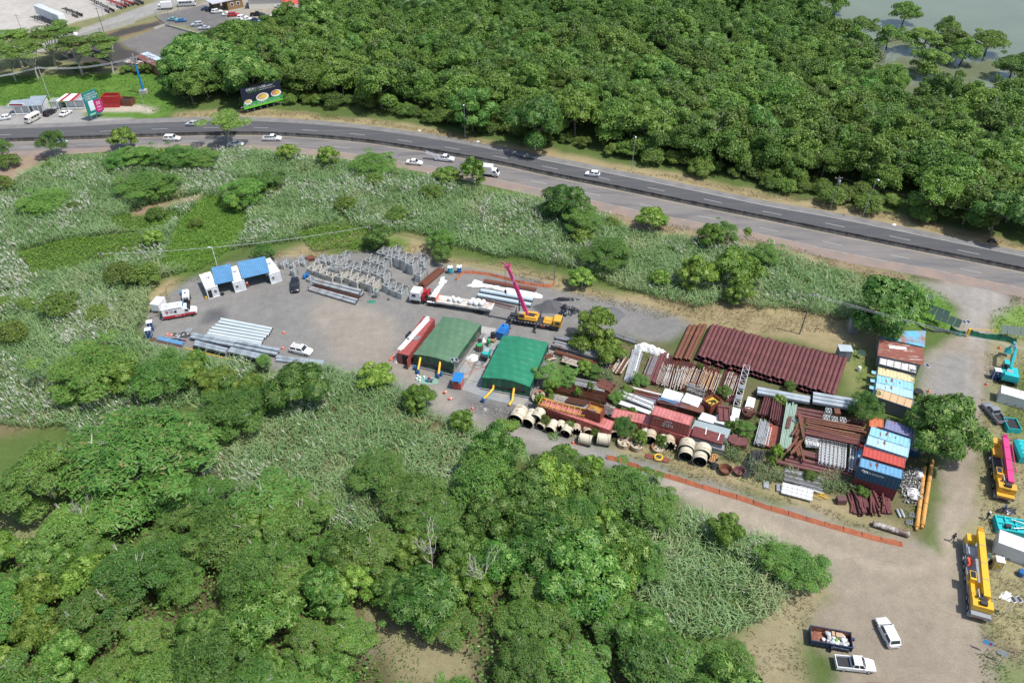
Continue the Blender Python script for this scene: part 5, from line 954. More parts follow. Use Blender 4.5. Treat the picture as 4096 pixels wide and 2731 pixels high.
def frame_mesh(m,W=FW,L=FL):
 b=MB();t_=.10
 for y in(-W/2,W/2):b.box((0,y,FH*.5),(L,t_*.9,FH*.86),m)
 for x in(-L/2,L/2):b.box((x,0,FH*.5),(t_*.9,W,FH*.86),m)
 b.bar((-L/2,-W/2,FH*.8),(L/2,W/2,FH*.8),.11,.05,m);b.bar((-L/2,W/2,FH*.8),(L/2,-W/2,FH*.8),.11,.05,m);b.box((0,0,FH*.75),(.09,W,.06),m)
 for x in(-.8,-.35,.35,.8):b.bar((x*L/2,-W/2,FH*.3),(x*L/2,W/2,FH*.3),.14,.06,gdk)
 for x in(-L/2,L/2):
  for y in(-W/2,W/2):b.tube([(x,y,0),(x,y,FH*1.02)],.065,m,n=6)
 return b.mesh('scaffold_module',m)
FM=[frame_mesh(gf),frame_mesh(gf2),frame_mesh(gf,1.0,1.3)]
def fstack(zu,zv,n,k=0,rz=62,z0=0.,grp=None,sc=None):
 u,v=1170+zu*.3943,960+zv*.3943;q=P(u,v,z0+n*FH)
 for i in range(n):
  o=link('scaffold_module',FM[k],None,(q.x+random.gauss(0,.02),q.y+random.gauss(0,.02),z0+i*FH),(0,0,R_(rz+random.gauss(0,.8))))
  tagp(o,{0:'galvanised grey lattice frame lying in a stack behind the pipes',1:'weathered beige lattice frame lying in a stack behind the pipes',2:'small square grey frame piled beside the cabins'}[k],'frame',{0:'grey lattice frames in stacks',1:'beige lattice frames in stacks',2:'small square frames in piles'}[k])
for a_ in[(215,262,6,1),(285,285,6,1),(352,310,6,1),(410,330,6,1),(500,335,7,1),(590,352,7,1),(660,378,8,1),(752,392,8,1),(822,418,9,1),(975,428,8),(1045,468,7),(1112,495,7),(450,195,4),(545,240,5),(615,262,5),(692,268,6),(775,282,6),(862,305,7),(932,335,7),
   (530,150,3),(915,100,6),(975,112,7),(1048,88,8),(790,178,4),(865,200,5),(925,215,8),(1005,150,10),(1080,150,11),(1150,172,12),(1222,212,12),(1300,175,7),(1335,205,7),(1300,320,8)]:fstack(*a_)
fstack(440,275,3,0,rz=-28,z0=1.45)
for a_ in[(100,172,3,2),(60,215,4,2),(118,220,4,2),(10,245,4,2),(15,300,6,2),(-60,215,5,2,70),(-95,235,5,2,66),(180,385,3,2),(310,160,2,2,60),(330,200,5,2,60),(400,170,2,2,58),(385,200,5,2,60),(265,205,4,2,55),(-170,235,4,2,60)]:fstack(*a_)
thing_box('rusty_box','small rusty steel box between the small frame piles','steel box',1243,1040,0,(1.6,1.2,.7),R_(20),rusty('rustbox',(.20,.07,.045),.3))
galvd=mat('galv_dark',(.30,.31,.32),rough=.5,metal=.3,var=.2)
for k,(u,v)in enumerate([(1217,1107),(1229,1101)]):barrel(u,v,'blue drum beside the frame stacks, %s one'%('front','rear')[k],mat('drum_blue',(.02,.16,.42)),1.0,.3)
pg2=mat('weathered_pipe',(.34,.37,.38),rough=.5,c2=(.22,.20,.18),scale=.7,lo=.5,hi=.65,var=.15);prust=rusty('brown_pipe',(.17,.075,.055),.25)
z3=lambda x,y:(1170+x*.3943,960+y*.3943)
for k,(a_,c_,z,m_)in enumerate([((172,500),(645,640),.34,pg2),((190,482),(663,612),.34,pg2),((225,455),(680,578),.34,prust),((245,440),(705,560),.34,pg2),((262,425),(722,545),.34,pg2),((208,425),(682,548),.95,pg2),((222,400),(700,518),.95,pg2)]):
 pipe_obj('weathered_pipe' if m_ is pg2 else 'rusty_pipe',P(*z3(*a_),z),P(*z3(*c_),z),.31,m_,('weathered grey pipe in the stack before the lattice frames' if m_ is pg2 else 'single brown rusty pipe in the stack before the lattice frames'),group='grey pipes before the frame stacks' if m_ is pg2 else None,inner=pin)
for u,v in(z3(165,515),z3(525,610)):q=P(u,v);t=boxm('support_post',(0,0,.45),(.15,.15,1.1),prust,loc=(q.x,q.y,0));tagp(t,'rusty upright post holding the front grey pipe, '+('left' if u<1300 else 'right')+' one','post')
q=P(1509,1190);t=T('small_silo','small grey silo on legs in front of the frame stacks','silo',(q.x,q.y,0),s=.9);b=MB();b.lathe([(.08,.6),(.5,1.2),(.52,1.9),(.4,2.1),(.1,2.2)],n=14);b.build('tank',galv,t,smooth=True);b=MB();[b.bar((x,y,0),(x*.8,y*.8,1.4),.08,.08)for x in(-.5,.5)for y in(-.5,.5)];b.build('legs',galvd,t);b=MB();b.lathe([(.3,2.2),(.32,2.28),(.05,2.5)],n=10);b.build('cap',mat('green_net',(.02,.20,.12)),t)
heap('green_netting_heap','crumpled green netting lying beside the small silo','netting',1487,1206,.9,.5,.2,mat('green_net',(.02,.20,.12)),seed=5)
def ladder(u,v,zt,L,rz,label,tilt=70,m=galv):
 q=P(u,v);t=T('ladder',label,'ladder',(q.x,q.y,0),rz);e=Vector((L*math.cos(R_(tilt)),0,L*math.sin(R_(tilt))));b=MB();[b.bar((0,y,0),e+Vector((0,y,0)),.06,.05)for y in(-.2,.2)];b.build('rails',m,t);b=MB();[b.bar(e*(i/int(L/.3))+Vector((0,-.2,0)),e*(i/int(L/.3))+Vector((0,.2,0)),.04,.04)for i in range(1,int(L/.3))];b.build('rungs',m,t);return t
ladder(1481,1184,0,2.0,R_(65),'short ladder leaning on the beige frame stack');ladder(1663,1140,0,3.0,R_(60),'long ladder leaning on the tall grey frame stack')
q=P(1550,1200);b=MB();b.tube([(0,0,.1),(.35,.1,.1)],.18,n=8);tagp(b.build('discarded_tyre',tyre,loc=(q.x,q.y,0)),'old tyre lying on the gravel by the small silo','tyre')
z6=lambda x,y:(1600+x*.5208,1040+y*.5208)
bars('rusty_beam','steel beam',*z6(175,205),*z6(325,78),1.6,6,(.18,.22),[rusty('brown_beam',(.13,.07,.055),.25),rusty('brown_beam2',(.18,.08,.06),.3)],'rusty brown beam in the bundle behind the truck cab','rusty beams behind the truck cab',layers=3,jit=.04)
for(u,v),l,m_,r,h in[(z6(386,75),'turquoise tank with a white cover by the hedge',mat('tank_teal',(.03,.32,.42)),.5,1.3),(z6(456,72),'blue barrel with a white cover on a pallet',mat('drum_blue',(.02,.16,.42)),.42,1.3)]:
 t=barrel(u,v,l,m_,h,r,z=.15,lid=whitep,name='water_tank',cat='water tank');b=MB();b.sheet(lambda i,j:((i-.5)*1.0,(j-.5)*1.0,h+.08+.1*math.sin(i*9+j*7)),6,6,thick=.03);b.build('cover',whitep,t);[boxm('pallet_board',(0,y,-.07),(1.2,.3,.1),wood,t)for y in(-.45,0,.45)]
wsheet=mat('white_fabric',(.76,.76,.74),rough=.85,var=.08,bump=.4,bs=3)
def ground_sheet(pts,label,m=wsheet,z=.03,name='white_sheet',cat='sheet',bump=.12,seed=1):
 W=[P(u,v,z)for u,v in pts];o=sum(W,Vector())/len(W);g=np.random.default_rng(seed);b=MB();n=len(W)
 c=Vector((0,0,bump));R2=[];
 for i in range(n):
  for k in range(4):p=W[i].lerp(W[(i+1)%n],k/4)-o;R2.append(Vector((p.x+g.normal()*.08,p.y+g.normal()*.08,0)))
 N_=len(R2);vs=[c]
 for f in(.35,.65,.9,1.0):vs+=[p*f+Vector((0,0,(bump*(1.2-f)*g.uniform(.2,1.6))if f<1 else 0))for p in R2]
 fs=[(0,1+i,1+(i+1)%N_)for i in range(N_)]+[(1+r*N_+i,1+(r+1)*N_+i,1+(r+1)*N_+(i+1)%N_,1+r*N_+(i+1)%N_)for r in range(3)for i in range(N_)]
 b.add(vs,fs);ob=b.build(name,m,loc=(o.x,o.y,z));tagp(ob,label,cat);return ob
ground_sheet([z6(*p)for p in[(315,130),(345,128),(340,150),(368,160),(345,175),(312,225),(290,262),(268,285),(235,285),(262,235),(295,190)]],'long white plastic sheet crumpled between truck and dry grass',bump=.25)
ground_sheet([z6(*p)for p in[(505,195),(545,185),(570,148),(640,172),(760,190),(1040,245),(1100,275),(1085,295),(900,270),(700,215),(560,208)]],'broad white plastic sheet under the pipes beside the crane',bump=.15,seed=2)
pipe_obj('rusty_pipe',P(*z6(648,160),.5),P(*z6(1045,228),.5),.42,rusty('dark_rust_pipe',(.14,.06,.045),.3),'large brown rusty pipe on the white sheet behind the crane boom',inner=pin)
bpp=mat('bluish_pipe',(.46,.55,.60),rough=.35,var=.06)
pipe_obj('blue_grey_pipe',P(*z6(622,233),.42),P(*z6(1025,305),.42),.40,bpp,'pale blue pipe beneath the crane boom, rear one of two',inner=pin);pipe_obj('blue_grey_pipe',P(*z6(600,267),.42),P(*z6(1010,345),.42),.40,bpp,'pale blue pipe beneath the crane boom, front one of two',inner=pin)
bars('steel_rod','steel rod',*z6(620,306),*z6(880,372),1.5,9,(.08,.1),[rusty('rod_rust',(.16,.09,.07),.3),galvd],'thin rusty rod lying in front of the pale blue pipes','rods in front of the pale blue pipes',jit=.04)
bars('steel_rod','steel rod',*z6(700,196),*z6(900,232),.6,3,(.08,.1),[rusty('rod_rust',(.16,.09,.07),.3)],'rusty rod on the white sheet behind the pale blue pipes','rods on the white sheet')
netm=mat('orange_net',(.44,.12,.055),rough=.7,c2=(.40,.16,.07),scale=3,lo=.45,hi=.65,var=.2)
def netting(pts,h,label,m=netm,name='safety_netting',cat='netting',sag=.12,posts=True,lean=.3,seed=2):
 W=[P(u,v)for u,v in pts];o=W[0];t=T(name,label,cat,(o.x,o.y,0));g=np.random.default_rng(seed)
 s=[0];[s.append(s[-1]+(W[i+1]-W[i]).length)for i in range(len(W)-1)];tot=s[-1];b=MB();n=max(8,int(tot/.5))
 def pt(f):
  d=f*tot
  for i in range(len(W)-1):
   if d<=s[i+1]+1e-6:return W[i].lerp(W[i+1],(d-s[i])/max(1e-6,s[i+1]-s[i]))-o
  return W[-1]-o
 nz=g.uniform(-1,1,n+1)
 def fn(i,j):p=pt(i);k=min(n,int(round(i*n)));return(p.x+nz[k]*.06*j,p.y+lean*j+nz[k]*.07*j,.02+j*h*(1-sag*abs(math.sin(i*n/5*math.pi*.5))+nz[k]*.05))
 b.sheet(fn,n,3);b.build('net',m,t)
 if posts:
  for k in range(0,int(tot/2.5)+1):p=pt(min(1,k*2.5/tot));b=MB();b.bar((p.x,p.y+.02,0),(p.x,p.y+lean+.02,h+.1),.04,.04);b.build('stake',blackm,t)
 return t
netting([z6(432,160),z6(485,103),z6(590,108),z6(690,122),z6(820,155),z6(960,190),z6(1080,208),z6(1165,212),z6(1188,178)],.55,'orange safety netting sagging along the dry grass behind the crane')
netting([(2427,1838),(2485,1850),(2570,1885),(2692,1920),(2845,1968),(2960,2002),(3072,2040),(3200,2078),(3380,2130),(3500,2163),(3612,2188)],.6,'long orange safety netting along the dirt track below the stored steel',sag=.05,lean=.5)
a,c=P(1660,1216),P(1958,1262);t=T('lorry','white lorry with a red loading crane and a long flatbed of white sacks','lorry',(a.x,a.y,0),ang(a,c));L=15.5;flat=mat('flatbed_white',(.58,.56,.52),rough=.7,c2=(.38,.27,.18),scale=.8,lo=.5,hi=.65,var=.2)
b=MB();b.loft([[(x,y,z)for y,z in((0,.6),(2.1,.6),(2.1,h_-.12),(1.95,h_),(.15,h_),(0,h_-.12))]for x,h_ in((-1.05,1.9),(-.95,2.0),(-.75,2.75),(1.1,2.85))]);cb=b.build('cab',PT['white'],t);boxm('bumper',(-1.08,1.05,.6),(.15,2.1,.4),blackm,t);boxm('windshield',(-.93,1.05,2.05),(.06,1.8,.65),glass,t);boxm('side_window',(-.1,-.015,2.0),(.75,.05,.55),glass,t);boxm('cab_step',(.1,.02,.75),(1.9,.1,.35),blackm,t)
[boxm('headlight',(-1.17,y,.8),(.05,.35,.2),wlamp,t)for y in(.35,1.75)]
boxm('chassis',(2.9,1.05,.85),(5.6,.9,.3),blackm,t)
redc=mat('crane_red',(.38,.02,.03),rough=.35,var=.1);b=MB();b.box((1.75,1.05,1.5),(.9,1.7,1.1));b.box((2.0,1.05,2.4),(.8,1.0,.9),rz=.4);b.bar((1.6,.4,2.2),(2.7,1.8,2.8),.3,.35);b.bar((2.7,1.8,2.8),(2.6,.3,2.3),.25,.3);b.tube([(1.5,1.9,1.2),(1.6,1.9,3.0)],.15,n=8);b.build('loading_crane',redc,t);b=MB();b.box((2.3,.4,1.9),(.5,.4,.5));b.box((2.6,1.6,2.0),(.4,.5,.4));b.build('crane_hydraulics',blackm,t)
b=MB();b.box((L/2+2.0,1.05,1.35),(L-4.2,2.25,.16));[b.box((x,1.05,1.2),(.1,2.2,.16))for x in np.linspace(4.4,L-.3,14)];[b.bar((4.2,y,1.15),(L-.3,y,1.15),.12,.25)for y in(-.03,2.13)];b.build('flatbed',flat,t)
boxm('headboard',(4.3,1.05,1.65),(.12,2.2,.5),orange,t);b=MB();[b.bar((x,y,.1),(x,y,1.2),.12,.12)for x in(5.0,)for y in(.3,1.8)];b.build('landing_legs',blackm,t)
for x in(0,3.0,4.15,L-3.3,L-2.25):
 for y in(.12,1.98):wheel(t,x,y,.46,.34)
for x in(3.0,4.15):[boxm('mudguard',(x,y,1.0),(1.0,.4,.06),PT['white'],t)for y in(.12,1.98)]
rzt=ang(a,c);ft=t
def on_truck(x,y,z):v=Matrix.Rotation(rzt,3,'Z')@Vector((x,y,0));return(ft.location.x+v.x,ft.location.y+v.y,z)
for k,(x,y,s_)in enumerate([(6.9,.8,.75),(7.3,1.5,.7),(8.0,.75,.85),(8.5,1.2,.8),(9.0,.7,.7),(11.1,.7,.95),(11.3,1.5,.9),(12.1,.6,.95),(12.4,1.4,1.0),(13.2,.8,1.0),(13.4,1.6,.85),(11.9,1.2,.9)]):
 b=MB();g=np.random.default_rng(k);b.sheet(lambda i,j:((.52+.06*math.sin(j*19+k))*math.sin(math.pi*i)**.55*math.cos(j*6.283),(.48+.05*math.cos(j*23+k))*math.sin(math.pi*i)**.55*math.sin(j*6.283),.5-.5*math.cos(math.pi*i)+.03*math.sin(j*31)),10,16);o=b.build('bulk_bag',wsheet,smooth=True,loc=on_truck(x,y,1.43));o.scale=(s_,s_,s_);tagp(o,'bulging white bulk bag on the lorry flatbed','bulk bag','white bulk bags on the flatbed')
cy=paint('crane_yellow',(.68,.36,.04),.4);pinkm=paint('boom_pink',(.62,.05,.20),.4);dkc=mat('carrier_black',(.035,.035,.038),rough=.6,var=.2)
def fb(p,c,d,**k):b=MB();b.box(c,d,**k);return b
a,c=P(2036,1296),P(2226,1327);rz0=ang(a,c);t=T('mobile_crane','yellow mobile crane with a raised pink boom in the middle of the yard','crane',(a.x,a.y,0),rz0);L=(c-a).length+.6
boxm('carrier',(L/2-.2,1.1,.95),(L,2.2,.45),dkc,t);[boxm('striped_edge',(.6+k*.62,-.02,1.1),(.3,.04,.1),whitep,t)for k in range(12)]
cabb=boxm('driver_cab',(L-.65,1.1,1.65),(1.5,2.15,1.45),cy,t,taper=.08);boxm('windshield',(L+.10,1.1,1.85),(.06,1.8,.7),glass,t);boxm('side_window',(L-.5,.02,1.9),(.8,.06,.5),glass,t)
b=MB();b.box((L-2.4,1.1,1.4),(1.7,1.9,.45));b.box((L-2.4,1.1,1.75),(1.4,1.2,.3),taper=.2);b.build('engine_deck',cy,t)
b=MB();b.box((3.6,1.1,1.65),(3.4,2.1,.35));b.box((3.9,1.8,2.0),(2.4,.5,.5));b.box((3.9,.4,1.95),(2.4,.4,.45));b.build('turntable',cy,t);boxm('winch',(4.0,1.1,2.0),(1.2,.8,.4),dkc,t)
oc=boxm('operator_cab',(2.4,.35,2.25),(1.3,.85,1.3),cy,t,taper=.08);boxm('cab_glass',(2.4,-.08,2.4),(.9,.04,.6),glass,oc);boxm('roof_grille',(2.3,.35,2.95),(.9,.6,.06),mat('grille_grey',(.35,.36,.36)),oc)
for x in(1.9,3.1,L-1.5):
 for y in(.15,2.05):wheel(t,x,y,.47,.34)
text('SANY','lettering',.32,whitep,t,(L-2.4,-.01+.14,1.42),(R_(90),0,0));[boxm('reflector_stripe',(L-3.3,-.03,.68+k*.13),(1.0,.03,.06),mat('stripe_rw',(.75,.2,.12)),t)for k in range(3)]
for x,s_ in((.5,-1),(.5,1),(5.3,-1),(5.3,1)):
 y=1.1+s_*1.05;b=MB();b.bar((x,1.1,.85),(x,1.1+s_*2.4,.85),.25,.22);b.build('outrigger_beam',dkc,t);b=MB();b.tube([(x,1.1+s_*2.4,.04),(x,1.1+s_*2.4,1.5)],.08,n=8);b.lathe([(.25,.02),(.22,.1)],n=10,c=(x,1.1+s_*2.4,0));b.build('outrigger_leg',dkc,t)
inv=Matrix.Rotation(-rz0,3,'Z');base=inv@(P(2108,1256,2.3)-a);tip=inv@(P(2032,1069,12.2)-a);base.z,tip.z=2.3,12.2
b=MB();b.bar(base,base.lerp(tip,.62),.5,.62);b.build('boom',pinkm,t);b=MB();b.bar(base.lerp(tip,.55),base.lerp(tip,.94),.38,.5);b.build('boom_section',pinkm,t)
b=MB();b.bar(base.lerp(tip,.93),tip+Vector((-.3,0,.3)),.5,.45);b.bar(tip+Vector((-.6,0,.1)),tip+Vector((.5,0,.5)),.35,.2);b.bar(tip,tip+Vector((-1.1,.2,.9)),.15,.2);b.bar(tip,tip+Vector((.3,.2,1.0)),.15,.2);b.build('boom_head',pinkm,t)
b=MB();b.tube([base+Vector((-1.5,0,-.3)),base.lerp(tip,.42)],.12,n=8);b.build('lift_cylinder',dkc,t)
hk=inv@(P(2017,1165,5.5)-a);hk.z=5.5;tt=tip+Vector((-.5,0,.1));hk=Vector((tt.x,tt.y,6.6));b=MB();[b.tube([tt+Vector((o,0,0)),hk+Vector((o*.6,0,.5))],.02,n=4)for o in(-.12,.12)];b.build('cable',blackm,t);b=MB();b.box(hk+Vector((0,0,.2)),(.35,.25,.6));b.tube([hk,hk+Vector((0,0,-.3)),hk+Vector((.15,0,-.45)),hk+Vector((.25,0,-.3))],.05,n=6);b.build('hook_block',blackm,t)
text('SANY','lettering',.5,whitep,t,base.lerp(tip,.72)+Vector((0,-.30,0)),(R_(90),R_(-70),0))
heap('sand_pile','dark sand pile beside the yellow crane cab','sand pile',2200,1222,3.0,2.2,1.5,mat('dark_sand',(.10,.10,.105),rough=.95,var=.2,vs=3),seed=7,sharp=1.1,tex=.06)
heap('sand_pile','second grey gravel pile behind the bright tree','gravel pile',2425,1255,3.6,2.6,1.3,mat('grey_grit',(.13,.13,.135),rough=.95,var=.2,vs=4),seed=9,sharp=1.1,tex=.05)
btarp=mat('black_tarp',(.02,.022,.026),rough=.28,var=.1,bump=.9,bs=3,spec=.8)
heap('black_tarp','shiny crumpled black tarp covering half the sand pile','tarp',2270,1238,2.2,1.6,1.35,btarp,seed=11,sharp=.8,tex=.6);heap('black_tarp','strip of black tarp along the rear of the sand pile','tarp',2262,1196,2.6,.5,.6,btarp,seed=12,sharp=.5,tex=.9)
heap('black_tarp','crumpled black tarp behind the yellow and pink crane carrier','tarp',4030,2042,1.4,.7,.35,btarp,seed=13,sharp=.4,tex=.9)
def tent(BL,BR,dp,z,arch,m,label,seed,open_front=True):
 """BL, BR front base corners (world), dp vector to the back"""
 o=Vector(BL);wv=Vector(BR)-o;W=wv.length;rz=math.atan2(wv.y,wv.x);iv=Matrix.Rotation(-rz,3,'Z');dl=iv@dp;t=T('work_tent',label,'tent',(o.x,o.y,0),rz);g=np.random.default_rng(seed);n=9;ph=g.uniform(0,6.28,5)
 def roof(i,j):
  rib=abs(math.sin(math.pi*i*n));edge=1-.55*(max(0,i-.92)/.08)**2;x=j*W+dl.x*i;y=dl.y*i;wr=.04*math.sin(i*40+j*9+ph[0])+.03*math.sin(j*31+i*17+ph[1])
  return(x,y,z*1.0+arch*math.sin(math.pi*j)*edge-.16*rib*math.sin(math.pi*min(1,max(0,j)))+wr)
 b=MB();b.sheet(roof,108,26);b.build('roof_cover',m,t,smooth=True)
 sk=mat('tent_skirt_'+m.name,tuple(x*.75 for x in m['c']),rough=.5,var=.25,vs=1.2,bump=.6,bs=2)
 net=mat('mesh_wall',(.16,.15,.13),rough=.9,var=.2,vs=.8)
 def wall(nm,A,B,zt,zb,amp,mm,k=6,out=(0,-1),zf=None):
  A,B=Vector(A),Vector(B);b=MB();L_=(B-A).length
  def fn(i,j):p=A.lerp(B,i);f=amp*math.sin(i*L_*2.4+ph[2])*(.3+j)+amp*.5*math.sin(i*L_*5.3+ph[3]);zz=zt if zf is None else zf(i);return(p.x+out[0]*f,p.y+out[1]*f,zz+((zb(i)if callable(zb)else zb)-zz)*j)
  b.sheet(fn,int(L_*4),5);b.build(nm,mm,t)
 fz=lambda i:roof(0,i)[2];bz=lambda i:roof(1,i)[2];lz=lambda i:roof(i,0)[2];rz_=lambda i:roof(i,1)[2]
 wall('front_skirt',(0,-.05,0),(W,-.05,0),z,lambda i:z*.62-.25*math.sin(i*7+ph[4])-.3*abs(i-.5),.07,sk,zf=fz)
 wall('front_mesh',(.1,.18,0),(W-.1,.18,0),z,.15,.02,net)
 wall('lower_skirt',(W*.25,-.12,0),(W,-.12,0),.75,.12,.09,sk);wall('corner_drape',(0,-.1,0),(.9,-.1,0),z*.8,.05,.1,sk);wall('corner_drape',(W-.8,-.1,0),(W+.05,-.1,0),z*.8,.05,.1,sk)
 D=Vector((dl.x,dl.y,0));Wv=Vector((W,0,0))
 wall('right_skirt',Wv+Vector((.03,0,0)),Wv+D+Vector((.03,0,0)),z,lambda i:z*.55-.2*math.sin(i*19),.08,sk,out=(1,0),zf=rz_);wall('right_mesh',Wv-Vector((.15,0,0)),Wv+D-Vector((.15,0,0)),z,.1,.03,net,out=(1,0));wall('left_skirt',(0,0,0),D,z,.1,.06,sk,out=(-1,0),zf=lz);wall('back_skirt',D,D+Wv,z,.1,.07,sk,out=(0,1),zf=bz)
 b=MB();b.bar((-.2,-.35,.25),(W+.2,-.35,.25),.14,.14);b.bar(Wv+Vector((.3,-.2,.25)),Wv+D+Vector((.3,.2,.25)),.14,.14);b.build('base_rail',galv,t)
 return t,rz
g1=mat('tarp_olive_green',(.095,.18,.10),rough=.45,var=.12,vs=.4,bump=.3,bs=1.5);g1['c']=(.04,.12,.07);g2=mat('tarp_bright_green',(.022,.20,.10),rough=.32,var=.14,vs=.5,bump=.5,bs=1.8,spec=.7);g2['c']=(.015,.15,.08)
f1,r1,k1=P(1657,1461),P(1813,1498),P(1925,1339);t1,tr1=tent(f1,r1,k1-r1,2.45,.55,g1,'dull green tarpaulin tent with two yellow hoses, left one',3)
f2,r2,k2=P(1928,1552),P(2119,1588),P(2193,1412);t2,tr2=tent(f2,r2,k2-r2,2.35,.65,g2,'bright green tarpaulin tent with two yellow hoses, right one',8)
hosem=mat('yellow_hose',(.80,.47,.04),rough=.45,var=.1)
def hose(pts,label):
 W=[P(u,v,z)for u,v,z in pts];o=W[0];fine=[];rs=[];n=44
 for k in range(n+1):
  f=k/n*(len(W)-1);i=min(int(f),len(W)-2);p=W[i].lerp(W[i+1],f-i);fine.append(p-o);rs.append(.22 if k%2 else .18)
 b=MB();b.tube(fine,rs,n=10);o_=b.build('ventilation_hose',hosem,smooth=True,loc=o);tagp(o_,label,'hose')
hose([(1702,1421,2.3),(1686,1419,2.5),(1683,1424,2.3),(1672,1478,.95)],'yellow ribbed hose at the left of the dull green tent');hose([(1775,1434,2.3),(1764,1437,2.5),(1761,1442,2.3),(1754,1496,.95)],'yellow ribbed hose at the right of the dull green tent')
hose([(1990,1508,2.2),(1981,1510,2.4),(1976,1530,1.5),(1972,1555,.7),(1950,1580,.35),(1935,1594,.8)],'yellow ribbed hose at the left of the bright green tent');hose([(2066,1524,2.2),(2058,1528,2.4),(2056,1550,1.3),(2049,1600,.4),(2036,1620,.3)],'yellow ribbed hose at the right of the bright green tent')
for(u,v),l in[((1672,1487),'blue drum under the left hose of the dull green tent'),((1661,1470),'blue drum behind the left hose of the dull green tent'),((1752,1503),'blue drum under the right hose of the dull green tent'),((1764,1494),'blue drum right of the dull green tent hoses'),((1933,1600),'blue drum under the left hose of the bright green tent')]:barrel(u,v,l,mat('drum_dkblue',(.02,.12,.30)),.85,.29)
redw=rusty('container_brick',(.34,.075,.065),.06);a,c=P(1593,1452),P(1645,1466);back=P(1696,1267,2.35)-P(1592,1414,2.35)
rc,rl=container(tuple(a+Vector((back.x,back.y,0))),tuple(a),2.3,0,2.38,redw,'long brick red container with white tubes on its roof beside the tent',door='right');boxm('open_door',(rl+.55,2.35,1.2),(1.0,.06,2.1),redw,rc);boxm('dark_opening',(rl+.01,1.5,1.15),(.1,1.1,1.9),dark,rc)
bars('white_tube','tube',1600,1400,1715,1272,.9,7,(.11,.11),[whitep],'long white plastic tube on the red container roof','white tubes on the red container',z=2.42,jit=.07,shape='pole',layers=2)
heap('black_hose_coil','coils of black hose on the red container roof','hose coil',1640,1385,.6,1.5,.3,blackm,seed=15,sharp=.4,tex=.9).location.z=2.4
heap('black_hose_coil','smaller black coil farther back on the red container','hose coil',1692,1328,.4,.5,.2,blackm,seed=16,sharp=.4,tex=.9).location.z=2.4
bars('grey_batten','batten',1655,1360,1680,1345,.8,5,(.08,.05),[galv],'short grey batten on the red container roof','grey battens on the red container',z=2.42)
heap('white_sack','bulging white sack at the foot of the red container','sack',1584,1440,.45,.5,.9,wsheet,seed=17,sharp=.35,tex=.1)
bars('white_post','post',1577,1425,1590,1412,.5,3,(.06,.06),[whitep],'thin white post beside the red container','posts beside the red container',z=.02,z2=1.2,shape='pole')
platem=mat('steel_plate_floor',(.25,.28,.29),rough=.5,c2=(.33,.30,.25),scale=.35,lo=.45,hi=.62,var=.12,vs=.7)
for k,pl in enumerate([[(1847,1556),(1870,1520),(1960,1545),(1935,1590)],[(1870,1518),(1905,1460),(1985,1480),(1960,1543)],[(1905,1458),(1945,1400),(2020,1415),(1987,1478)],[(1950,1395),(1990,1350),(2040,1360),(2015,1410)],[(1937,1592),(1962,1547),(2130,1590),(2085,1625)],[(1820,1506),(1880,1420),(1905,1426),(1870,1515)],[(1890,1410),(1945,1335),(1975,1342),(1945,1396)],[(2190,1400),(2205,1375),(2240,1385),(2225,1420)],[(1915,1330),(1930,1305),(1985,1315),(1970,1340)]]):
 b=MB();W=[P(u,v)for u,v in pl];b.prism([(p.x,p.y)for p in reversed(W)],0.0,.035+.003*k);tagp(b.build('steel_plate_floor',platem if k!=8 else mat('pale_plate',(.38,.37,.34))),kind='structure')
q=P(1834,1545);t=T('guard_booth','small blue roofed booth wrapped in red mesh at the tent entrance','booth',(q.x,q.y,0),R_(-12));b=MB();b.sheet(lambda i,j:((i-.5)*1.7,(j-.5)*2.2,2.1+.1*j+.015*math.sin(i*60)),30,1,thick=.04);b.build('roof',mat('booth_blue',(.02,.20,.52),rough=.4),t)
b=MB();[b.bar((x,y,0),(x,y,2.1),.07,.07)for x in(-.7,.7)for y in(-.8,.8)];b.build('posts',PT['white'],t);rm=mat('red_mesh',(.55,.05,.03),rough=.7,c2=(.35,.2,.18),scale=5,lo=.5,hi=.6)
for nm,c_,d_ in(('mesh_panel',(0,-.83,.75),(1.45,.03,1.2)),('mesh_panel',(-.73,0,.75),(.03,1.6,1.2)),('mesh_panel',(.73,0,.75),(.03,1.6,1.2))):boxm(nm,c_,d_,rm,t)
turq=paint('machine_turquoise',(.03,.42,.40),.35)
q=P(1944,1430);t=T('compressor','turquoise and black compressor trailer between the tents','compressor',(q.x,q.y,0),R_(75),s=.92);boxm('hood',(.2,0,1.0),(2.2,1.3,1.0),turq,t,taper=.12);boxm('front_panel',(-1.1,0,.9),(.6,1.25,.8),dkc,t);boxm('top_grille',(.5,0,1.53),(1.0,.9,.05),mat('grille_grey',(.35,.36,.36)),t);b=MB();b.bar((-1.3,-.4,.5),(-2.5,0,.4),.07,.07);b.bar((-1.3,.4,.5),(-2.5,0,.4),.07,.07);b.build('drawbar',dkc,t);[wheel(t,.2,y,.3,.2)for y in(-.75,.75)]
q=P(2012,1345);t=T('blue_generator','bright blue box generator behind the bright green tent','generator',(q.x,q.y,0),R_(66));boxm('housing',(0,0,1.1),(2.7,1.5,1.5),mat('gen_blue',(.015,.17,.50),rough=.4),t);b=MB();[b.box((0,y,.2),(2.9,.15,.3))for y in(-.6,.6)];b.build('skid',dkc,t);boxm('exhaust',(.6,.2,2.0),(.2,.2,.3),dkc,t);boxm('louvre',(-.5,0,1.87),(1.0,1.0,.04),mat('gen_blue2',(.01,.11,.35)),t)
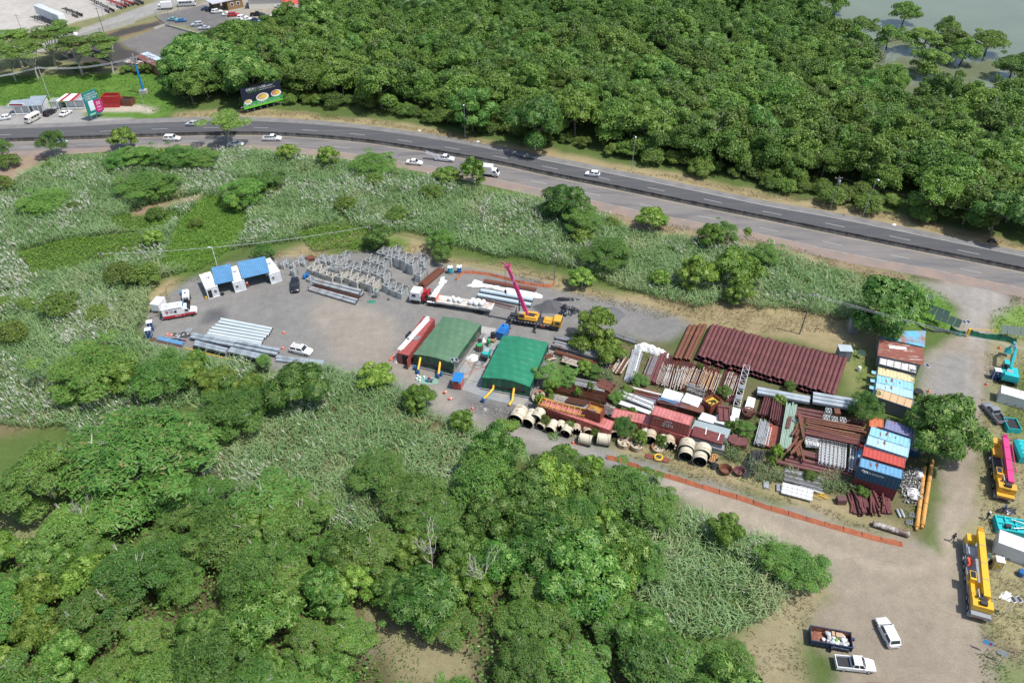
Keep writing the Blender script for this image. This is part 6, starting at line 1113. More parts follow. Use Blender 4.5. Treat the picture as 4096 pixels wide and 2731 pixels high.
t=barrel(1918,1388,'round tank with green lid wrapped in brown slats between the tents',mat('tank_dkgrey',(.06,.055,.05)),1.1,.6,z=.15,lid=mat('lid_green',(.02,.35,.10)),name='water_tank',cat='water tank');b=MB();[b.box((.64*math.cos(k*.52),.64*math.sin(k*.52),.45),(.12,.05,.9),rz=k*.52+1.57)for k in range(12)];b.build('slats',wood,t)
q=P(1954,1380);t=T('sand_blaster','bright green sand blasting pot between the tents','sand blaster',(q.x,q.y,0));b=MB();b.lathe([(.1,.3),(.32,.7),(.34,1.2),(.2,1.4),(.06,1.5)],n=12);b.build('pot',mat('blaster_green',(.02,.38,.08),rough=.35),t,smooth=True);b=MB();[b.bar((x,y,0),(x*.7,y*.7,.8),.05,.05)for x in(-.35,.35)for y in(-.35,.35)];b.build('legs',mat('blaster_green',(.02,.38,.08)),t);[wheel(t,-.2,y,.18,.1,False)for y in(-.42,.42)]
barrel(1972,1340,'black water tank on pallets beside the blue generator',blackm,1.0,.45,z=.45,name='water_tank',cat='water tank');q=P(1972,1362);t=T('pallet_stack','stack of wooden pallets beneath the black tank','pallets',(q.x,q.y,0),R_(66));[boxm('pallet',(0,0,.08+k*.15),(1.3,1.1,.1),wood,t)for k in range(3)]
heap('white_sack','heap of white sacks between the two tents','sacks',1890,1428,1.1,.9,.8,wsheet,seed=21,sharp=.4,tex=.4);heap('white_sack','small white sack beside the round green lid tank','sack',1934,1362,.4,.5,.7,wsheet,seed=22,sharp=.4,tex=.3);heap('black_sack','black bundle behind the round green lid tank','bundle',1918,1362,.6,.5,.6,blackm,seed=23,sharp=.4,tex=.4)
b=MB();o_=P(1900,1490)
for k,pts in enumerate([[(1800,1530),(1850,1500),(1900,1478),(1935,1470),(1960,1450)],[(1865,1440),(1880,1465),(1910,1475),(1880,1500)],[(1925,1500),(1940,1470),(1900,1460),(1870,1450)],[(1930,1480),(1950,1500),(1925,1510)]]):
 W=[P(u,v,.07)-o_ for u,v in pts];b=MB();b.tube(W,.035,n=6);tagp(b.build('air_hose',mat('hose_red',(.45,.10,.07))if k!=3 else blackm,loc=o_),['long thin hose running from the worker to the compressor','red hose loop nearest the white sacks','red hose crossing the steel plates','short black hose loop on the pale plate'][k],'hose')
heap('valve_heap','heap of rusty valves behind the guard booth','scrap',1858,1499,.7,.5,.4,mat('valve',(.25,.1,.07),c2=(.4,.38,.35),scale=5,lo=.45,hi=.55),seed=24,tex=.9)
def solar_post(u,v,h,label,lean=(0,0),panels=2,rz=.4):
 q=P(u,v);t=T('solar_lamp',label,'solar lamp',(q.x,q.y,0));tp=Vector((lean[0],lean[1],h));b=MB();b.tube([(0,0,0),tp],.05,n=8);b.build('pole',whitep,t);pm=mat('solar_cell',(.03,.04,.07),rough=.15,var=.05)
 for k in range(panels):x=(k-(panels-1)/2)*.75;pn=boxm('solar_panel',(0,0,0),(.55,.8,.04),whitep,t,loc=tp+Vector((x,0,.15)));pn.rotation_euler=(R_(18),0,rz);boxm('cells',(0,0,.025),(.48,.72,.02),pm,pn)
 return t
solar_post(1821,1497,3.2,'white solar lamp at the corner of the dull green tent');solar_post(4019,2457,3.3,'white pole with two tilted solar panels beside the big crane',lean=(.1,0));solar_post(3668,1556,5.2,'tall solar lamp pole beside the light blue container',panels=1)
ladder(1830,1500,0,1.6,R_(60),'small ladder at the corner of the dull green tent')
matm=mat('green_mat',(.20,.33,.26),rough=.7,var=.12);ground_sheet([(1662,1511),(1668,1500),(1740,1508),(1753,1512),(1748,1537),(1700,1535),(1666,1527)],'pale green ground mat under the worker and buckets',matm,name='ground_mat',cat='mat',bump=.03)
for k,(u,v)in enumerate([(1671,1503),(1667,1515),(1680,1511),(1679,1523),(1697,1508)]):barrel(u,v,'white bucket on the green mat, '+['farthest left at the back','at the left edge','in the middle of the group','nearest the track','standing apart on the right'][k],whitep,.42,.17,name='bucket',cat='bucket',group=None)
barrel(1706,1522,'blue basin lying on the green mat',bluep,.12,.3,name='basin',cat='basin');barrel(1718,1512,'dark blue tub beside the crouching worker',navyp,.35,.3,name='tub',cat='tub')
skin=mat('skin',(.34,.20,.13),rough=.6,var=.03);denim=mat('navy_cloth',(.03,.045,.09),rough=.9,var=.1);greyc=mat('grey_cloth',(.28,.30,.34),rough=.9,var=.1);bootm=mat('boots',(.04,.03,.025),rough=.8)
def person(x,y,rz,label,pose='walk',top=greyc,legs=denim,hat=orange,s=.93):
 """joints in metres; body skinned as one surface, clothes by height"""
 J={'pel':(0,0,.93),'sp':(0.01,0,1.15),'ch':(.02,0,1.36),'nk':(.03,0,1.52),'hd':(.05,0,1.64),'ht':(.05,0,1.74)}
 if pose=='walk':lim=dict(hl=(0,.1,.90),kl=(.18,.1,.50),fl=(.10,.1,.09),tl=(.27,.1,.05),hr=(0,-.1,.90),kr=(.0,-.1,.48),fr=(-.28,-.1,.13),tr=(-.13,-.1,.06),sl=(.02,.19,1.43),el=(-.08,.26,1.16),wl=(.06,.28,.93),sr=(.02,-.19,1.43),er=(.12,-.26,1.18),wr=(.32,-.24,1.02))
 elif pose=='stand':lim=dict(hl=(0,.1,.90),kl=(.03,.12,.50),fl=(-.02,.13,.09),tl=(.15,.15,.05),hr=(0,-.1,.90),kr=(.03,-.12,.50),fr=(-.02,-.13,.09),tr=(.15,-.15,.05),sl=(.02,.19,1.43),el=(.06,.28,1.17),wl=(.3,.2,1.1),sr=(.02,-.19,1.43),er=(.06,-.28,1.17),wr=(.3,-.18,1.12))
 else:
  J={'pel':(-.15,0,.62),'sp':(-.02,0,.80),'ch':(.12,0,.96),'nk':(.24,0,1.06),'hd':(.34,0,1.13),'ht':(.38,0,1.22)}
  lim=dict(hl=(-.14,.1,.60),kl=(.22,.16,.52),fl=(.0,.16,.09),tl=(.17,.18,.05),hr=(-.14,-.1,.60),kr=(.22,-.16,.52),fr=(.0,-.16,.09),tr=(.17,-.18,.05),sl=(.18,.18,1.0),el=(.38,.24,.8),wl=(.52,.14,.6),sr=(.18,-.18,1.0),er=(.38,-.24,.8),wr=(.52,-.12,.58))
 J.update(lim);R2=dict(pel=.14,sp=.135,ch=.15,nk=.06,hd=.10,ht=.075,hl=.09,kl=.065,fl=.05,tl=.045,hr=.09,kr=.065,fr=.05,tr=.045,sl=.07,el=.048,wl=.032,sr=.07,er=.048,wr=.032)
 E=[('pel','sp'),('sp','ch'),('ch','nk'),('nk','hd'),('hd','ht'),('pel','hl'),('hl','kl'),('kl','fl'),('fl','tl'),('pel','hr'),('hr','kr'),('kr','fr'),('fr','tr'),('ch','sl'),('sl','el'),('el','wl'),('ch','sr'),('sr','er'),('er','wr')]
 for sd_ in 'lr':
  w_=Vector(J['w'+sd_]);d=(w_-Vector(J['e'+sd_])).normalized();si=1 if sd_=='l' else-1;J['p'+sd_]=tuple(w_+d*.08);R2['p'+sd_]=.03;E.append(('w'+sd_,'p'+sd_));q_=Vector(J['p'+sd_])
  for f in range(4):a_,b_='f%d%s'%(f,sd_),'g%d%s'%(f,sd_);J[a_]=tuple(q_+d*.04+Vector(((f-1.5)*.018,0,0)));J[b_]=tuple(q_+d*(.075+.01*(f in(1,2)))+Vector(((f-1.5)*.02,-si*.015,-.01)));R2[a_]=.010;R2[b_]=.008;E+=[('p'+sd_,a_),(a_,b_)]
  J['h'+sd_+'t']=tuple(w_+d*.07+Vector((.04,-si*.02,0)));R2['h'+sd_+'t']=.011;E.append(('p'+sd_,'h'+sd_+'t'))
 ks=list(J);me=bpy.data.meshes.new('person_src');me.from_pydata([J[k]for k in ks],[(ks.index(a_),ks.index(b_))for a_,b_ in E],[]);o=bpy.data.objects.new('person_src',me);COL.objects.link(o)
 md=o.modifiers.new('s','SKIN');md.use_smooth_shade=True
 for i,k in enumerate(ks):sv=me.skin_vertices[0].data[i];sv.radius=(R2[k]*.95,R2[k]*(1.25 if k in('pel','ch','sp')else 1));sv.use_root=(k=='pel')
 o.modifiers.new('d','SUBSURF').levels=1;dg=bpy.context.evaluated_depsgraph_get();m2=bpy.data.meshes.new_from_object(o.evaluated_get(dg));bpy.data.objects.remove(o);m2.name='person'
 m2.materials.clear();[m2.materials.append(x_)for x_ in(skin,top,legs,bootm)];pz=J['pel'][2];hd_=Vector(J['hd']);hands=[Vector(J['pl']),Vector(J['pr'])];el_=[Vector(J['sl']).lerp(Vector(J['wl']),.97),Vector(J['sr']).lerp(Vector(J['wr']),.97)]
 lg=[Vector(J[k])for k in('kl','kr','fl','fr','hl','hr','pel')];up_b=[Vector(J[k])for k in('sp','ch','sl','sr','el','er')]
 for p in m2.polygons:
  c=p.center;dl_=min((c-x_).length for x_ in lg);du=min((c-x_).length for x_ in up_b)
  if min((c-h_).length for h_ in hands)<.10:k=0
  elif(c-hd_).length<.19 and c.z>Vector(J['nk']).z-.02:k=0
  elif c.z<.12:k=3
  elif dl_<du:k=2
  else:k=1
  p.material_index=k
 m2.shade_smooth();t=link('person',m2,None,(x,y,0),(0,0,rz));t.scale=(s,s,s);tagp(t,label,'person')
 h=Vector(J['ht']);b=MB();b.lathe([(.155,-.02),(.15,.02),(.12,.09),(.05,.13)],n=12,c=(h.x-.01,h.y,h.z-.02));b.lathe([(.17,-.03),(.17,-.015)],n=12,c=(h.x+.02,h.y,h.z-.02));b.build('helmet',hat,t,smooth=True)
 d=(h-Vector(J['nk'])).normalized();fw=Vector((1,0,0));b=MB();b.box(hd_+fw*.115,(.035,.03,.05));b.build('nose',skin,t);b=MB();[b.box(hd_+fw*.10+Vector((0,s_*.035,.03)),(.015,.02,.012))for s_ in(-1,1)];b.build('eyes',blackm,t);b=MB();b.box(hd_+fw*.10+Vector((0,0,-.05)),(.012,.05,.012));b.build('mouth',mat('lips',(.25,.08,.07)),t);b=MB();[b.box(hd_+Vector((0,s_*.105,0)),(.04,.02,.06))for s_ in(-1,1)];b.build('ears',skin,t)
 return t
q=P(1729,1528);person(q.x,q.y,R_(200),'worker in grey and blue with an orange helmet bending over buckets','crouch',hat=orange,s=1.05)
q=P(3806,2166);person(q.x,q.y,R_(60),'person in dark overalls walking on the dirt road left of the big crane','walk',top=denim,hat=blackm,s=1.0);q=P(3942,2078);person(q.x,q.y,R_(10),'person in dark overalls and white helmet walking by the turquoise machine','walk',top=denim,hat=whitep,s=1.0);q=P(4006,2052);person(q.x,q.y,R_(-60),'person in dark clothes and dark helmet behind the turquoise machine','stand',top=denim,hat=navyp,s=1.0)
bars('scaffold_tube','tube',1882,1578,2070,1616,.9,3,(.07,.07),[galv],'long thin tube lying before the bright green tent','tubes before the bright green tent',shape='pole');bars('scaffold_tube','tube',1890,1585,1982,1606,.4,2,(.07,.07),[galv],'shorter thin tube lying before the bright green tent','shorter tubes before the bright green tent',shape='pole')
g=np.random.default_rng(5);stm=mat('stone',(.27,.26,.25),rough=.95,var=.25);b=MB()
W=area_pts([[(1860,1600),(2080,1630),(2160,1640),(2150,1690),(2000,1690),(1880,1640)]],14,55)
for x,y in W:r=float(g.uniform(.04,.13));b.box((x,y,r*.5),(r*2,r*1.6,r*1.3),rz=float(g.uniform(0,3)),taper=.35)
tagp(b.build('rubble',stm),'scattered stones and rubble in front of the bright green tent','rubble',kind='stuff')
heap('boulder','pale boulder on the rubble beside the track','boulder',1938,1637,.5,.4,.45,mat('boulder',(.36,.33,.31),rough=.9),seed=31,sharp=.35,tex=.1)
mar=mat('maroon_steel',(.155,.052,.052),rough=.6,c2=(.10,.035,.03),scale=.8,lo=.45,hi=.7,var=.15,rnd=.12);rustb=rusty('rust_brown',(.22,.085,.045),.4,(.12,.05,.03));rusto=rusty('rust_orange',(.33,.13,.06),.35,(.15,.06,.035));r3=lambda x,y:(2048+x*.43554,1366+y*.43554);r4=lambda x,y:(3072+x*.43554,1366+y*.43554)
ra=lambda x,y:(2000+x*.5133,1340+y*.5133);rb=lambda x,y:(2440+x*.5133,1340+y*.5133);rc_=lambda x,y:(2560+x*.5133,1560+y*.5133);rd=lambda x,y:(3000+x*.5133,1540+y*.5133);re=lambda x,y:(3300+x*.5133,1240+y*.5133);rf_=lambda x,y:(3380+x*.4463,1780+y*.4463)
NP=31;bL,bR=P(2846,1296,1.1),P(3390,1436,1.1);fL,fR=P(2787,1424,1.1),P(3340,1582,1.1);rr=(bR-bL).length/NP/2*.98
for k in range(NP):
 f=(k+.5)/NP;a,c=fL.lerp(fR,f),bL.lerp(bR,f);d=(c-a).normalized();c=c+d*random.uniform(-.3,.35);a=a+d*random.uniform(-.25,.2)
 pipe_obj('maroon_pipe',(a.x,a.y,rr*2.75),(c.x,c.y,rr*2.75),rr,mar,'big maroon pipe in the upper layer of the long stack',group='upper layer of big maroon pipes',inner=blackm,n=14)
for k in range(NP):
 f=(k+.02)/NP;a,c=fL.lerp(fR,f),bL.lerp(bR,f);a=a-(c-a).normalized()*random.uniform(.0,.5)
 pipe_obj('maroon_pipe',(a.x,a.y,rr),(c.x,c.y,rr),rr,mar,'big maroon pipe in the lower layer of the long stack',group='lower layer of big maroon pipes',inner=blackm,n=14)
for k,((a_),(c_))in enumerate([((2700,1436),(2762,1303)),((2716,1438),(2780,1303)),((2738,1440),(2803,1299)),((2752,1442),(2820,1300))]):
 pipe_obj('rusty_pipe',P(*a_,rr),P(*c_,rr),rr,rusto,'orange rusty pipe at the left end of the long maroon stack',group='orange rusty pipes at the stack end',inner=blackm,n=14)
bd=mat('beam_pale',(.42,.47,.50),rough=.45,metal=.1,c2=(.30,.34,.36),scale=.6,var=.1)
for k,(a_,c_,n_)in enumerate([(rd(60,22),rd(470,98),3),(rd(58,48),rd(466,122),3),(rd(494,62),rd(852,122),4),(rd(492,90),rd(850,150),4),(rd(490,118),rd(848,178),4)]):
 for j in range(n_):beam(*a_,*c_,.72,.50,j*.51,'pale grey box beam in the %s stack in front of the maroon pipes'%('left' if k<2 else 'right'),group='box beams, %s stack before the maroon pipes'%('left' if k<2 else 'right'),m=bd)
def cont_roof(u1,v1,u2,v2,z,m,label,dep=2.2,roofm=None,door='right',base=0,H=2.4,**k):
 """u1,v1-u2,v2 = the roof edge facing the camera at height z"""
 a,c=P(u1,v1,z),P(u2,v2,z);return container((a.x,a.y,0),(c.x,c.y,0),dep,z-H,H,m,label,roofm=roofm,door=door,**k)
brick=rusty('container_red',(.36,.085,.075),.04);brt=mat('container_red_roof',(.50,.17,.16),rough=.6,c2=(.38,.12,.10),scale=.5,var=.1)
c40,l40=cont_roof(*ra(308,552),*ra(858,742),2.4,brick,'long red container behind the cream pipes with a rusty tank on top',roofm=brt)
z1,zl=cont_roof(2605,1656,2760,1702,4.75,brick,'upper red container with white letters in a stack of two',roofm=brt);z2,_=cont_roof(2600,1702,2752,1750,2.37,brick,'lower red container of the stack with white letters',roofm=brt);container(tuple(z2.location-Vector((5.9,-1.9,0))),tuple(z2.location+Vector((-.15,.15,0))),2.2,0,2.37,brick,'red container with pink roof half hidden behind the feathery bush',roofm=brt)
text('ZIM','lettering',.85,whitep,z1,(zl*.45,-.09,1.05),(R_(90),0,0),sx=1.3);b=MB()
for x,y in((-.45,1.75),(-.2,1.95),(.05,1.8),(.3,2.0),(.55,1.85),(-.3,1.55),(.15,1.55),(.45,1.6)):b.box((zl*.45+x,-.075,y),(.13,.03,.13),rz=0)
b.build('star_dots',whitep,z1)
[text('ZCSU 2517','lettering',.2,whitep,z1,(1.1,-.08,2.0),(R_(90),0,0))]
a,c=P(*ra(668,575),4.3),P(*ra(760,608),4.3);t=T('rusty_tank','rusty open steel tank standing on the long red container','steel tank',(a.x,a.y,2.42),ang(a,c));Wt=(c-a).length*1.25
def open_box(t,W,D,H,m,floor,rib=True):
 b=MB();[b.box((W/2,y,H/2),(W,.08,H))for y in(.04,D-.04)];[b.box((x,D/2,H/2),(.08,D-.16,H))for x in(.04,W-.04)]
 if rib:[b.box((W*k/3,-.03,H/2),(.08,.06,H))for k in range(4)];b.box((W/2,-.03,H/2),(W,.05,.1))
 b.build('walls',m,t);boxm('floor',(W/2,D/2,H*.72),(W-.18,D-.18,.05),floor,t)
yr=rusty('yellow_rust',(.50,.26,.04),.25,(.25,.12,.03));rbx=rusty('rust_red',(.27,.07,.04),.15,(.15,.05,.03));open_box(t,Wt,2.0,1.9,rbx,yr)
boxm('channel',(Wt*.3,.5,1.5),(1.5,.1,.1),bluer,t,rz=.3)
a,c=P(*ra(300,540),2.75),P(*ra(655,635),2.75);t=T('yellow_rail_frame','yellow ladder frame lying along the long red container roof','rail frame',(a.x,a.y,2.5),ang(a,c));Lr=(c-a).length;b=MB();[b.bar((0,y,z),(Lr,y,z),.10,.10)for y in(0,1.5)for z in(.05,.45)];[b.bar((x,0,.45),(x,1.5,.45),.07,.07)for x in np.linspace(0,Lr,9)];[b.bar((x,0,.05),(x,0,.45),.07,.07)for x in np.linspace(0,Lr,9)];b.build('rails',mat('rail_yellow',(.62,.36,.03),rough=.5,var=.2),t)
cream=mat('cream_steel',(.60,.55,.42),rough=.6,c2=(.28,.14,.07),scale=1.1,lo=.56,hi=.66,var=.15);creamr=mat('cream_rusty',(.50,.44,.32),rough=.6,c2=(.28,.11,.05),scale=.9,lo=.47,hi=.58,var=.15)
def casing(mu,mv,bu,bv,r,label,m=cream,plate=False,zc=None,notch=False):
 zc=r if zc is None else zc;a,c=P(*r3(mu,mv),zc),P(*r3(bu,bv),zc);d=c-a;L=max(d.length,.8);t=T('steel_casing',label,'steel casing',(a.x,a.y,0),math.atan2(d.y,d.x));b=MB()
 b.tube([(0,0,zc),(L*.03,0,zc),(L*.5,0,zc),(L,0,zc)],[r*1.03,r,r,r],m=m,n=22,wall=.06,mi=blackm);b.build('shell',m,t,smooth=True)
 b=MB();n=70;tw=L/.55;b.tube([(L*(.04+.92*i/n),r*1.01*math.cos(i/n*tw*2),zc+r*1.01*math.sin(i/n*tw*2))for i in range(n+1)],.035,n=4);b.build('spiral_rib',mat('rib_dark',(.36,.26,.16),rough=.8,var=.3),t)
 b=MB();b.tube([(L*.72,0,zc),(L*.73,0,zc)],r*.9,n=18);b.build('bulkhead',dark,t)
 if notch:b=MB();[b.box((-.12,r*math.cos(k*.7),zc+r*math.sin(k*.7)),(.3,.22,.22))for k in range(9)];b.build('teeth',m,t)
 return t
for a_ in[(30,725,85,625,1.22,'largest cream casing at the left end of the casing row'),(138,755,195,655,1.0,'cream casing with black mouth, second from the left'),(215,712,262,640,.95,'cream casing raised on the row, third from the left',cream,False,1.5),(258,785,292,740,.72,'small cream casing below the raised one'),(345,818,388,745,.82,'cream casing left of the sprig in the row'),
   (440,800,455,750,.78,'short toothed cream casing',cream,False,None,True),(487,850,525,770,.85,'cream casing with rust tears beside the toothed one'),(735,910,622,880,.85,'cream casing lying lengthwise behind the two cones'),(905,905,785,885,.92,'bright cream casing lying lengthwise right of the cones'),(590,830,590,780,.8,'rusty cream casing before the long red container',creamr,False,None,True),
   (700,840,690,800,.75,'low yellowish casing below the rusty tank',creamr),(1265,910,1275,840,.95,'very rusty casing before the two stacked red containers',creamr),(1225,880,1230,820,.8,'cream casing half behind the very rusty one'),(1445,960,1440,890,.95,'cream casing with rust streaks at the container corner',creamr,False,None,True),(1380,930,1385,880,.8,'casing between the disc and the streaked one'),
   (940,860,935,810,.75,'casing hidden under the weeds',creamr),(1030,835,1015,790,.7,'casing poking from the feathery bush',creamr),(1592,1060,1602,1000,1.05,'front cream casing of the left pair'),(1598,1000,1612,930,1.25,'rear cream casing of the left pair'),(1722,1105,1732,1040,1.08,'front cream casing of the right pair'),(1742,1045,1757,975,1.28,'rear cream casing of the right pair')]:casing(*a_)
def disc(u,v,r,h,label,m=creamr,tilt=0,holes=5):
 q=P(*r3(u,v),h*.5);t=T('casing_ring',label,'steel ring',(q.x,q.y,0),random.random()*3);b=MB();b.lathe([(r,0),(r,h),(r*.97,h)],n=22,m=m);b.build('drum',m,t,smooth=True);b=MB()
 for k in range(holes):b.lathe([(r*.17,h+.005),(r*.17,h+.02)],n=10,c=(r*.6*math.cos(k*6.283/holes),r*.6*math.sin(k*6.283/holes),0))
 b.build('holes',dark,t);b=MB();[b.box((0,0,h+.05),(r*1.7,.12,.1),rz=k*math.pi/2+.4)for k in(0,1)];b.build('cross_beam',m,t)
 if tilt:t.rotation_euler=(R_(tilt),0,0);t.location.z=r*math.sin(R_(abs(tilt)))
 return t
disc(242,530,1.15,.3,'round plate with holes leaning up beside the yellow rail',tilt=50);disc(1035,930,1.15,.8,'short open ring lying flat among weeds');disc(1150,955,1.1,.9,'cream drum head with holes nearest the track');disc(1340,975,1.05,.6,'cream drum head before the very rusty casing')
def bowl(u,v,r,h,label,m=mar):
 q=P(*r3(u,v),h*.5);t=T('steel_bowl',label,'steel bowl',(q.x,q.y,0));b=MB();b.lathe([(r*.75,0),(r,h),(r*.94,h),(r*.68,.1)],n=20);b.build('bowl',m,t,smooth=True);return t
bowl(1960,1180,1.0,.9,'rusty orange lined bowl in the grass',rusto);bowl(2085,1195,.9,.7,'dark drum filled with rusty scrap beside the bowl',mar)
a=P(*r3(1975,935));t=T('maroon_skip','maroon boat shaped steel bin with a yellow patch','steel bin',(a.x,a.y,0),R_(-18));b=MB();b.loft([[(x,y,z)for y,z in((-1*s_,.15),(1*s_,.15),(1.15*s_,1.3),(-1.15*s_,1.3))]for x,s_ in((0,.5),(.6,.9),(1.6,1),(2.4,.85),(2.9,.5))]);b.build('hull',mar,t);boxm('patch',(1.4,-1.12,.75),(.7,.05,.8),yr,t)
for k,(u,v)in enumerate([(1838,1078),(1866,1046)]):
 q=P(*r3(u,v),.8);t=T('cable_reel','orange spoked wheel lying on tyres, '+('front one' if k==0 else 'rear one'),'wheel',(q.x,q.y,0));b=MB();[b.lathe([(.45,z),(.58,z+.08),(.58,z+.2),(.45,z+.28)],n=16)for z in(0,.3)];b.build('tyre',tyre,t,smooth=True);b=MB();b.lathe([(.5,.62),(.5,.72),(.4,.72),(.4,.62)],n=16);[b.box((0,0,.68),(.9,.09,.06),rz=j*math.pi/3)for j in range(3)];b.build('spoked_rim',mat('reel_orange',(.55,.30,.12)),t)
heap('black_hoses_pile','old tyres stacked beneath the spoked wheels','tyres',*r3(1850,1140),.9,.6,.8,tyre,seed=41,sharp=.4,tex=.6)
a,c=P(*r3(1225,1050)),P(*r3(1440,1100));t=T('ring_on_plates','yellow ring on two red plates beside the track','steel ring',(a.x,a.y,0),ang(a,c));Lq=(c-a).length;redst=rusty('red_plate',(.26,.06,.05),.15);boxm('plate',(Lq*.17,0,.15),(Lq*.34,.9,.08),redst,t);boxm('plate',(Lq*.85,0,.15),(Lq*.3,.9,.08),redst,t);b=MB();b.tube([(Lq*.55+.6*math.cos(k*.393),.6*math.sin(k*.393),.45)for k in range(17)],.12,n=8);b.build('ring',yel,t,smooth=True);b=MB();b.tube([(Lq*.17,0,.2),(Lq*.17,0,1.1)],.05,n=6);b.build('spindle',galv,t)
g=np.random.default_rng(8)
for k in range(34):
 u,v=2270+g.uniform(-80,55),990+g.uniform(0,40);p0=P(*r3(u,v),.5+.4*g.random());p1=P(*r3(u+g.uniform(-120,60),v+g.uniform(80,170)),.1);p2=P(*r3(u+g.uniform(-140,30),v+g.uniform(180,260)),.08);mid=p0.lerp(p1,.5)+Vector((0,0,.5));pts=[]
 for j in range(9):f=j/8;pts.append(((1-f)**2*p0+2*f*(1-f)*(mid*.4+p1*.6)+f*f*p2)-p0)
 b=MB();b.tube(pts,.075,n=7);tagp(b.build('black_hose',mat('hose_black',(.03,.032,.035),rough=.55,var=.15),smooth=True,loc=p0),'thick black hose in the heap beside the maroon bin','hose','heap of thick black hoses')
wr=mat('white_rust',(.50,.46,.40),rough=.7,c2=(.30,.14,.07),scale=2.2,lo=.5,hi=.6,var=.2);og=mat('ochre_rust',(.48,.27,.12),rough=.7,c2=(.55,.48,.38),scale=2.0,lo=.5,hi=.6,var=.2);alu=mat('aluminium',(.50,.52,.52),rough=.45,metal=.35,c2=(.36,.35,.33),scale=1.2,var=.15);dkr=rusty('dark_rust',(.12,.065,.05),.3);gst=mat('grey_section',(.20,.20,.20),rough=.6,c2=(.15,.09,.06),scale=1,lo=.5,hi=.65,var=.2);pw=mat('white_panel_old',(.62,.62,.60),rough=.6,c2=(.42,.25,.14),scale=.8,lo=.6,hi=.7,var=.1);gpn=mat('green_sheet',(.30,.40,.32),rough=.5,var=.15);bwn=rusty('brown_section',(.20,.13,.07),.3)
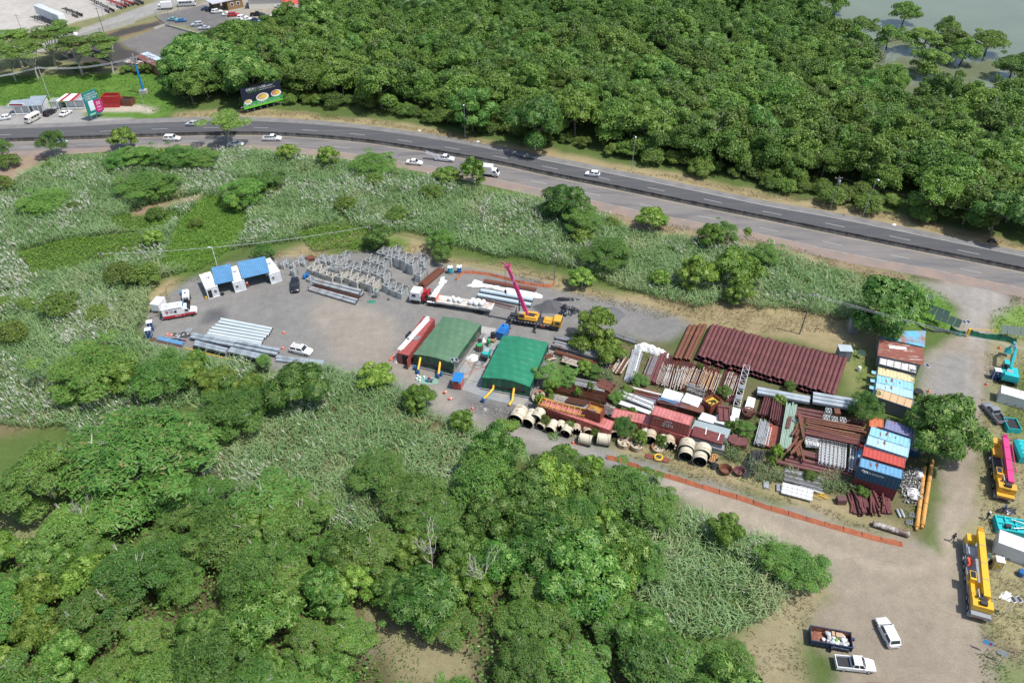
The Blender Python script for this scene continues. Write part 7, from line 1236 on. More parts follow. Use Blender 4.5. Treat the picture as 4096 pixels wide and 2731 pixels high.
Z=[
 ('scaffold_tube','tube',rb(395,385),rb(455,225),2.0,10,(.09,.09),[wr],'rusty white tube in the first bundle below the maroon pipes','first bundle of rusty white tubes',dict(shape='pole',z=.75,jit=.05)),
 ('scaffold_tube','tube',rb(475,415),rb(520,250),2.9,14,(.10,.10),[wr,alu],'rusty white tube in the second bundle below the maroon pipes','second bundle of rusty white tubes',dict(shape='pole',z=.75,jit=.07)),
 ('scaffold_tube','tube',rb(545,405),rb(605,250),1.9,9,(.10,.10),[wr],'pale tube in the third bundle below the maroon pipes','third bundle of pale tubes',dict(shape='pole',z=.8,jit=.07)),
 ('scaffold_tube','tube',rb(615,390),rb(670,255),1.7,8,(.10,.10),[og,wr],'ochre rusty tube left of the small lattice','ochre tubes, left bundle',dict(shape='pole',z=.85,jit=.09)),
 ('scaffold_tube','tube',rb(745,430),rb(800,285),3.3,15,(.11,.11),[og,og,wr],'ochre rusty tube in the broad bundle above the yellow tank','ochre tubes, broad bundle',dict(shape='pole',z=.9,jit=.07)),
 ('scaffold_tube','tube',rb(905,470),rb(965,300),2.2,10,(.10,.10),[wr],'pale tube in the bundle beside the upright lattice','pale tubes beside the upright lattice',dict(shape='pole',z=.9,jit=.08)),
 ('steel_section','steel section',rb(560,440),rb(640,205),10.5,36,(.26,.34),[mar,mar,dkr],'maroon steel section lying beneath the tube bundles','maroon sections beneath the tubes',dict(shape='channel',jit=.04)),
 ('steel_section','steel section',rb(905,520),rb(985,290),3.6,12,(.28,.36),[mar],'maroon steel section at the right under the pale tubes','maroon sections at the right',dict(shape='channel',jit=.03)),
 ('dark_section','steel section',rb(275,370),rb(355,170),1.6,6,(.22,.22),[gst,mar],'dark brown long section left of the tube bundles','dark long sections',dict(z=.3,jit=.03,layers=2)),
 ('dark_section','steel section',rb(335,385),rb(420,150),1.3,4,(.26,.3),[mar],'maroon long section beside the dark ones','maroon long sections',dict(z=.2,jit=.03,layers=2)),
 ('aluminium_section','aluminium section',rb(135,360),rb(205,115),1.3,7,(.16,.14),[alu],'bright aluminium section pointing at the white sheets','bright aluminium sections',dict(z=.1,jit=.03,layers=3)),
 ('aluminium_section','aluminium section',rb(170,360),rb(240,120),1.0,4,(.16,.14),[galv,whitep],'pale section beside the bright aluminium ones','pale sections',dict(z=.1,jit=.05,layers=2)),
 ('rusty_sheet','metal sheet',ra(895,290),ra(965,175),2.4,9,(.27,.1),[rustb,wr],'rusty corrugated strip beside the grey wire bundle','rusty corrugated strips',dict(shape='channel',z=.4,jit=.03,layers=2)),
 ('grey_wire_bar','steel bar',ra(815,300),ra(860,190),1.6,14,(.07,.08),[alu,gst],'thin grey bar in the loose bundle between weeds','thin grey bars between weeds',dict(z=.2,jit=.08,layers=2)),
 ('long_girder','girder',ra(410,88),ra(835,205),1.6,5,(.28,.3),[gst,galv],'long grey girder behind the rusty sheets','long grey girders',dict(z=.3,jit=.04,layers=3)),
 ('long_girder','girder',ra(430,130),ra(800,235),.9,3,(.22,.22),[bwn,dkr],'long brown girder behind the rusty sheets','long brown girders',dict(z=.6,jit=.04)),
 ('long_girder','girder',ra(440,20),ra(600,55),1.2,4,(.25,.2),[galvd,gst],'short grey girder behind the tall bright weeds','short grey girders',dict(z=.2,layers=2)),
 ('long_girder','girder',ra(900,8),ra(1070,65),1.2,4,(.2,.2),[galvd,gst],'dark tube girder at the edge of the grey gravel','dark girders at the gravel edge',dict(z=.2,layers=2)),
 ('rusty_sheet','metal sheet',ra(360,185),ra(420,165),1.6,6,(.3,.06),[rustb,wr],'rusty corrugated sheet behind the second tent','rusty sheets behind the second tent',dict(z=.3,layers=2,shape='channel')),
 ('rusty_sheet','metal sheet',ra(500,180),ra(640,225),2.6,9,(.3,.08),[rustb,wr,wr],'rusty and white corrugated sheet among weeds','rusty and white sheets among weeds',dict(z=.6,jit=.06,layers=2,shape='channel')),
 ('grey_sheet','metal sheet',ra(500,340),ra(780,400),1.3,6,(.24,.1),[alu,gst],'grey long sheet behind the brown channels','grey long sheets',dict(z=.5,layers=2,shape='channel')),
 ('maroon_bar','steel bar',ra(760,375),ra(880,425),2.2,8,(.25,.2),[mar,dkr],'maroon bar behind the grey long sheets','maroon bars behind the grey sheets',dict(z=.3,layers=2)),
 ('grey_sheet','metal sheet',ra(580,385),ra(810,440),.8,4,(.22,.1),[alu],'grey sheet end lying beside the round weed','grey sheet ends',dict(z=.5,shape='channel')),
 ('brown_channel','steel channel',ra(385,400),ra(870,520),2.4,7,(.3,.34),[bwn,dkr,bwn],'long brown channel behind the long red container','long brown channels',dict(z=.1,jit=.05,layers=2,shape='channel')),
 ('white_sheet_strip','metal sheet',ra(420,490),ra(700,560),1.9,7,(.28,.12),[wr,alu],'whitish rusty strip behind the yellow rails','whitish strips behind the yellow rails',dict(z=1.3,shape='channel',layers=1)),
 ('rusty_sheet','metal sheet',ra(525,500),ra(700,535),1.2,5,(.28,.12),[rustb],'red rusty sheet before the rusty tank','red rusty sheets before the tank',dict(z=1.75,shape='channel')),
 ('grey_sheet','metal sheet',ra(800,560),ra(890,610),2.4,7,(.3,.12),[wr,gst],'mixed scrap strip behind the end of the long red container','scrap strips behind the red container',dict(z=.6,shape='channel',layers=2)),
 ('brown_bar','steel bar',rb(80,445),rb(370,530),2.6,12,(.16,.16),[mar,dkr,galv,mar],'brown bar in the rack behind the white beams','brown bars behind the white beams',dict(z=.8,jit=.05,layers=3)),
 ('rusty_plate_strip','steel plate',rb(150,405),rb(390,465),1.0,3,(.3,.1),[og,pw,rusto],'orange rusty strip at the back of the bar rack','orange rusty strips',dict(z=1.3)),
 ('white_beam','steel beam',rb(95,490),rb(345,590),1.6,4,(.34,.3),[pw,alu],'white long beam behind the half hidden red container','white long beams',dict(z=.9,jit=.05,layers=3)),
 ('white_beam','steel beam',rb(80,530),rb(325,615),1.0,3,(.3,.2),[PT['white'],pw],'brighter white beam nearest the half hidden red container','brighter white beams',dict(z=2.0,jit=.04)),
 ('blue_rod','rod',rb(400,500),rb(540,540),.9,9,(.06,.06),[mat('rod_blue',(.10,.32,.55))],'light blue rod tangled on the maroon plates','light blue rods',dict(z=1.55,jit=.3,shape='pole')),
 ('maroon_plate','steel plate',rb(385,525),rb(720,600),2.2,4,(.55,.12),[mar,mar,rustb],'maroon plate stacked behind the upper red container','maroon plates behind the red containers',dict(z=0.2,jit=.05,layers=8)),
 ('rusty_plate','steel plate',rb(545,545),rb(725,595),1.1,1,(1.1,.12),[rusto],'orange rusty plate with a round hole on the maroon plates',None,dict(z=1.3)),
 ('maroon_section','steel section',rd(105,250),rd(150,100),1.6,4,(.38,.4),[mar],'maroon trough left of the green sheets','maroon troughs, left stack',dict(z=.4,shape='channel',layers=2)),
 ('maroon_section','steel section',rd(185,290),rd(215,110),1.5,4,(.36,.36),[mar],'maroon trough right of the creeper','maroon troughs, right stack',dict(z=1.0,shape='channel',layers=2)),
 ('maroon_plate','steel plate',rd(200,325),rd(235,150),2.4,3,(.8,.2),[mar],'wide maroon plate beneath the troughs','wide maroon plates',dict(z=.1,layers=3,jit=.03)),
 ('maroon_plate','steel plate',rd(155,500),rd(215,330),3.4,4,(.85,.2),[rbx,mar],'wide red maroon plate under the small ladder','red maroon plates',dict(z=.1,layers=3,jit=.03)),
 ('aluminium_section','aluminium section',rd(70,470),rd(115,290),1.6,7,(.22,.18),[alu],'silver section left of the small ladder frame','silver sections',dict(z=.5,layers=3,shape='channel')),
 ('green_sheet','metal sheet',rd(270,495),rd(325,145),1.7,7,(.24,.1),[gpn],'pale green corrugated sheet in a tall stack','pale green sheets',dict(z=1.6,layers=2,shape='channel',jit=.02)),
 ('green_sheet','metal sheet',rd(310,240),rd(375,285),.8,3,(.24,.06),[gpn],'pale green sheet lying across the stack','short pale green sheets',dict(z=1.9,shape='channel')),
 ('maroon_bar','steel bar',rd(290,340),rd(310,250),.5,3,(.18,.14),[mar],'short maroon bar on the pale green sheets','short maroon bars',dict(z=1.85)),
 ('rusty_beam','steel beam',rd(430,275),rd(895,360),1.4,3,(.32,.36),[rusto,dkr],'rusty I beam in the rear bundle over the lattices','rear rusty I beams',dict(z=2.4,shape='ibeam',jit=.03)),
 ('rusty_beam','steel beam',rd(435,325),rd(900,430),1.4,3,(.32,.36),[dkr,rusto],'rusty I beam in the middle bundle over the lattices','middle rusty I beams',dict(z=2.4,shape='ibeam',jit=.03)),
 ('rusty_beam','steel beam',rd(425,370),rd(880,465),1.1,3,(.30,.34),[mar,dkr],'maroon I beam in the front bundle over the lattices','front maroon I beams',dict(z=2.4,shape='ibeam',jit=.03)),
 ('rusty_beam','steel beam',rd(390,560),rd(345,380),1.2,3,(.3,.34),[dkr,rusto],'crossed rusty beam beside the pale green sheets','crossed rusty beams',dict(z=1.2,shape='ibeam',jit=.12)),
 ('rusty_beam','steel beam',rd(320,520),rd(430,370),1.0,3,(.3,.3),[rusto,bwn],'slanting rusty beam of the crossed heap','slanting rusty beams',dict(z=1.6,shape='ibeam',jit=.12)),
 ('rusty_beam','steel beam',rd(345,400),rd(430,260),1.0,2,(.3,.3),[dkr,bwn],'upper slanting rusty beam of the crossed heap','upper slanting beams',dict(z=2.0,shape='ibeam',jit=.12)),
 ('rusty_beam','steel beam',rd(385,240),rd(425,440),.8,2,(.3,.3),[dkr],'steep rusty beam at the top of the crossed heap','steep rusty beams',dict(z=2.3,shape='ibeam',jit=.1)),
 ('grey_sheet','metal sheet',rd(270,700),rd(560,770),2.6,11,(.24,.1),[gst,alu],'dull grey corrugated sheet behind the white panel rack','dull grey sheets',dict(z=.5,layers=3,shape='channel')),
 ('white_bar','bar',rd(370,770),rd(560,830),1.2,6,(.07,.07),[whitep,galv],'white bar beside the panel rack','white bars beside the panel rack',dict(z=.4,jit=.1,layers=2)),
 ('yellow_bar','bar',rd(520,850),rd(600,880),.9,5,(.08,.1),[yel],'yellow bar at the grass by the panel rack','yellow bars',dict(z=.3,jit=.1)),
]
for k,(nm,ct,a_,c_,wd,n_,sz,ms_,lb,gr,kw)in enumerate(Z):
 if n_:bars(nm,ct,*a_,*c_,wd,n_,sz,ms_,lb,gr,seed=100+k,**kw)
for k,(a_,c_,z)in enumerate([(rd(350,180),rd(570,220),.4),(rd(345,205),rd(565,250),.4),(rd(340,230),rd(560,280),.4),(rd(700,270),rd(890,300),.4),(rd(410,520),rd(530,550),.45),(rd(380,530),rd(840,660),.4),(rd(300,560),rd(840,690),.4),(rd(270,585),rd(830,720),.42),(rd(200,595),rd(820,745),.42),(rd(560,720),rd(815,760),.4)]):
 pipe_obj('maroon_pipe',P(*a_,z),P(*c_,z),.38,mar,'maroon pipe lying crossways under the lattices and beams',group='crossways maroon pipes',inner=blackm,n=12)
def slab(q4,z0,z1,label,m,n=4,name='panel_stack',cat='panels',top=None):
 W=[P(u,v,z1)for u,v in q4];o=W[0].copy();o.z=0;t=T(name,label,cat,(o.x,o.y,0));h=(z1-z0)/n
 for k in range(n):b=MB();j=random.uniform(-.04,.04);b.prism([(p.x-o.x+j,p.y-o.y+j)for p in reversed(W)],z0+k*h,z0+(k+.86)*h);b.build('panel',(top or m)if k==n-1 else m,t)
slab([rb(430,412),rb(573,455),rb(540,520),rb(398,480)],.1,1.5,'stack of white panels left of its twin behind the maroon plates',pw,top=PT['white']);slab([rb(595,447),rb(722,490),rb(685,560),rb(556,512)],.1,1.5,'stack of white panels right of its twin, left of the yellow tank',pw,top=PT['white'])
slab([rc_(488,170),rc_(590,205),rc_(570,260),rc_(450,225)],.1,1.6,'stack of stained white panels below the yellow tank',pw,7);slab([rc_(600,185),rc_(745,205),rc_(725,285),rc_(580,245)],.1,1.3,'stack of white panels beneath the maroon tray',pw,6,top=PT['white']);slab([rc_(725,130),rc_(785,150),rc_(768,215),rc_(712,200)],.1,1.2,'small stack of white panels right of the maroon tray',pw,5,top=PT['white'])
slab([rc_(430,232),rc_(708,305),rc_(680,375),rc_(400,300)],.1,1.7,'wide stack of grey blue panels',mat('grey_blue',(.30,.36,.36),rough=.5),7);slab([rc_(425,275),rc_(665,345),rc_(645,420),rc_(400,350)],.1,2.0,'stack of panels with a dark red top before the grey blue ones',galvd,6,top=rusty('top_maroon',(.15,.035,.035),.1));slab([rc_(375,355),rc_(660,430),rc_(655,470),rc_(370,400)],.1,1.0,'dark stacked panels nearest the weeds',galvd,4)
slab([rc_(845,45),rc_(903,62),rc_(880,160),rc_(815,140)],.1,1.1,'pair of white slabs left of the maroon troughs',pw,3,top=PT['white'],name='slab')
for k,(u1,v1,u2,v2)in enumerate([(520,290,510,345),(625,335,607,390)]):beam(*rc_(u1,v1),*rc_(u2,v2),.14,.12,2.02,'white batten on the dark red panel top, %s one'%('left' if k==0 else 'right'),None,whitep,'batten')
a,c=P(*rc_(490,75),2.1),P(*rc_(565,135),2.1);t=T('yellow_tank','rusty tank with yellow inside and coiled hoses on top','steel tank',(a.x,a.y,0),ang(a,c));open_box(t,1.9,2.5,2.2,rbx,mat('yellow_inside',(.62,.42,.05),rough=.5,c2=(.3,.2,.05),scale=1.5,lo=.5,hi=.62));b=MB();[b.tube([(.9+.4*math.cos(j*.52),.8+o_+.4*math.sin(j*.52),1.75)for j in range(13)],.07,n=6)for o_ in(0,)];[b.tube([(.6+o_,1.4,1.72),(.9+o_,1.9,1.75),(1.2+o_*.5,1.5,1.72)],.06,n=6)for o_ in(0,.2,.4)];b.build('hoses',blackm,t)
a,c=P(*rc_(610,235),1.6),P(*rc_(692,245),1.6);t=T('maroon_tray','maroon tray with ribs beside the yellow tank','steel tray',(a.x,a.y,1.35),ang(a,c));boxm('tray',(.95,1.7,.15),(1.9,3.2,.3),mar,t);[boxm('rib',(x,1.5,.4),(.15,2.6,.25),mar,t)for x in(.1,.95,1.8)];b=MB();b.tube([(0,3.2,.4),(1.9,3.2,.4)],.3,n=12);b.build('roll',mar,t,smooth=True)
def lattice(a,c,w_,h,label,group=None,m=gf,z=0,n=None,name='lattice_truss',cat='lattice'):
 a,c=Vector(a),Vector(c);L=(c-a).length;n=n or max(3,int(L/.6));b=MB()
 for y in(-w_/2,w_/2):
  for zz in(0,h):b.bar((0,y,zz),(L,y,zz),.07,.07)
 for k in range(n+1):
  x=L*k/n;[b.bar((x,y,0),(x,y,h),.045,.045)for y in(-w_/2,w_/2)];[b.bar((x,-w_/2,zz),(x,w_/2,zz),.045,.045)for zz in(0,h)]
  if k<n:b.bar((x,-w_/2,h),(x+L/n,w_/2,h),.045,.045);b.bar((x,-w_/2,0),(x+L/n,-w_/2,h),.045,.045);b.bar((x,w_/2,h),(x+L/n,w_/2,0),.045,.045)
 o=b.build(name,m,loc=(a.x,a.y,z));o.rotation_euler=(0,0,ang(a,c));tagp(o,label,cat,group);return o
wl_=mat('lattice_white',(.66,.68,.68),rough=.4,metal=.1,var=.08)
for k,x in enumerate([555,587,619,650,682,714,735,790,815,840]):
 y0=600+(x-555)*.24;lattice(P(*rd(x-5,y0),1.5),P(*rd(x+8,y0-215),1.5),.42,.6,'white lattice mast section lying in the row above the maroon pipes','row of white lattice masts',wl_,z=1.0)
lattice(P(*rb(985,560),1.2),P(*rb(1065,245),1.2),1.05,.5,'tall white lattice leaning toward the maroon pipe stack',m=wl_,z=1.0,n=8);[thing_box('grate_panel','grey mesh panel on the tall white lattice, '+l_,'panel',*rb(x_,y_),1.6,(1.0,1.0,.06),R_(70),galvd)for x_,y_,l_ in((1030,405,'upper one'),(1005,485,'lower one'))]
lattice(P(*rb(600,400),1.0),P(*rb(735,450),1.0),.6,.5,'small lattice girder lying among the ochre tubes',m=gf,z=1.1);lattice(P(*rb(605,425),1.0),P(*rb(730,475),1.0),.5,.4,'second small lattice girder in front of the first',m=gf,z=.9)
ladder(*rd(120,495),0,3.6,R_(68),'short wide ladder frame lying on the red maroon plates',tilt=12,m=whitep).location.z=.8
thing_box('white_pump_unit','white machine frame on the pipes left of the lattice masts','machine',*rd(480,440),.9,(2.2,2.6,.5),R_(-8),PT['white']);lattice(P(*rd(430,440),1.6),P(*rd(520,455),1.6),.7,.5,'small white lattice on the white machine frame',m=wl_,z=1.45)
for k,(x,y)in enumerate([(608,195),(592,250),(655,262),(720,268)]):lattice(P(*rd(x-22,y+15),1.3),P(*rd(x+22,y+22),1.3),1.0,.9,'white cage frame behind the I beams, '+['rear left','front left','in the middle','right end'][k],m=wl_,z=.9,n=2)
thing_box('rusty_box','small rusty box between the white cage frames','box',*rd(672,228),.9,(.9,1.2,.8),R_(-8),rusto)
q=P(*rc_(845,185),.6);t=T('maroon_basket','round maroon basket heaped with rusty bars','basket',(q.x,q.y,0));b=MB();b.lathe([(.7,.1),(1.15,1.2),(1.05,1.2),(.6,.2)],n=18);b.build('bowl',mar,t,smooth=True);b=MB();[b.bar((random.uniform(-1,0),random.uniform(-1,1),1.3),(random.uniform(.3,1.6),random.uniform(-.8,.8),1.35),.07,.07)for _ in range(12)];b.build('bars',rusto,t)
heap('white_tarp','crumpled white mesh sheet at the end of the aluminium sections','sheet',*rb(285,95),2.2,1.2,.9,wsheet,seed=61,sharp=.4,tex=.8,rz=R_(-30));heap('white_tarp','second crumpled white mesh sheet beside the dark long sections','sheet',*rb(385,135),2.0,1.0,.9,wsheet,seed=62,sharp=.4,tex=.8,rz=R_(-25))
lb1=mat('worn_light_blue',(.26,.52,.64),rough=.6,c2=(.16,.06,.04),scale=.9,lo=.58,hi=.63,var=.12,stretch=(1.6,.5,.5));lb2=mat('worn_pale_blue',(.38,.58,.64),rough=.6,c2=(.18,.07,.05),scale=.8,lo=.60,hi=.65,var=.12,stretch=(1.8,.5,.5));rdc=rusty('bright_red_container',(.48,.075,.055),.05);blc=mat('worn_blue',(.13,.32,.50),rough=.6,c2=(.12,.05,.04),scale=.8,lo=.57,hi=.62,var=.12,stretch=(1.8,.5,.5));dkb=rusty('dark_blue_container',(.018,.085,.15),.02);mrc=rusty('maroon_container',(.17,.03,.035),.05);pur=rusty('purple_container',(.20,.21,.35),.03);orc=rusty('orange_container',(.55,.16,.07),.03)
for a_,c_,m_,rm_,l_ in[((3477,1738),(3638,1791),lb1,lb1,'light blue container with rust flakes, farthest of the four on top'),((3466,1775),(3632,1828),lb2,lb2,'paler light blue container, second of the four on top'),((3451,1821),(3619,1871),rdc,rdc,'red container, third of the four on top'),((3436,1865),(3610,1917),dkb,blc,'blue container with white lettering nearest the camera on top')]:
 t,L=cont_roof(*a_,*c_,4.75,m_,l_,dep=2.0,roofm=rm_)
 if m_ is dkb:text('CRONOS','lettering',.5,whitep,t,(2.35,-.09,1.75),(R_(90),0,0),sx=1.2);b=MB();b.tube([(.5,-.09,1.85),(.7,-.09,2.1),(.95,-.09,1.8),(1.2,-.09,2.0),(1.4,-.09,1.7)],.05,n=5);b.tube([(.65,-.09,1.8),(1.0,-.09,1.6),(1.3,-.09,1.65)],.05,n=5);b.build('dragon_emblem',whitep,t);L0=t
p=L0.location;rz_=L0.rotation_euler.z;dv=Matrix.Rotation(rz_,3,'Z')@Vector((0,2.12,0));dx_=Matrix.Rotation(rz_,3,'Z')@Vector((5.9,0,0))
for k,(m_,l_)in enumerate([(mrc,'maroon container under the blue one with white lettering'),(mrc,'lower container under the red one'),(blc,'lower container under the paler light blue one'),(rdc,'lower container under the farthest light blue one')]):s_=p+dv*k;container((s_.x,s_.y,0),(s_+dx_)[:2]+(0,),2.05,0,2.36,m_,l_)
cont_roof(3538,1712,3688,1762,4.75,pur,'purple grey container behind the light blue ones',dep=2.2);cont_roof(3536,1735,3690,1790,2.37,dkb,'lower dark container beneath the purple grey one',dep=2.2);cont_roof(3478,1703,3534,1716,2.9,orc,'orange container end behind the light blue ones',dep=2.2,H=2.4)
yc=rusty('pale_yellow_container',(.60,.54,.30),.05);tanr=mat('stained_tan_roof',(.60,.40,.22),rough=.7,c2=(.30,.13,.05),scale=.5,lo=.58,hi=.7,var=.12);gw=mat('grey_wall',(.22,.225,.23),rough=.6,var=.1);rsr=mat('rust_red_roof',(.24,.075,.05),rough=.7,c2=(.55,.50,.42),scale=1.4,lo=.56,hi=.66,var=.25,stretch=(.25,1.6,1));rsb=mat('rust_blue_roof',(.30,.16,.13),rough=.7,c2=(.12,.42,.62),scale=.35,lo=.42,hi=.55,var=.2)
for a_,c_,m_,l_,kw in[((3511,1497),(3657,1532),yc,'pale yellow container in the middle of the cabin row',{}),((3508,1530),(3655,1561),lb1,'light blue container next to the pale yellow one',{}),((3503,1558),(3652,1594),lb2,'light blue container with a dark hole, next to the tan roofed cabin',{})]:
 t,L=cont_roof(*a_,*c_,2.5,m_,l_,dep=2.05,H=2.4,**kw);boxm('awning',(-.45,.9,1.9),(.9,.8,.05),lb1,t)
t,L=cont_roof(3499,1584,3645,1633,2.6,gw,'grey cabin with an orange stained roof nearest the camera in the row',dep=2.3,H=2.5,roofm=tanr,ribs=False);[boxm('roof_seam',(L*k/5,1.15,2.47),(.06,2.3,.05),gw,t)for k in range(1,5)];t.name='site_cabin';t['category']='cabin'
wpl=mat('panel_white_dirty',(.62,.61,.57),rough=.7,c2=(.30,.22,.17),scale=.9,lo=.52,hi=.68,var=.1);t,L=cont_roof(3517,1455,3663,1492,2.6,gw,'white panelled cabin between the rusty roof and the pale yellow container',dep=2.3,H=2.5,roofm=wpl,ribs=False);[boxm('roof_seam',(L*k/5,1.15,2.47),(.1,2.3,.07),gw,t)for k in range(0,6)];t.name='site_cabin';t['category']='cabin';boxm('air_conditioner',(L*.93,.6,2.7),(.4,.6,.5),whitep,t)
def tin_roof(q4,z,m,label,n=40,par=None):
 TL,TR,BR,BL=[P(u,v,z)for u,v in q4];O=Vector((BL.x,BL.y,0));t=T('tin_roof_shed',label,'shed',(O.x,O.y,0));b=MB()
 def fn(i,j):p=BL.lerp(BR,i).lerp(TL.lerp(TR,i),j)-O;p.z+=.03*math.sin(j*n*1.57)+.08*j;return p
 b.sheet(fn,3,n*2,thick=.03);b.build('roof',m,t)
 b=MB();c=[(p-O)*.9+((BL+TR)/2-O)*.1 for p in(BL,BR,TR,TL)];b.prism([(v.x,v.y)for v in c],0,z-.1);b.build('walls',gw,t);return t
tin_roof([re(425,228),re(772,300),re(768,428),re(408,352)],3.0,rsr,'shed with a rusty red tin roof and a white panel on top');t=tin_roof([re(432,165),re(785,165),re(778,288),re(430,215)],2.9,rsb,'shed with a half blue half rusty tin roof under the huge tree');thing_box('roof_panel','long white panel lying on the rusty red tin roof','panel',*re(566,294),3.05,(2.9,.8,.06),R_(-9),PT['white'])
t,L=cont_roof(*re(430,262),*re(700,300),2.5,gw,'low cabin squeezed between the two tin roofed sheds',dep=2.0,H=2.4,roofm=wpl,ribs=False);t.name='site_cabin';t['category']='cabin'
def hut(u,v,w_,d,h,rz,label,wallm,roofm,name='small_hut'):
 q=P(u,v,h);t=T(name,label,'hut',(q.x,q.y,0),rz);b=MB();b.box((0,0,h/2),(w_-.15,d-.15,h));b.build('walls',wallm,t);boxm('roof',(0,0,h+.04),(w_,d,.08),roofm,t);boxm('door',(w_*.15,-d/2+.06,h*.45),(.7,.04,h*.8),mat('hut_door',(.25,.26,.27)),t);return t
hut(3382,1393,2.3,1.9,2.3,R_(-5),'small grey hut with a flat pale roof behind the maroon pipes',gw,mat('flat_roof_grey',(.42,.48,.50),rough=.6));hut(3422,1285,1.8,1.9,2.3,R_(-3),'small weathered hut with red marks under the huge tree',mat('hut_w',(.3,.3,.28),c2=(.4,.05,.04),scale=1.2,lo=.6,hi=.65),mat('flat_roof_grey',(.42,.48,.50)))
q=P(3365,2000,.5);tagp(boxm('crate_box',(0,0,.5),(1.3,1.0,1.0),rusty('crate_brown',(.13,.06,.06),.1),loc=(q.x,q.y,0)),'small brown crate standing in the grass before the containers','crate')
barrel(3437,1475,'white drum standing right of the maroon pipe stack',whitep,.9,.3);barrel(3495,1492,'clay coloured pot beside the pale yellow container',mat('clay',(.5,.25,.15)),.6,.3,name='pot',cat='pot')
q=P(3673,1568,.3);t=T('loader_wheel','huge tyre with a yellow hub lying beside the light blue container','wheel',(q.x,q.y,0));b=MB();b.lathe([(.55,0),(.78,.06),(.8,.5),(.55,.56)],n=22);b.build('tyre',tyre,t,smooth=True);b=MB();b.lathe([(.45,.45),(.42,.52),(.2,.5),(.18,.35)],n=14);b.build('hub',mat('hub_ochre',(.55,.33,.08)),t)
q=P(*rd(372,815),1.0);t=T('panel_rack','white panel rack tilted in the grass by the orange netting','rack',(q.x,q.y,.5),R_(-20));boxm('panels',(0,0,.15),(4.4,1.9,.12),PT['white'],t);b=MB();[b.box((x,0,.24),(.05,1.95,.05))for x in np.linspace(-2.1,2.1,7)];[b.box((0,y,.26),(4.4,.05,.05))for y in(-.9,-.3,.3,.9)];b.build('grid',galvd,t);t.rotation_euler=(R_(14),0,R_(-20))
thing_box('pale_slab','upright pale slab beside the black hoses','slab',*rd(125,780),.05,(.8,1.4,.25),R_(-12),galv);thing_box('grey_slab','upright grey slab left of the panel rack','slab',*rd(220,805),.05,(.6,1.4,.3),R_(-15),galvd)
scm=mat('scrap_mix',(.55,.55,.55),rough=.5,metal=.3,c2=(.10,.10,.10),scale=6,lo=.45,hi=.52,var=.3);g=np.random.default_rng(9);b=MB()
for x,y in area_pts([[rf_(600,220),rf_(700,230),rf_(690,400),rf_(640,560),rf_(510,570),rf_(530,440)]],22,66):p_=Vector((x,y,g.uniform(.05,.7)));b.bar(p_,p_+Vector((g.uniform(-.5,.5),g.uniform(-.5,.5),g.uniform(-.3,.4))),g.uniform(.05,.2),.05)
tagp(b.build('scrap_metal',scm),'glittering grey scrap metal between the containers and orange cylinders','scrap metal',kind='stuff')
heap('white_sack','white plastic sack on the scrap metal','sack',*rf_(610,440),1.0,1.2,.6,wsheet,seed=71,sharp=.4,tex=.6).location.z=.4;heap('white_sack','upper white plastic sheet on the scrap metal','sheet',*rf_(665,270),.7,.8,.5,wsheet,seed=72,sharp=.4,tex=.8).location.z=.4
oc_=mat('cylinder_orange',(.58,.31,.08),rough=.5,c2=(.35,.18,.08),scale=1.2,lo=.52,hi=.68,var=.15)
for a_,c_,l_ in[((640,760),(712,200),'long orange telescopic cylinder lying left of its twin'),((690,740),(782,140),'long orange telescopic cylinder lying right, nearest the dirt road')]:
 a,c=P(*rf_(*a_),.35),P(*rf_(*c_),.35);t=T('telescopic_cylinder',l_,'cylinder',(a.x,a.y,0),ang(a,c));L=(c-a).length;b=MB();b.tube([(0,0,.35),(.5,0,.35),(.5,0,.35),(L,0,.35)],[.2,.2,.31,.31],n=14);b.build('tube',oc_,t,smooth=True);b=MB();[b.tube([(x,0,.35),(x+.12,0,.35)],.36,n=14)for x in(.5,.8,1.1,L*.45,L-.3)];b.build('collars',oc_,t);b=MB();[b.tube([(x,0,.35),(x+.06,0,.35)],.34,n=12)for x in(L*.33,L*.66)];b.build('straps',blackm,t)
g=np.random.default_rng(12)
for k in range(44):
 u,v=g.uniform(55,440),g.uniform(560,640);ly=0 if k<20 else(.32 if k<34 else .62);u=u if k<20 else g.uniform(130,350);p0=P(*rf_(u,v-ly*40),.2+ly);ang_=R_(82+g.normal()*7);L=g.uniform(3.3,4.4);p1=p0+Vector((math.cos(ang_),math.sin(ang_),g.uniform(0,.04)))*L
 pipe_obj('maroon_tube',p0,p1,.155,mar,'short maroon tube in the heap at the foot of the containers',group='heap of short maroon tubes',inner=blackm,n=10)
[pipe_obj('maroon_tube',P(*rf_(u,v),.2),P(*rf_(u+170,v+45),.2),.16,mar,'maroon tube lying crossways at the foot of the maroon container',group='crossways short tubes',inner=blackm,n=10)for u,v in((215,415),(230,440),(225,470))]
pipe_obj('rusty_pipe',P(*rf_(250,700),.45),P(*rf_(575,800),.45),.44,rusty('brown_big_pipe',(.14,.08,.065),.15,(.4,.38,.34)),'large single brown pipe lying at the corner by the netting',inner=pin)
for k,u in enumerate((478,512)):q=P(*rf_(u,620));o=MB().tube([(0,-.7,.2),(0,-.5,.2),(0,.6,.2),(0,.8,.2)],[.1,.2,.2,.12],n=10).build('gas_cylinder',mat('gas_grey',(.38,.40,.40)),smooth=True,loc=q);tagp(o,'grey gas cylinder lying in the grass, '+('left' if k==0 else 'right')+' one','gas cylinder')
for k,(x,y)in enumerate([(605,625),(575,690)]):lattice(P(*rf_(x-30,y),.1),P(*rf_(x+30,y+12),.1),.7,.25,'small steel frame in the grass by the orange cylinders, '+('upper' if k==0 else 'lower')+' one',m=galvd,n=3)
def px_frame(a,c):return ang(a,c)
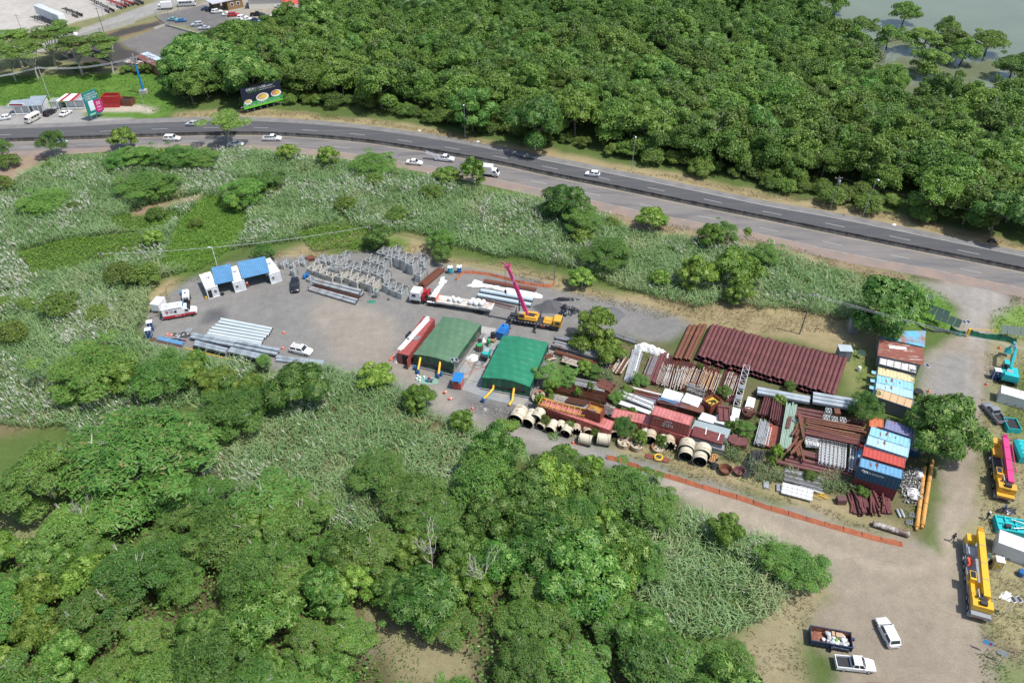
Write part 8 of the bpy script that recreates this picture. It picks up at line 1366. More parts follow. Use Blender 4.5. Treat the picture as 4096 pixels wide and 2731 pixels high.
def big_crane(a,c,label,main,boomc,L,axles,boom_pts,cabx,letters=None):
 t=T('mobile_crane',label,'crane',(a.x,a.y,0),ang(a,c));gc=mat('carrier_grey',(.28,.30,.32),rough=.5,var=.15)
 boxm('carrier',(L/2,0,.95),(L,2.3,.5),gc if letters is None else dkc,t);boxm('rear_deck',(.5,0,1.25),(1.3,2.3,.3),gc if letters is None else main,t)
 for x in axles:[wheel(t,x,y,.55,.4)for y in(-1.0,1.0)]
 boxm('driver_cab',(L-.6,.5,1.7),(1.3,1.2,1.2),main,t,taper=.06);boxm('windshield',(L+.08,.5,1.8),(.06,1.0,.6),glass,t);boxm('engine_deck',(L-2.2,0,1.4),(1.8,2.1,.5),main if letters else gc,t)
 boxm('turntable',(2.9,0,1.65),(3.6,2.2,.7),main,t);boxm('counterweight',(1.1,0,2.0),(1.2,2.4,.9),main,t);boxm('winch',(2.0,0,2.4),(.9,.9,.6),dkc,t);boxm('winch',(1.0,0,2.7),(.6,.8,.4),dkc,t)
 oc=boxm('operator_cab',(cabx,.95,2.1),(1.5,.8,1.3),main,t,taper=.06);boxm('cab_glass',(cabx+.1,.95,2.77),(1.0,.6,.03),glass,oc);boxm('cab_glass',(cabx,1.37,2.2),(1.0,.03,.6),glass,oc)
 (x0,x1,z0_,z1_)=boom_pts;b=MB();b.bar((x0,-.35,z0_),(x1,-.35,z1_),.8,.8);b.build('boom',boomc,t);b=MB();b.bar((x1-.1,-.35,z1_),(x1+.7,-.35,z1_),.6,.6);[b.bar((x1+.2+.15*k,-.65,z1_+.35),(x1+.2+.15*k,-.05,z1_+.35),.07,.1)for k in range(5)];b.build('boom_head',boomc,t);b=MB();[b.bar((x0+(x1-x0)*f,-.78,z0_+(z1_-z0_)*f+.05),(x0+(x1-x0)*f,.08,z0_+(z1_-z0_)*f+.05),.1,.85)for f in(.25,.5,.78)];b.build('boom_collar',mat('collar_grey',(.45,.36,.2))if letters is None else boomc,t)
 b=MB();[b.tube([(x,-1.1,1.0),(x,-1.1,1.9),(x+.7,-1.1,1.9),(x+.7,-1.1,1.0)],.04,n=5)for x in(1.6,L-2.5)];[b.tube([(x,.6,2.2),(x,.6,3.0),(x+1.2,.6,3.0),(x+1.2,.6,2.2)],.04,n=5)for x in(1.6,)];b.build('handrails',whitep,t)
 b=MB();[b.box((x,y,.75),(.4,.5,.5))for x in(.3,L-3.4)for y in(-1.1,1.1)];b.build('outrigger_boxes',gc,t);boxm('tail_plate',(-.03,0,1.0),(.06,2.1,.45),mat('tail_rw',(.5,.08,.06),c2=(.6,.6,.6),scale=2),t)
 if letters:text(letters,'lettering',.42,blackm,t,(.46,0,2.0),(R_(90),0,R_(-90)))
 return t
a,c=P(3915,2475,.6),P(3884,2170,.6);t=big_crane(a,c,'large yellow mobile crane with a folded boom on the dirt road',paint('crane_gold',(.74,.42,.02),.4),paint('crane_gold',(.74,.42,.02),.4),(c-a).length,(1.4,2.9,6.0,7.9,9.6),(1.9,12.3,2.7,3.0),5.0)
g=np.random.default_rng(3);b=MB();[b.bar(Vector((8.2+g.uniform(-.8,.8),.75+g.uniform(-.35,.35),1.5)),Vector((8.2+g.uniform(-.8,.8),.75+g.uniform(-.35,.35),1.75)),.12,.12)for _ in range(30)];b.build('orange_slings',orange,t);boxm('deck_box',(9.9,.5,1.6),(1.2,.8,.5),mat('deck_box',(.45,.47,.5)),t)
a,c=P(4015,1998,.6),P(3985,1785,.6);t=big_crane(a,c,'yellow mobile crane with a folded pink boom at the right edge',cy,pinkm,(c-a).length,(1.2,2.5,5.0,6.6),(1.6,10.6,2.6,2.9),3.6,'SANY');lattice_b=MB()
for k in range(9):lattice_b.bar((3.8+.7*k,-1.0,2.4),(4.15+.7*k,-1.25,2.9),.05,.05);lattice_b.bar((4.15+.7*k,-1.25,2.9),(4.5+.7*k,-1.0,2.4),.05,.05)
lattice_b.bar((3.8,-1.0,2.4),(10.2,-1.0,2.4),.08,.08);lattice_b.bar((3.8,-1.25,2.9),(10.2,-1.25,2.9),.08,.08);lattice_b.build('lattice_jib',pinkm,t)
q=P(4035,1495,1.0);t=T('excavator','turquoise excavator with its arm stretched away at the right edge','excavator',(q.x,q.y,0),R_(66));turq2=mat('digger_turquoise',(.02,.46,.47),rough=.4,var=.1)
for y in(-1.15,1.15):b=MB();b.loft([[(x,y-.28,z0_),(x,y+.28,z0_),(x,y+.28,z1_),(x,y-.28,z1_)]for x,z0_,z1_ in((-2.0,.3,.5),(-1.7,.02,.8),(1.7,.02,.8),(2.0,.3,.5))]);b.build('track',blackm,t)
b=MB();b.box((-.5,0,1.35),(3.4,2.5,.7));b.box((-1.7,0,1.8),(1.1,2.5,.9),taper=.15);b.build('body',turq2,t);boxm('engine_grille',(-.9,.2,1.95),(1.3,.9,.3),mat('grille_grey',(.35,.36,.36)),t);boxm('cab',(.7,.85,2.1),(1.4,.85,1.4),glass,t,taper=.1);boxm('cab_roof',(.7,.85,2.84),(1.3,.8,.08),turq2,t)
b=MB();b.bar((.9,-.1,1.7),(3.0,-.1,4.0),.4,.55);b.bar((3.0,-.1,4.0),(5.6,-.1,3.6),.4,.5);b.build('boom',turq2,t);b=MB();b.bar((5.4,-.1,3.9),(6.9,-.1,1.6),.32,.45);b.build('arm',turq2,t);b=MB();b.loft([[(6.6,y,1.6),(7.2,y,1.4),(7.0,y,.6),(6.3,y,.7)]for y in(-.6,.4)]);b.build('bucket',turq2,t);b=MB();[b.tube([(1.5,y,1.7),(2.9,y,3.3)],.09,n=8)for y in(-.4,.2)];b.tube([(3.2,-.1,4.4),(5.3,-.1,4.2)],.09,n=8);b.build('hydraulic_rams',steelm,t)
q=P(4062,1725,.6);t=T('mixer_tub','turquoise tub machine full of black sheeting at the right edge','machine',(q.x,q.y,0),R_(82));open_box(t,2.6,2.0,1.0,turq2,blackm,False);t.location.x+=.9
q=P(4090,1805,.8);t=T('rounded_tank','turquoise tank with round hatches cut by the right edge','tank',(q.x,q.y,0),R_(78));b=MB();b.loft([csec(-1.9,.1,1.5,.9,.3),csec(1.9,.1,1.5,.9,.3)]);b.build('shell',turq2,t);[MB().lathe([(.16,1.5),(.16,1.54)],n=10,c=(x,y,0)).build('hatch',mat('hatch_dark',(.02,.2,.2)),t)for x in(-1.4,-.5,.5,1.4)for y in(-.4,.35)]
q=P(4050,2105,.7);t=T('hydraulic_machine','turquoise machine body with open hydraulics behind the white box container','machine',(q.x,q.y,0),R_(-14));boxm('frame',(0,0,.5),(4.6,2.6,.8),turq2,t);b=MB();[b.bar((x,-1.2,1.0),(x,1.2,1.0),.2,.25)for x in(-2.1,-.9,.4,2.1)];[b.bar((-2.2,y,1.05),(2.2,y,1.05),.2,.2)for y in(-1.2,0,1.2)];b.build('ribs',turq2,t);boxm('motor',(-.9,-.6,1.2),(.7,.6,.5),dkc,t);b=MB();[b.tube([(-.2,y,1.25),(1.9,y*.3,1.3)],.1,n=8)for y in(-.8,.8)];b.build('rams',galv,t)
wbx=mat('white_box',(.62,.64,.66),rough=.5,var=.06);a=P(3966,2213);dr=(P(4096,2262)-a).normalized();t,L=container(a,a+dr*7.5,2.5,0,2.5,wbx,'long white box container beside the large yellow crane',roofm=mat('white_box_roof',(.80,.80,.79)),ribs=False)
a=P(3985,1608);dr=(P(4096,1640)-a).normalized();container(a,a+dr*5.0,2.2,0,2.1,rusty('white_shed',(.66,.66,.64),.03),'white box shed with a rust patch behind the grey pickup',ribs=False)
heap('green_cable_heap','coil of green cable beside the large crane cab','cable',3950,2215,.6,.7,.4,mat('cable_green',(.10,.17,.13),c2=(.02,.03,.03),scale=5),seed=81,tex=.8);barrel(3966,2245,'black drum between the crane and the yellow toilet',blackm,.9,.3);barrel(4088,2292,'blue tarp covered drum at the right edge',bluep,.8,.5)
ground_sheet([(3995,2385),(4008,2370),(4030,2362),(4048,2375),(4052,2395),(4040,2405),(4020,2398),(4002,2393)],'patch of spilled white powder beside the big crane',whitep,name='white_powder',cat='powder',bump=.08)
def road_sign(u,v,tu,tv,label,c,h=1.9,circ=True):
 q=P(u,v);t=T('road_sign',label,'sign',(q.x,q.y,0),R_(-28));b=MB();b.tube([(0,0,0),(0,0,h)],.04,n=6);b.build('post',galvd,t);pn=boxm('panel',(0,-.05,h),(1.1,.05,.55),c,t);pn.rotation_euler=(R_(-25),0,0)
 if circ:b=MB();b.lathe([(.16,0),(.16,.01),(.11,.01),(.11,0)],n=14);b.build('ring',red,pn,loc=(.3,-.09,h),rot=(R_(90),0,0))
road_sign(3930,2620,0,0,'blue sign with a red ring at the foot of the dirt road',mat('sign_blue',(.08,.28,.50)));road_sign(3990,2662,0,0,'grey backed sign right of the blue one',galv,circ=False)
a,c=P(3236,2582),P(3402,2612);t=T('rubbish_skip','dark blue open skip with a rusty inside full of rubbish','skip',(a.x,a.y,0),ang(a,c));W=(c-a).length;D=2.05;nv=rusty('skip_navy',(.02,.035,.08),.02);inn=rusty('skip_rust',(.32,.13,.07),.2)
b=MB();[b.box((W/2,y,.85),(W,.07,.9))for y in(0,D)];[b.box((x,D/2,.85),(.07,D-.07,.9))for x in(.035,W-.035)];[b.box((W/2,y,1.32),(W+.1,.13,.08))for y in(0,D)];[b.box((x,-.06,.85),(.08,.08,.85))for x in np.linspace(.1,W-.1,9)];b.build('walls',nv,t);b=MB();b.box((W/2,D/2,.42),(W-.1,D-.1,.04));b.box((W/2,D-.05,.85),(W-.15,.03,.85));b.build('inside',inn,t);b=MB();[b.box((W/2,y,.2),(W-.5,.15,.25))for y in(.4,D-.4)];b.box((W*.5,-.25,.5),(.12,.4,.9));b.box((W+.2,D*.7,.9),(.4,.3,.4));b.build('skids',nv,t)
[wheel(t,x,y,.3,.2,False)for x in(.4,)for y in(.1,D-.1)];text('Serviaseo','lettering',.5,mat('letter_pale',(.45,.6,.75)),t,(W*.72,-.11,.9),(R_(90),0,0));rzs=ang(a,c)
def in_skip(x,y,z):v=Matrix.Rotation(rzs,3,'Z')@Vector((x,y,0));return(a.x+v.x,a.y+v.y,z)
g=np.random.default_rng(15)
for k in range(30):
 m_,l_,gr=[(wsheet,'white rubbish bag in the open skip','white bags in the skip'),(blackm,'black rubbish bag in the open skip','black bags in the skip'),(mat('clear_bag',(.40,.42,.42)),'grey clear rubbish bag in the open skip','grey bags in the skip')][int(g.choice([0,0,0,1,2]))];s_=g.uniform(.22,.38);b=MB();b.sheet(lambda i,j:(math.sin(math.pi*i)**.6*math.cos(j*6.283)*(1+.15*math.sin(j*20+k)),math.sin(math.pi*i)**.6*math.sin(j*6.283)*(1+.15*math.cos(j*17)),.6-.6*math.cos(math.pi*i)),6,10);o=b.build('rubbish_bag',m_,smooth=True,loc=in_skip(g.uniform(1.5,W-.5),g.uniform(.35,D-.35),.45+g.uniform(0,.3)));o.scale=(s_,s_,s_*1.1);tagp(o,l_,'rubbish bag',gr)
for k,(x,y)in enumerate([(W*.56,D*.75),(W*.70,D*.72)]):tagp(boxm('cardboard_box',(0,0,.3),(.75 if k else .35,.6,.5),mat('cardboard',(.48,.34,.22),rough=.9),rz=rzs,loc=in_skip(x,y,.75)),'brown cardboard box in the skip, '+('larger one' if k else 'narrow one'),'cardboard box')
tagp(boxm('bright_green_bag',(0,0,.2),(.4,.35,.35),mat('bright_green',(.10,.55,.05)),taper=.4,loc=in_skip(W*.63,D*.4,.85)),'small bright green bag among the rubbish in the skip','bag')
gn=mat('green_net2',(.012,.17,.10),rough=.55,var=.25,vs=1.5);netting([(3796,1326),(3815,1338),(3835,1345),(3858,1346)],1.3,'green netting left of the yellow gate post',gn,sag=.2,lean=.1,seed=9);netting([(3876,1345),(3920,1352),(3965,1358),(4025,1366),(4060,1378)],1.4,'long green netting covering the yellow gate',gn,sag=.25,lean=.1,seed=10);netting([(3660,1295),(3690,1318),(3740,1332),(3790,1328)],.4,'black netting sagging along the grass beside the tin roofed shed',blackm,sag=.2,seed=11,posts=False)
a,c=P(3866,1346),P(4018,1354);t=T('entrance_gate','yellow barred entrance gate across the dirt road','gate',(a.x,a.y,0),ang(a,c));L=(c-a).length;[boxm('gate_post',(x,0,.9),(.4,.4,1.8),yel,t)for x in(0,L)];b=MB();b.bar((0,0,1.75),(L,0,1.75),.09,.09);b.build('top_bar',yel,t)
gc_=mat('solar_green',(.05,.09,.07),rough=.3,var=.1)
def solar_array(u,v,z,n,rz,label,tilt=40,s=1.1):
 q=P(u,v,z);t=T('solar_array',label,'solar panels',(q.x,q.y,0),rz);b=MB();[b.tube([(x,0,0),(x,0,z)],.05,n=6)for x in(-n*.3,n*.3)];b.build('posts',galvd,t)
 for k in range(n):pn=boxm('panel',(0,0,0),(s*.92,s*1.5,.05),gc_,t,loc=((k-(n-1)/2)*s,0,z));pn.rotation_euler=(R_(tilt),0,0)
solar_array(3759,1248,2.4,3,R_(-40),'rear green tinted solar array on the grass by the gate');solar_array(3794,1278,2.4,4,R_(-38),'front green tinted solar array on the grass by the gate');solar_array(4056,1322,2.2,4,R_(-12),'green tinted solar array right of the gate');solar_array(3716,1189,1.8,2,R_(-20),'tiny solar panel pair beside the huge tree',s=.7);solar_post(3838,1338,2.6,'leaning pole with two white solar lamps at the gate',lean=(.4,.3));solar_array(3447,1410,1.2,2,R_(-40),'small solar panel pair on the grass behind the maroon pipes',s=.6)
concrete=mat('pole_concrete',(.42,.41,.38),rough=.9,var=.1);wpole=mat('pole_wood',(.22,.19,.16),rough=.95,var=.25,vs=3);wirem=mat('wire',(.04,.04,.045),rough=.6);wirel=mat('wire_light',(.55,.57,.60),rough=.5,metal=.4)
def pole(u,v,h,label,m=wpole,arm=1.6,rz=0,lean=(0,0),r=.14,tr=False,name='utility_pole',lamp=False):
 q=P(u,v);t=T(name,label,'street lamp' if lamp else 'utility pole',(q.x,q.y,0),rz);tp=Vector((lean[0],lean[1],h));b=MB();b.tube([(0,0,0),tp*.5,tp],[r,r*.85,r*.65],n=8);b.build('pole',m,t)
 if arm and not lamp:b=MB();b.bar(tp+Vector((-arm/2,0,-.5)),tp+Vector((arm/2,0,-.5)),.1,.12);b.build('crossarm',m,t);[MB().lathe([(.05,0),(.07,.12),(.03,.2)],n=6,c=tuple(tp+Vector((x,0,-.44)))).build('insulator',whitep,t)for x in(-arm/2+.08,0.25,arm/2-.08)]
 if lamp:b=MB();b.tube([tp,tp+Vector((0,-.7,.15))],.04,n=6);b.build('arm',m,t);boxm('lamp_head',tuple(tp+Vector((0,-.95,.15))),(.28,.6,.14),whitep,t)
 if tr:MB().lathe([(.22,0),(.25,.1),(.25,.7),(.1,.85)],n=10,c=tuple(tp+Vector((.35,-.1,-1.7)))).build('transformer',galv,t)
 t['top']=[q.x+tp.x*math.cos(rz),q.y+tp.y,h];tv=Vector((q.x+tp.x,q.y+tp.y,h));del t['top'];return t,tv
_,pA=pole(3198,1336,9.3,'brown wooden pole with crossarm behind the maroon pipes',lean=(.35,0));_,pB=pole(2216,1121,5.6,'thin dark pole at the orange netting corner',arm=0,r=.09);_,pC=pole(440,1110,6.0,'wooden pole with coiled cable in the left cane grass',arm=1.2);_,pD=pole(1486,990,5.2,'creeper wrapped pole behind the frame stacks',arm=.8)
_,pT=pole(3320,842,8.6,'wooden pole with a grey transformer beside the far shoulder',lean=(-.1,0),tr=True);pole(3449,869,9.6,'street lamp leaning right at the forest edge',galv,lamp=True,r=.08,rz=0,lean=(.5,0));pole(2527,681,9.0,'street lamp in the middle of the forest edge',galv,lamp=True,r=.08);pole(1861,556,9.5,'street lamp at the left of the forest edge',galv,lamp=True,r=.08)
_,pK=pole(200,396,9.5,'grey concrete pole behind the first kiosk',concrete,rz=0);_,pL_=pole(592,464,8.5,'thin leaning pole beside the far shoulder',concrete,arm=0,lean=(-.6,0),r=.07);pole(101,160,8.5,'concrete pole in the far lot left of the white trailer',concrete);pole(420,86,10,'grey pole beside the black trailer chassis',concrete,arm=0);pole(418,137,9,'dark wooden pole beside the side road wall',wpole);pole(2135,110,13,'tall dark mast rising from the forest at the top edge',wpole,arm=0)
q=P(577,375);t=T('blue_mast','bright blue steel mast on a concrete block in the grass','mast',(q.x,q.y,0));boxm('footing',(0,0,.6),(1.9,1.6,1.2),concrete,t);b=MB();b.tube([(0,0,1.1),(0,0,8.6)],[.34,.26],n=12);b.build('column',mat('mast_blue',(.02,.23,.60),rough=.4),t,smooth=True);b=MB();b.tube([(0,0,8.6),(0,0,11.6)],.2,n=8);[b.bar((-1.1,y,z),(1.1,y,z),.1,.1)for y in(-.2,.2)for z in(9.6,10.6)];[b.tube([(x,-.3,9.8),(x,-.3,10.5)],.18,n=8)for x in(-.8,0,.8)];b.build('electrical_gear',galv,t);pM=Vector((q.x,q.y,10.6))
def wire(p,q_,sag,label,m=wirem,r=.014,off=0):
 p,q_=Vector(p),Vector(q_);pts=[p.lerp(q_,i/16)-p-Vector((0,0,sag*4*(i/16)*(1-i/16)))for i in range(17)];b=MB();b.tube(pts,r,n=4,caps=False);tagp(b.build('overhead_wire',m,loc=p),label,'wire','overhead wires')
for o in(-.7,.25,.7):O_=Vector((o,0,-.3));wire(pA+O_,P(4250,1420,7.5)+O_,.6,'overhead wire running right from the brown wooden pole',wirel);wire(pA+O_,pB+Vector((o*.3,0,-.2)),1.0,'overhead wire between the brown pole and the thin dark pole');wire(pB+Vector((o*.3,0,-.2)),pD+Vector((o*.4,0,0)),1.2,'overhead wire over the cane behind the crane');wire(pD+Vector((o*.4,0,0)),pC+O_,1.2,'overhead wire over the slope above the cabins',wirel if o>0 else wirem);wire(pC+O_,P(-150,1190,5)+O_,.8,'overhead wire leaving the left edge of the photo')
for o in(-.8,-.3,.3,.8):wire(pK+Vector((0,0,-.4+o*.25)),pM+Vector((0,0,o*.25)),1.2,'light wire between the concrete pole and the blue mast',wirel,.025);wire(pK+Vector((0,0,-.4+o*.25)),P(-250,330,8.5+o*.25),.8,'light wire leaving left from the concrete pole',wirel,.025)
wire(pT+Vector((.5,0,-.4)),P(4250,900,8.5),1.0,'thin wire along the forest edge from the transformer pole')
greyt=mat('tin_grey',(.28,.33,.37),rough=.5,var=.15,vs=.5);wkb=mat('kiosk_white',(.60,.60,.58),rough=.7,var=.12)
def kiosk(TL,TR,BR,BL,z,strips,label,walls=(.25,1.0),back=.55):
 a,b_,c,d=[P(u,v,zz)for(u,v),zz in zip((TL,TR,BR,BL),(z+.6,z+.6,z,z))];O=Vector((d.x,d.y,0));t=T('kiosk',label,'kiosk',(O.x,O.y,0));n=len(strips)
 for k,m in enumerate(strips):
  i0,i1=k/n,(k+1)/n;b=MB();b.sheet(lambda i,j:d.lerp(c,i0+(i1-i0)*i).lerp(a.lerp(b_,i0+(i1-i0)*i),j)-O+Vector((0,0,.025*math.sin(i*22))),14,2,thick=.04);b.build('roof_sheet',m,t)
 w0,w1=walls;q=[d.lerp(c,w0).lerp(a.lerp(b_,w0),.25)-O,d.lerp(c,w1).lerp(a.lerp(b_,w1),.25)-O,b_.lerp(c,.08)-O,a.lerp(b_,w0).lerp(d.lerp(c,w0),.08)-O];b=MB();b.prism([(v.x,v.y)for v in q],0,z-.02);b.build('walls',wkb,t)
 for f in(0.02,.33,.66,.98):p_=d.lerp(c,f)-O;b=MB();b.bar((p_.x,p_.y+.1,0),(p_.x,p_.y+.1,z),.1,.1);b.build('post',whitep,t)
 f_=d.lerp(c,.1)-O;e_=d.lerp(c,.9)-O;b=MB();b.bar((f_.x,f_.y+.2,.35),(e_.x,e_.y+.2,.35),.2,.25);b.build('low_wall',whitep,t);return t,O,d,c
kiosk((45,402),(122,395),(110,425),(22,428),2.6,[greyt]*3,'kiosk with a grey tin roof and an oval sign at the left edge',walls=(.2,.95))[0];t,O,d_,c_=kiosk((122,385),(187,382),(165,422),(110,425),3.1,[greyt]*2,'taller grey tin roofed part of the first kiosk with white walls',walls=(.1,.95))
q=P(66,418,3.0);sg=T('oval_sign','oval sign with dark and red print on the first kiosk roof','sign',(q.x,q.y-.3,0));b=MB();b.loft([[(x,y,3.0-h_*.5),(x,y,3.0+h_*.5)]for x,h_ in((-2.3,.4),(-1.8,.9),(0,1.0),(1.8,.9),(2.3,.4))for y in()]or[[(x,-.05,3-h_/2),(x,.05,3-h_/2),(x,.05,3+h_/2),(x,-.05,3+h_/2)]for x,h_ in((-2.3,.4),(-1.8,.8),(0,.9),(1.8,.8),(2.3,.4))]);b.build('board',PT['white'],sg);boxm('print',(0,-.07,3.0),(3.6,.03,.45),PT['darkred'],sg)
R5=[PT['white'],PT['darkred'],mat('tin_mauve',(.35,.20,.22)),greyt];kiosk((262,376),(360,374),(332,402),(222,404),2.7,[PT['white'],PT['darkred'],PT['white'],PT['white'],PT['darkred'],mat('tin_mauve',(.35,.20,.22)),greyt,greyt],'kiosk with a red and white striped tin roof')
kiosk((205,392),(240,390),(222,408),(192,408),2.2,[mat('tin_olive',(.25,.29,.24))],'low lean-to shed between the two kiosks')
for k,(u,v)in enumerate([(258,427),(312,423)]):q=P(u,v);t=T('shade_table','black table on the terrace of the striped kiosk, '+('left one' if k==0 else 'right one'),'table',(q.x,q.y,0));boxm('top',(0,0,.9),(1.6,1.2,.08),blackm,t);b=MB();b.tube([(0,0,0),(0,0,.9)],.06,n=6);b.build('leg',blackm,t)
def billboard(BLp,BRp,zb,Hb,label,m,posts=4):
 a,c=P(*BLp,zb),P(*BRp,zb);t=T('billboard',label,'billboard',(a.x,a.y,0),ang(a,c));L=(c-a).length;boxm('board',(L/2,0,zb+Hb/2),(L,.18,Hb),m,t)
 for k in range(posts):b=MB();x=L*(k+.5)/posts;b.bar((x,.2,0),(x,.2,zb+Hb-.2),.14,.14);b.bar((x,1.4,0),(x,.25,zb+Hb*.6),.09,.09);b.build('post',galvd,t)
 return t,L
teal=mat('board_teal',(.01,.20,.20),rough=.5,var=.03);t,L=billboard((357,470),(411,448),1.2,6.6,'teal advertising board tilted beside the highway with a phone picture',teal,3);F_=(R_(90),0,0)
for k,s_ in enumerate(['ACUMULA PTS','Y CANJEALOS POR','COMBUSTIBLE']):text(s_,'lettering',.62,whitep,t,(L*.5,-.11,7.1-.62*k),F_,sx=.85)
ph=boxm('phone_picture',(L*.40,-.115,4.0),(1.5,.04,2.7),PT['white'],t);boxm('phone_screen',(L*.40,-.14,4.0),(1.25,.02,2.2),mat('screen_pale',(.7,.75,.75)),t);mg=mat('board_magenta',(.50,.01,.16),rough=.5,var=.03);boxm('magenta_panel',(L*.86,-.13,3.3),(2.3,.05,3.4),mg,t)
text('50','lettering',1.3,whitep,t,(L*.86,-.17,4.0),F_);text('PTS','lettering',.8,whitep,t,(L*.86,-.17,2.9),F_);text('GRATIS','lettering',.4,whitep,t,(L*.86,-.17,2.2),F_);boxm('store_badges',(L*.3,-.12,1.7),(1.8,.04,.4),mat('badge',(.3,.6,.4)),t)
navb=mat('board_navy',(.01,.015,.035),rough=.5,var=.03);t,L=billboard((977,440),(1133,400),1.3,5.9,'dark food billboard with plates of breakfast in front of the forest',navb,6);lime_=mat('board_green',(.15,.60,.05),rough=.5,var=.05);boxm('green_band',(L/2,-.12,1.65),(L,.05,.5),lime_,t);boxm('green_band',(L/2,-.11,2.55),(L,.03,.9),mat('board_green2',(.05,.35,.10)),t)
text('DESAYUNOS','lettering',1.0,whitep,t,(L*.38,-.13,6.45),F_,sx=1.0);text('en combo','lettering',.7,whitep,t,(L*.68,-.13,6.45),F_);text('Todos los dias de 7 am a 11 am','lettering',.36,whitep,t,(L*.66,-.13,5.8),F_);text('AUTENTICO RESTAURANT','lettering',.34,lime_,t,(L*.34,-.13,5.75),F_);text('6110-3142    Corozal - Calle El Tucan - Tucan Golf Club','lettering',.5,whitep,t,(L*.42,-.16,2.15),F_)
fd=[(.13,3.3,.95,(.72,.66,.5)),(.50,3.75,1.5,(.66,.55,.3)),(.85,3.9,1.25,(.7,.4,.2))]
for k,(fx,z,r,col_)in enumerate(fd):
 def oval(nm,m_,dx,dz,rx,rz_,y):b=MB();b.prism([(rx*math.cos(j*.39),rz_*math.sin(j*.39))for j in range(16)],0,.02);b.build(nm,m_,t,loc=(L*fx+dx,y,z+dz),rot=F_)
 oval('plate_picture',PT['white'],0,-.1,r*1.25,r*.75,-.12);oval('food_picture',mat('food%d'%k,col_,c2=(.35,.12,.04),scale=2.5,lo=.48,hi=.56,coord='Object'),-.2,.1,r*.95,r*.55,-.145);oval('egg_picture',mat('egg_yellow',(.85,.60,.03)),.35*r,-.05,r*.5,r*.32,-.17)
q=P(449,432);t=T('red_dumpster','red dumpster with a rusty lid standing on the concrete slab','dumpster',(q.x,q.y,0),R_(3));open_box(t,4.3,3.0,3.2,PT['red'],rusto);t.location.x-=2.3;q=P(508,425);t=T('rusty_skip','rusty open bin right of the red dumpster','skip',(q.x,q.y,0),R_(-4));open_box(t,3.3,2.6,1.8,rusty('bin_dk',(.14,.09,.07),.3),dark);t.location.x-=1.8
tan=mat('tan_wall',(.27,.17,.08),rough=.8,var=.1);def_roof=mat('roof_grey_far',(.48,.48,.50),rough=.6,c2=(.45,.2,.15),scale=.3,lo=.6,hi=.7);redr=mat('red_roof',(.55,.07,.06),rough=.6,var=.12)
a,c=P(910,44),P(1000,36);t=T('guard_house','brown guard house with a pale roof beside the parking lot','building',(a.x,a.y,0),ang(P(935,48),P(999,34)));boxm('walls',(3.5,2.6,1.6),(6.0,5,3.2),tan,t);boxm('roof',(.8,2.8,3.35),(12,6,.25),def_roof,t);boxm('booth_walls',(-3.3,2.6,1.5),(2.6,4,3.0),mat('dark_brown',(.06,.045,.03)),t)
for x in(2.2,4.6):w_=boxm('window',(x,.08,1.8),(1.1,.1,1.3),PT['white'],t);boxm('pane',(x,.02,1.8),(.8,.06,1.0),glass,w_)
q=P(1176,47);t=T('parking_shelter','open shelter with a red hipped roof and a pickup under it','shelter',(q.x,q.y,0),R_(12));b=MB();b.loft([[(-4,-3,3.4),(4,-3,3.4),(4,3,3.4),(-4,3,3.4)],[(-1.2,-.1,5),(1.2,-.1,5),(1.2,.1,5),(-1.2,.1,5)]]);b.build('roof',redr,t);[boxm('post',(x,y,1.7),(.3,.3,3.4),tan,t)for x in(-3.7,3.7)for y in(-2.7,2.7)];boxm('wall',(1.9,-2.7,.8),(3.6,.2,1.6),tan,t)
for k,(u,v,w_,d,m_,l_)in enumerate([(1290,-8,16,9,redr,'red roofed building at the top edge, left one'),(1480,-6,20,9,redr,'red roofed building at the top edge, middle one'),(1790,-4,30,12,mat('roof_pink',(.62,.40,.42),c2=(.5,.06,.08),scale=.1,lo=.45,hi=.5),'pale and red roofed building at the top edge, right one'),(1065,-22,14,8,tan,'brown building at the top edge beside the shelter')]):
 q=P(u,v,4);t=T('building',l_,'building',(q.x,q.y,0),R_(8));boxm('walls',(0,0,1.8),(w_-1,d-1,3.6),PT['cream'],t);b=MB();b.loft([[(-w_/2,-d/2,3.6),(w_/2,-d/2,3.6),(w_/2,d/2,3.6),(-w_/2,d/2,3.6)],[(-w_/2+1,-.1,5.4),(w_/2-1,-.1,5.4),(w_/2-1,.1,5.4),(-w_/2+1,.1,5.4)]]);b.build('roof',m_,t)
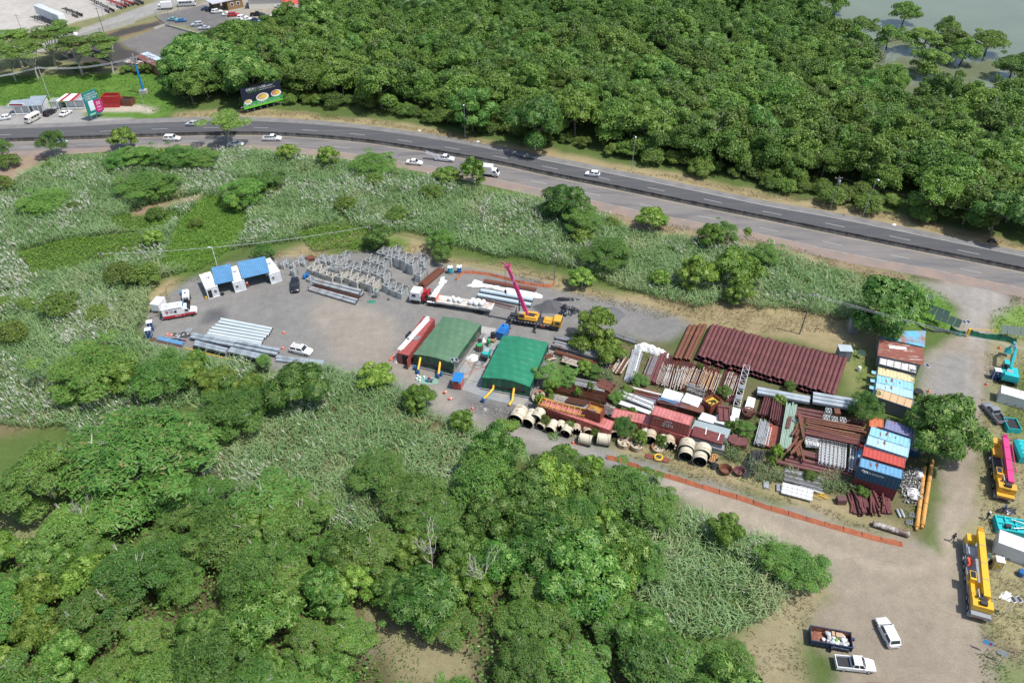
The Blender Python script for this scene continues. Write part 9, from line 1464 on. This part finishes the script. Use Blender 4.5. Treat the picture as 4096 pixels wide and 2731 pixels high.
for k,(TLp,BRp,m_,l_)in enumerate([((502,243),(562,252),rusty('old_trailer_white',(.55,.55,.53),.2),'old white box trailer with a stained roof at the slab corner'),((548,222),(640,262),rusty('old_trailer_grey',(.30,.29,.29),.3),'old grey box trailer behind the white one'),((575,212),(668,256),rusty('old_trailer_blue',(.48,.60,.68),.12),'old pale blue box trailer beside the slab')]):
 a,c=P(*TLp,3.0),P(*BRp,3.0);t=T('old_trailer',l_,'trailer',(a.x,a.y,0),ang(a,c));L=(c-a).length;boxm('box',(L/2,0,1.7),(L,2.6,2.7),m_,t);boxm('axles',(L-1.5,0,.3),(2,2.2,.5),blackm,t)
def lowwall(pts,h,label,m,name='low_wall',th=.25):
 W=[P(u,v)for u,v in pts];o=W[0];b=MB();[b.bar(W[i]-o+Vector((0,0,h/2)),W[i+1]-o+Vector((0,0,h/2)),th,h)for i in range(len(W)-1)];tagp(b.build(name,m,loc=o),label,'wall')
lowwall([(615,120),(662,104),(845,155)],.7,'low grey wall along two sides of the concrete slab',concrete);lowwall([(300,168),(420,128),(540,92)],2.0,'long concrete wall beside the far side road',concrete);lowwall([(345,190),(352,222),(450,250)],2.6,'dark wall of the ruined shed behind the red flowered tree',mat('dark_wall',(.09,.09,.12)))
def mesh_fence(pts,h,label):
 W=[P(u,v)for u,v in pts];o=W[0];t=T('chain_fence',label,'fence',tuple(o))
 for i in range(len(W)-1):
  n=max(1,int((W[i+1]-W[i]).length/4))
  for k in range(n+1):p_=W[i].lerp(W[i+1],k/n)-o;b=MB();b.bar(p_,p_+Vector((0,0,h)),.08,.08);b.build('post',galv,t)
  b=MB();[b.bar(W[i]-o+Vector((0,0,z)),W[i+1]-o+Vector((0,0,z)),.03,.03)for z in np.linspace(.2,h,7)];b.build('wires',galv,t)
mesh_fence([(540,92),(715,44),(835,4)],2.2,'wire fence between the side road and the parking lot');mesh_fence([(625,68),(680,110)],2.0,'short wire fence at the parking lot corner')
for u,v,l_ in[(3577,898,'white litter bag on the far shoulder'),(1676,522,'white litter bag beside the highway at the forest edge'),(1912,566,'small white litter by the forest edge'),(2818,932,'white litter bag on the near verge'),(2380,690+0,'x')]:
 if l_!='x':heap('litter_bag',l_,'litter',u,v,.5,.35,.3,wsheet,seed=int(u),n=6,tex=.3)
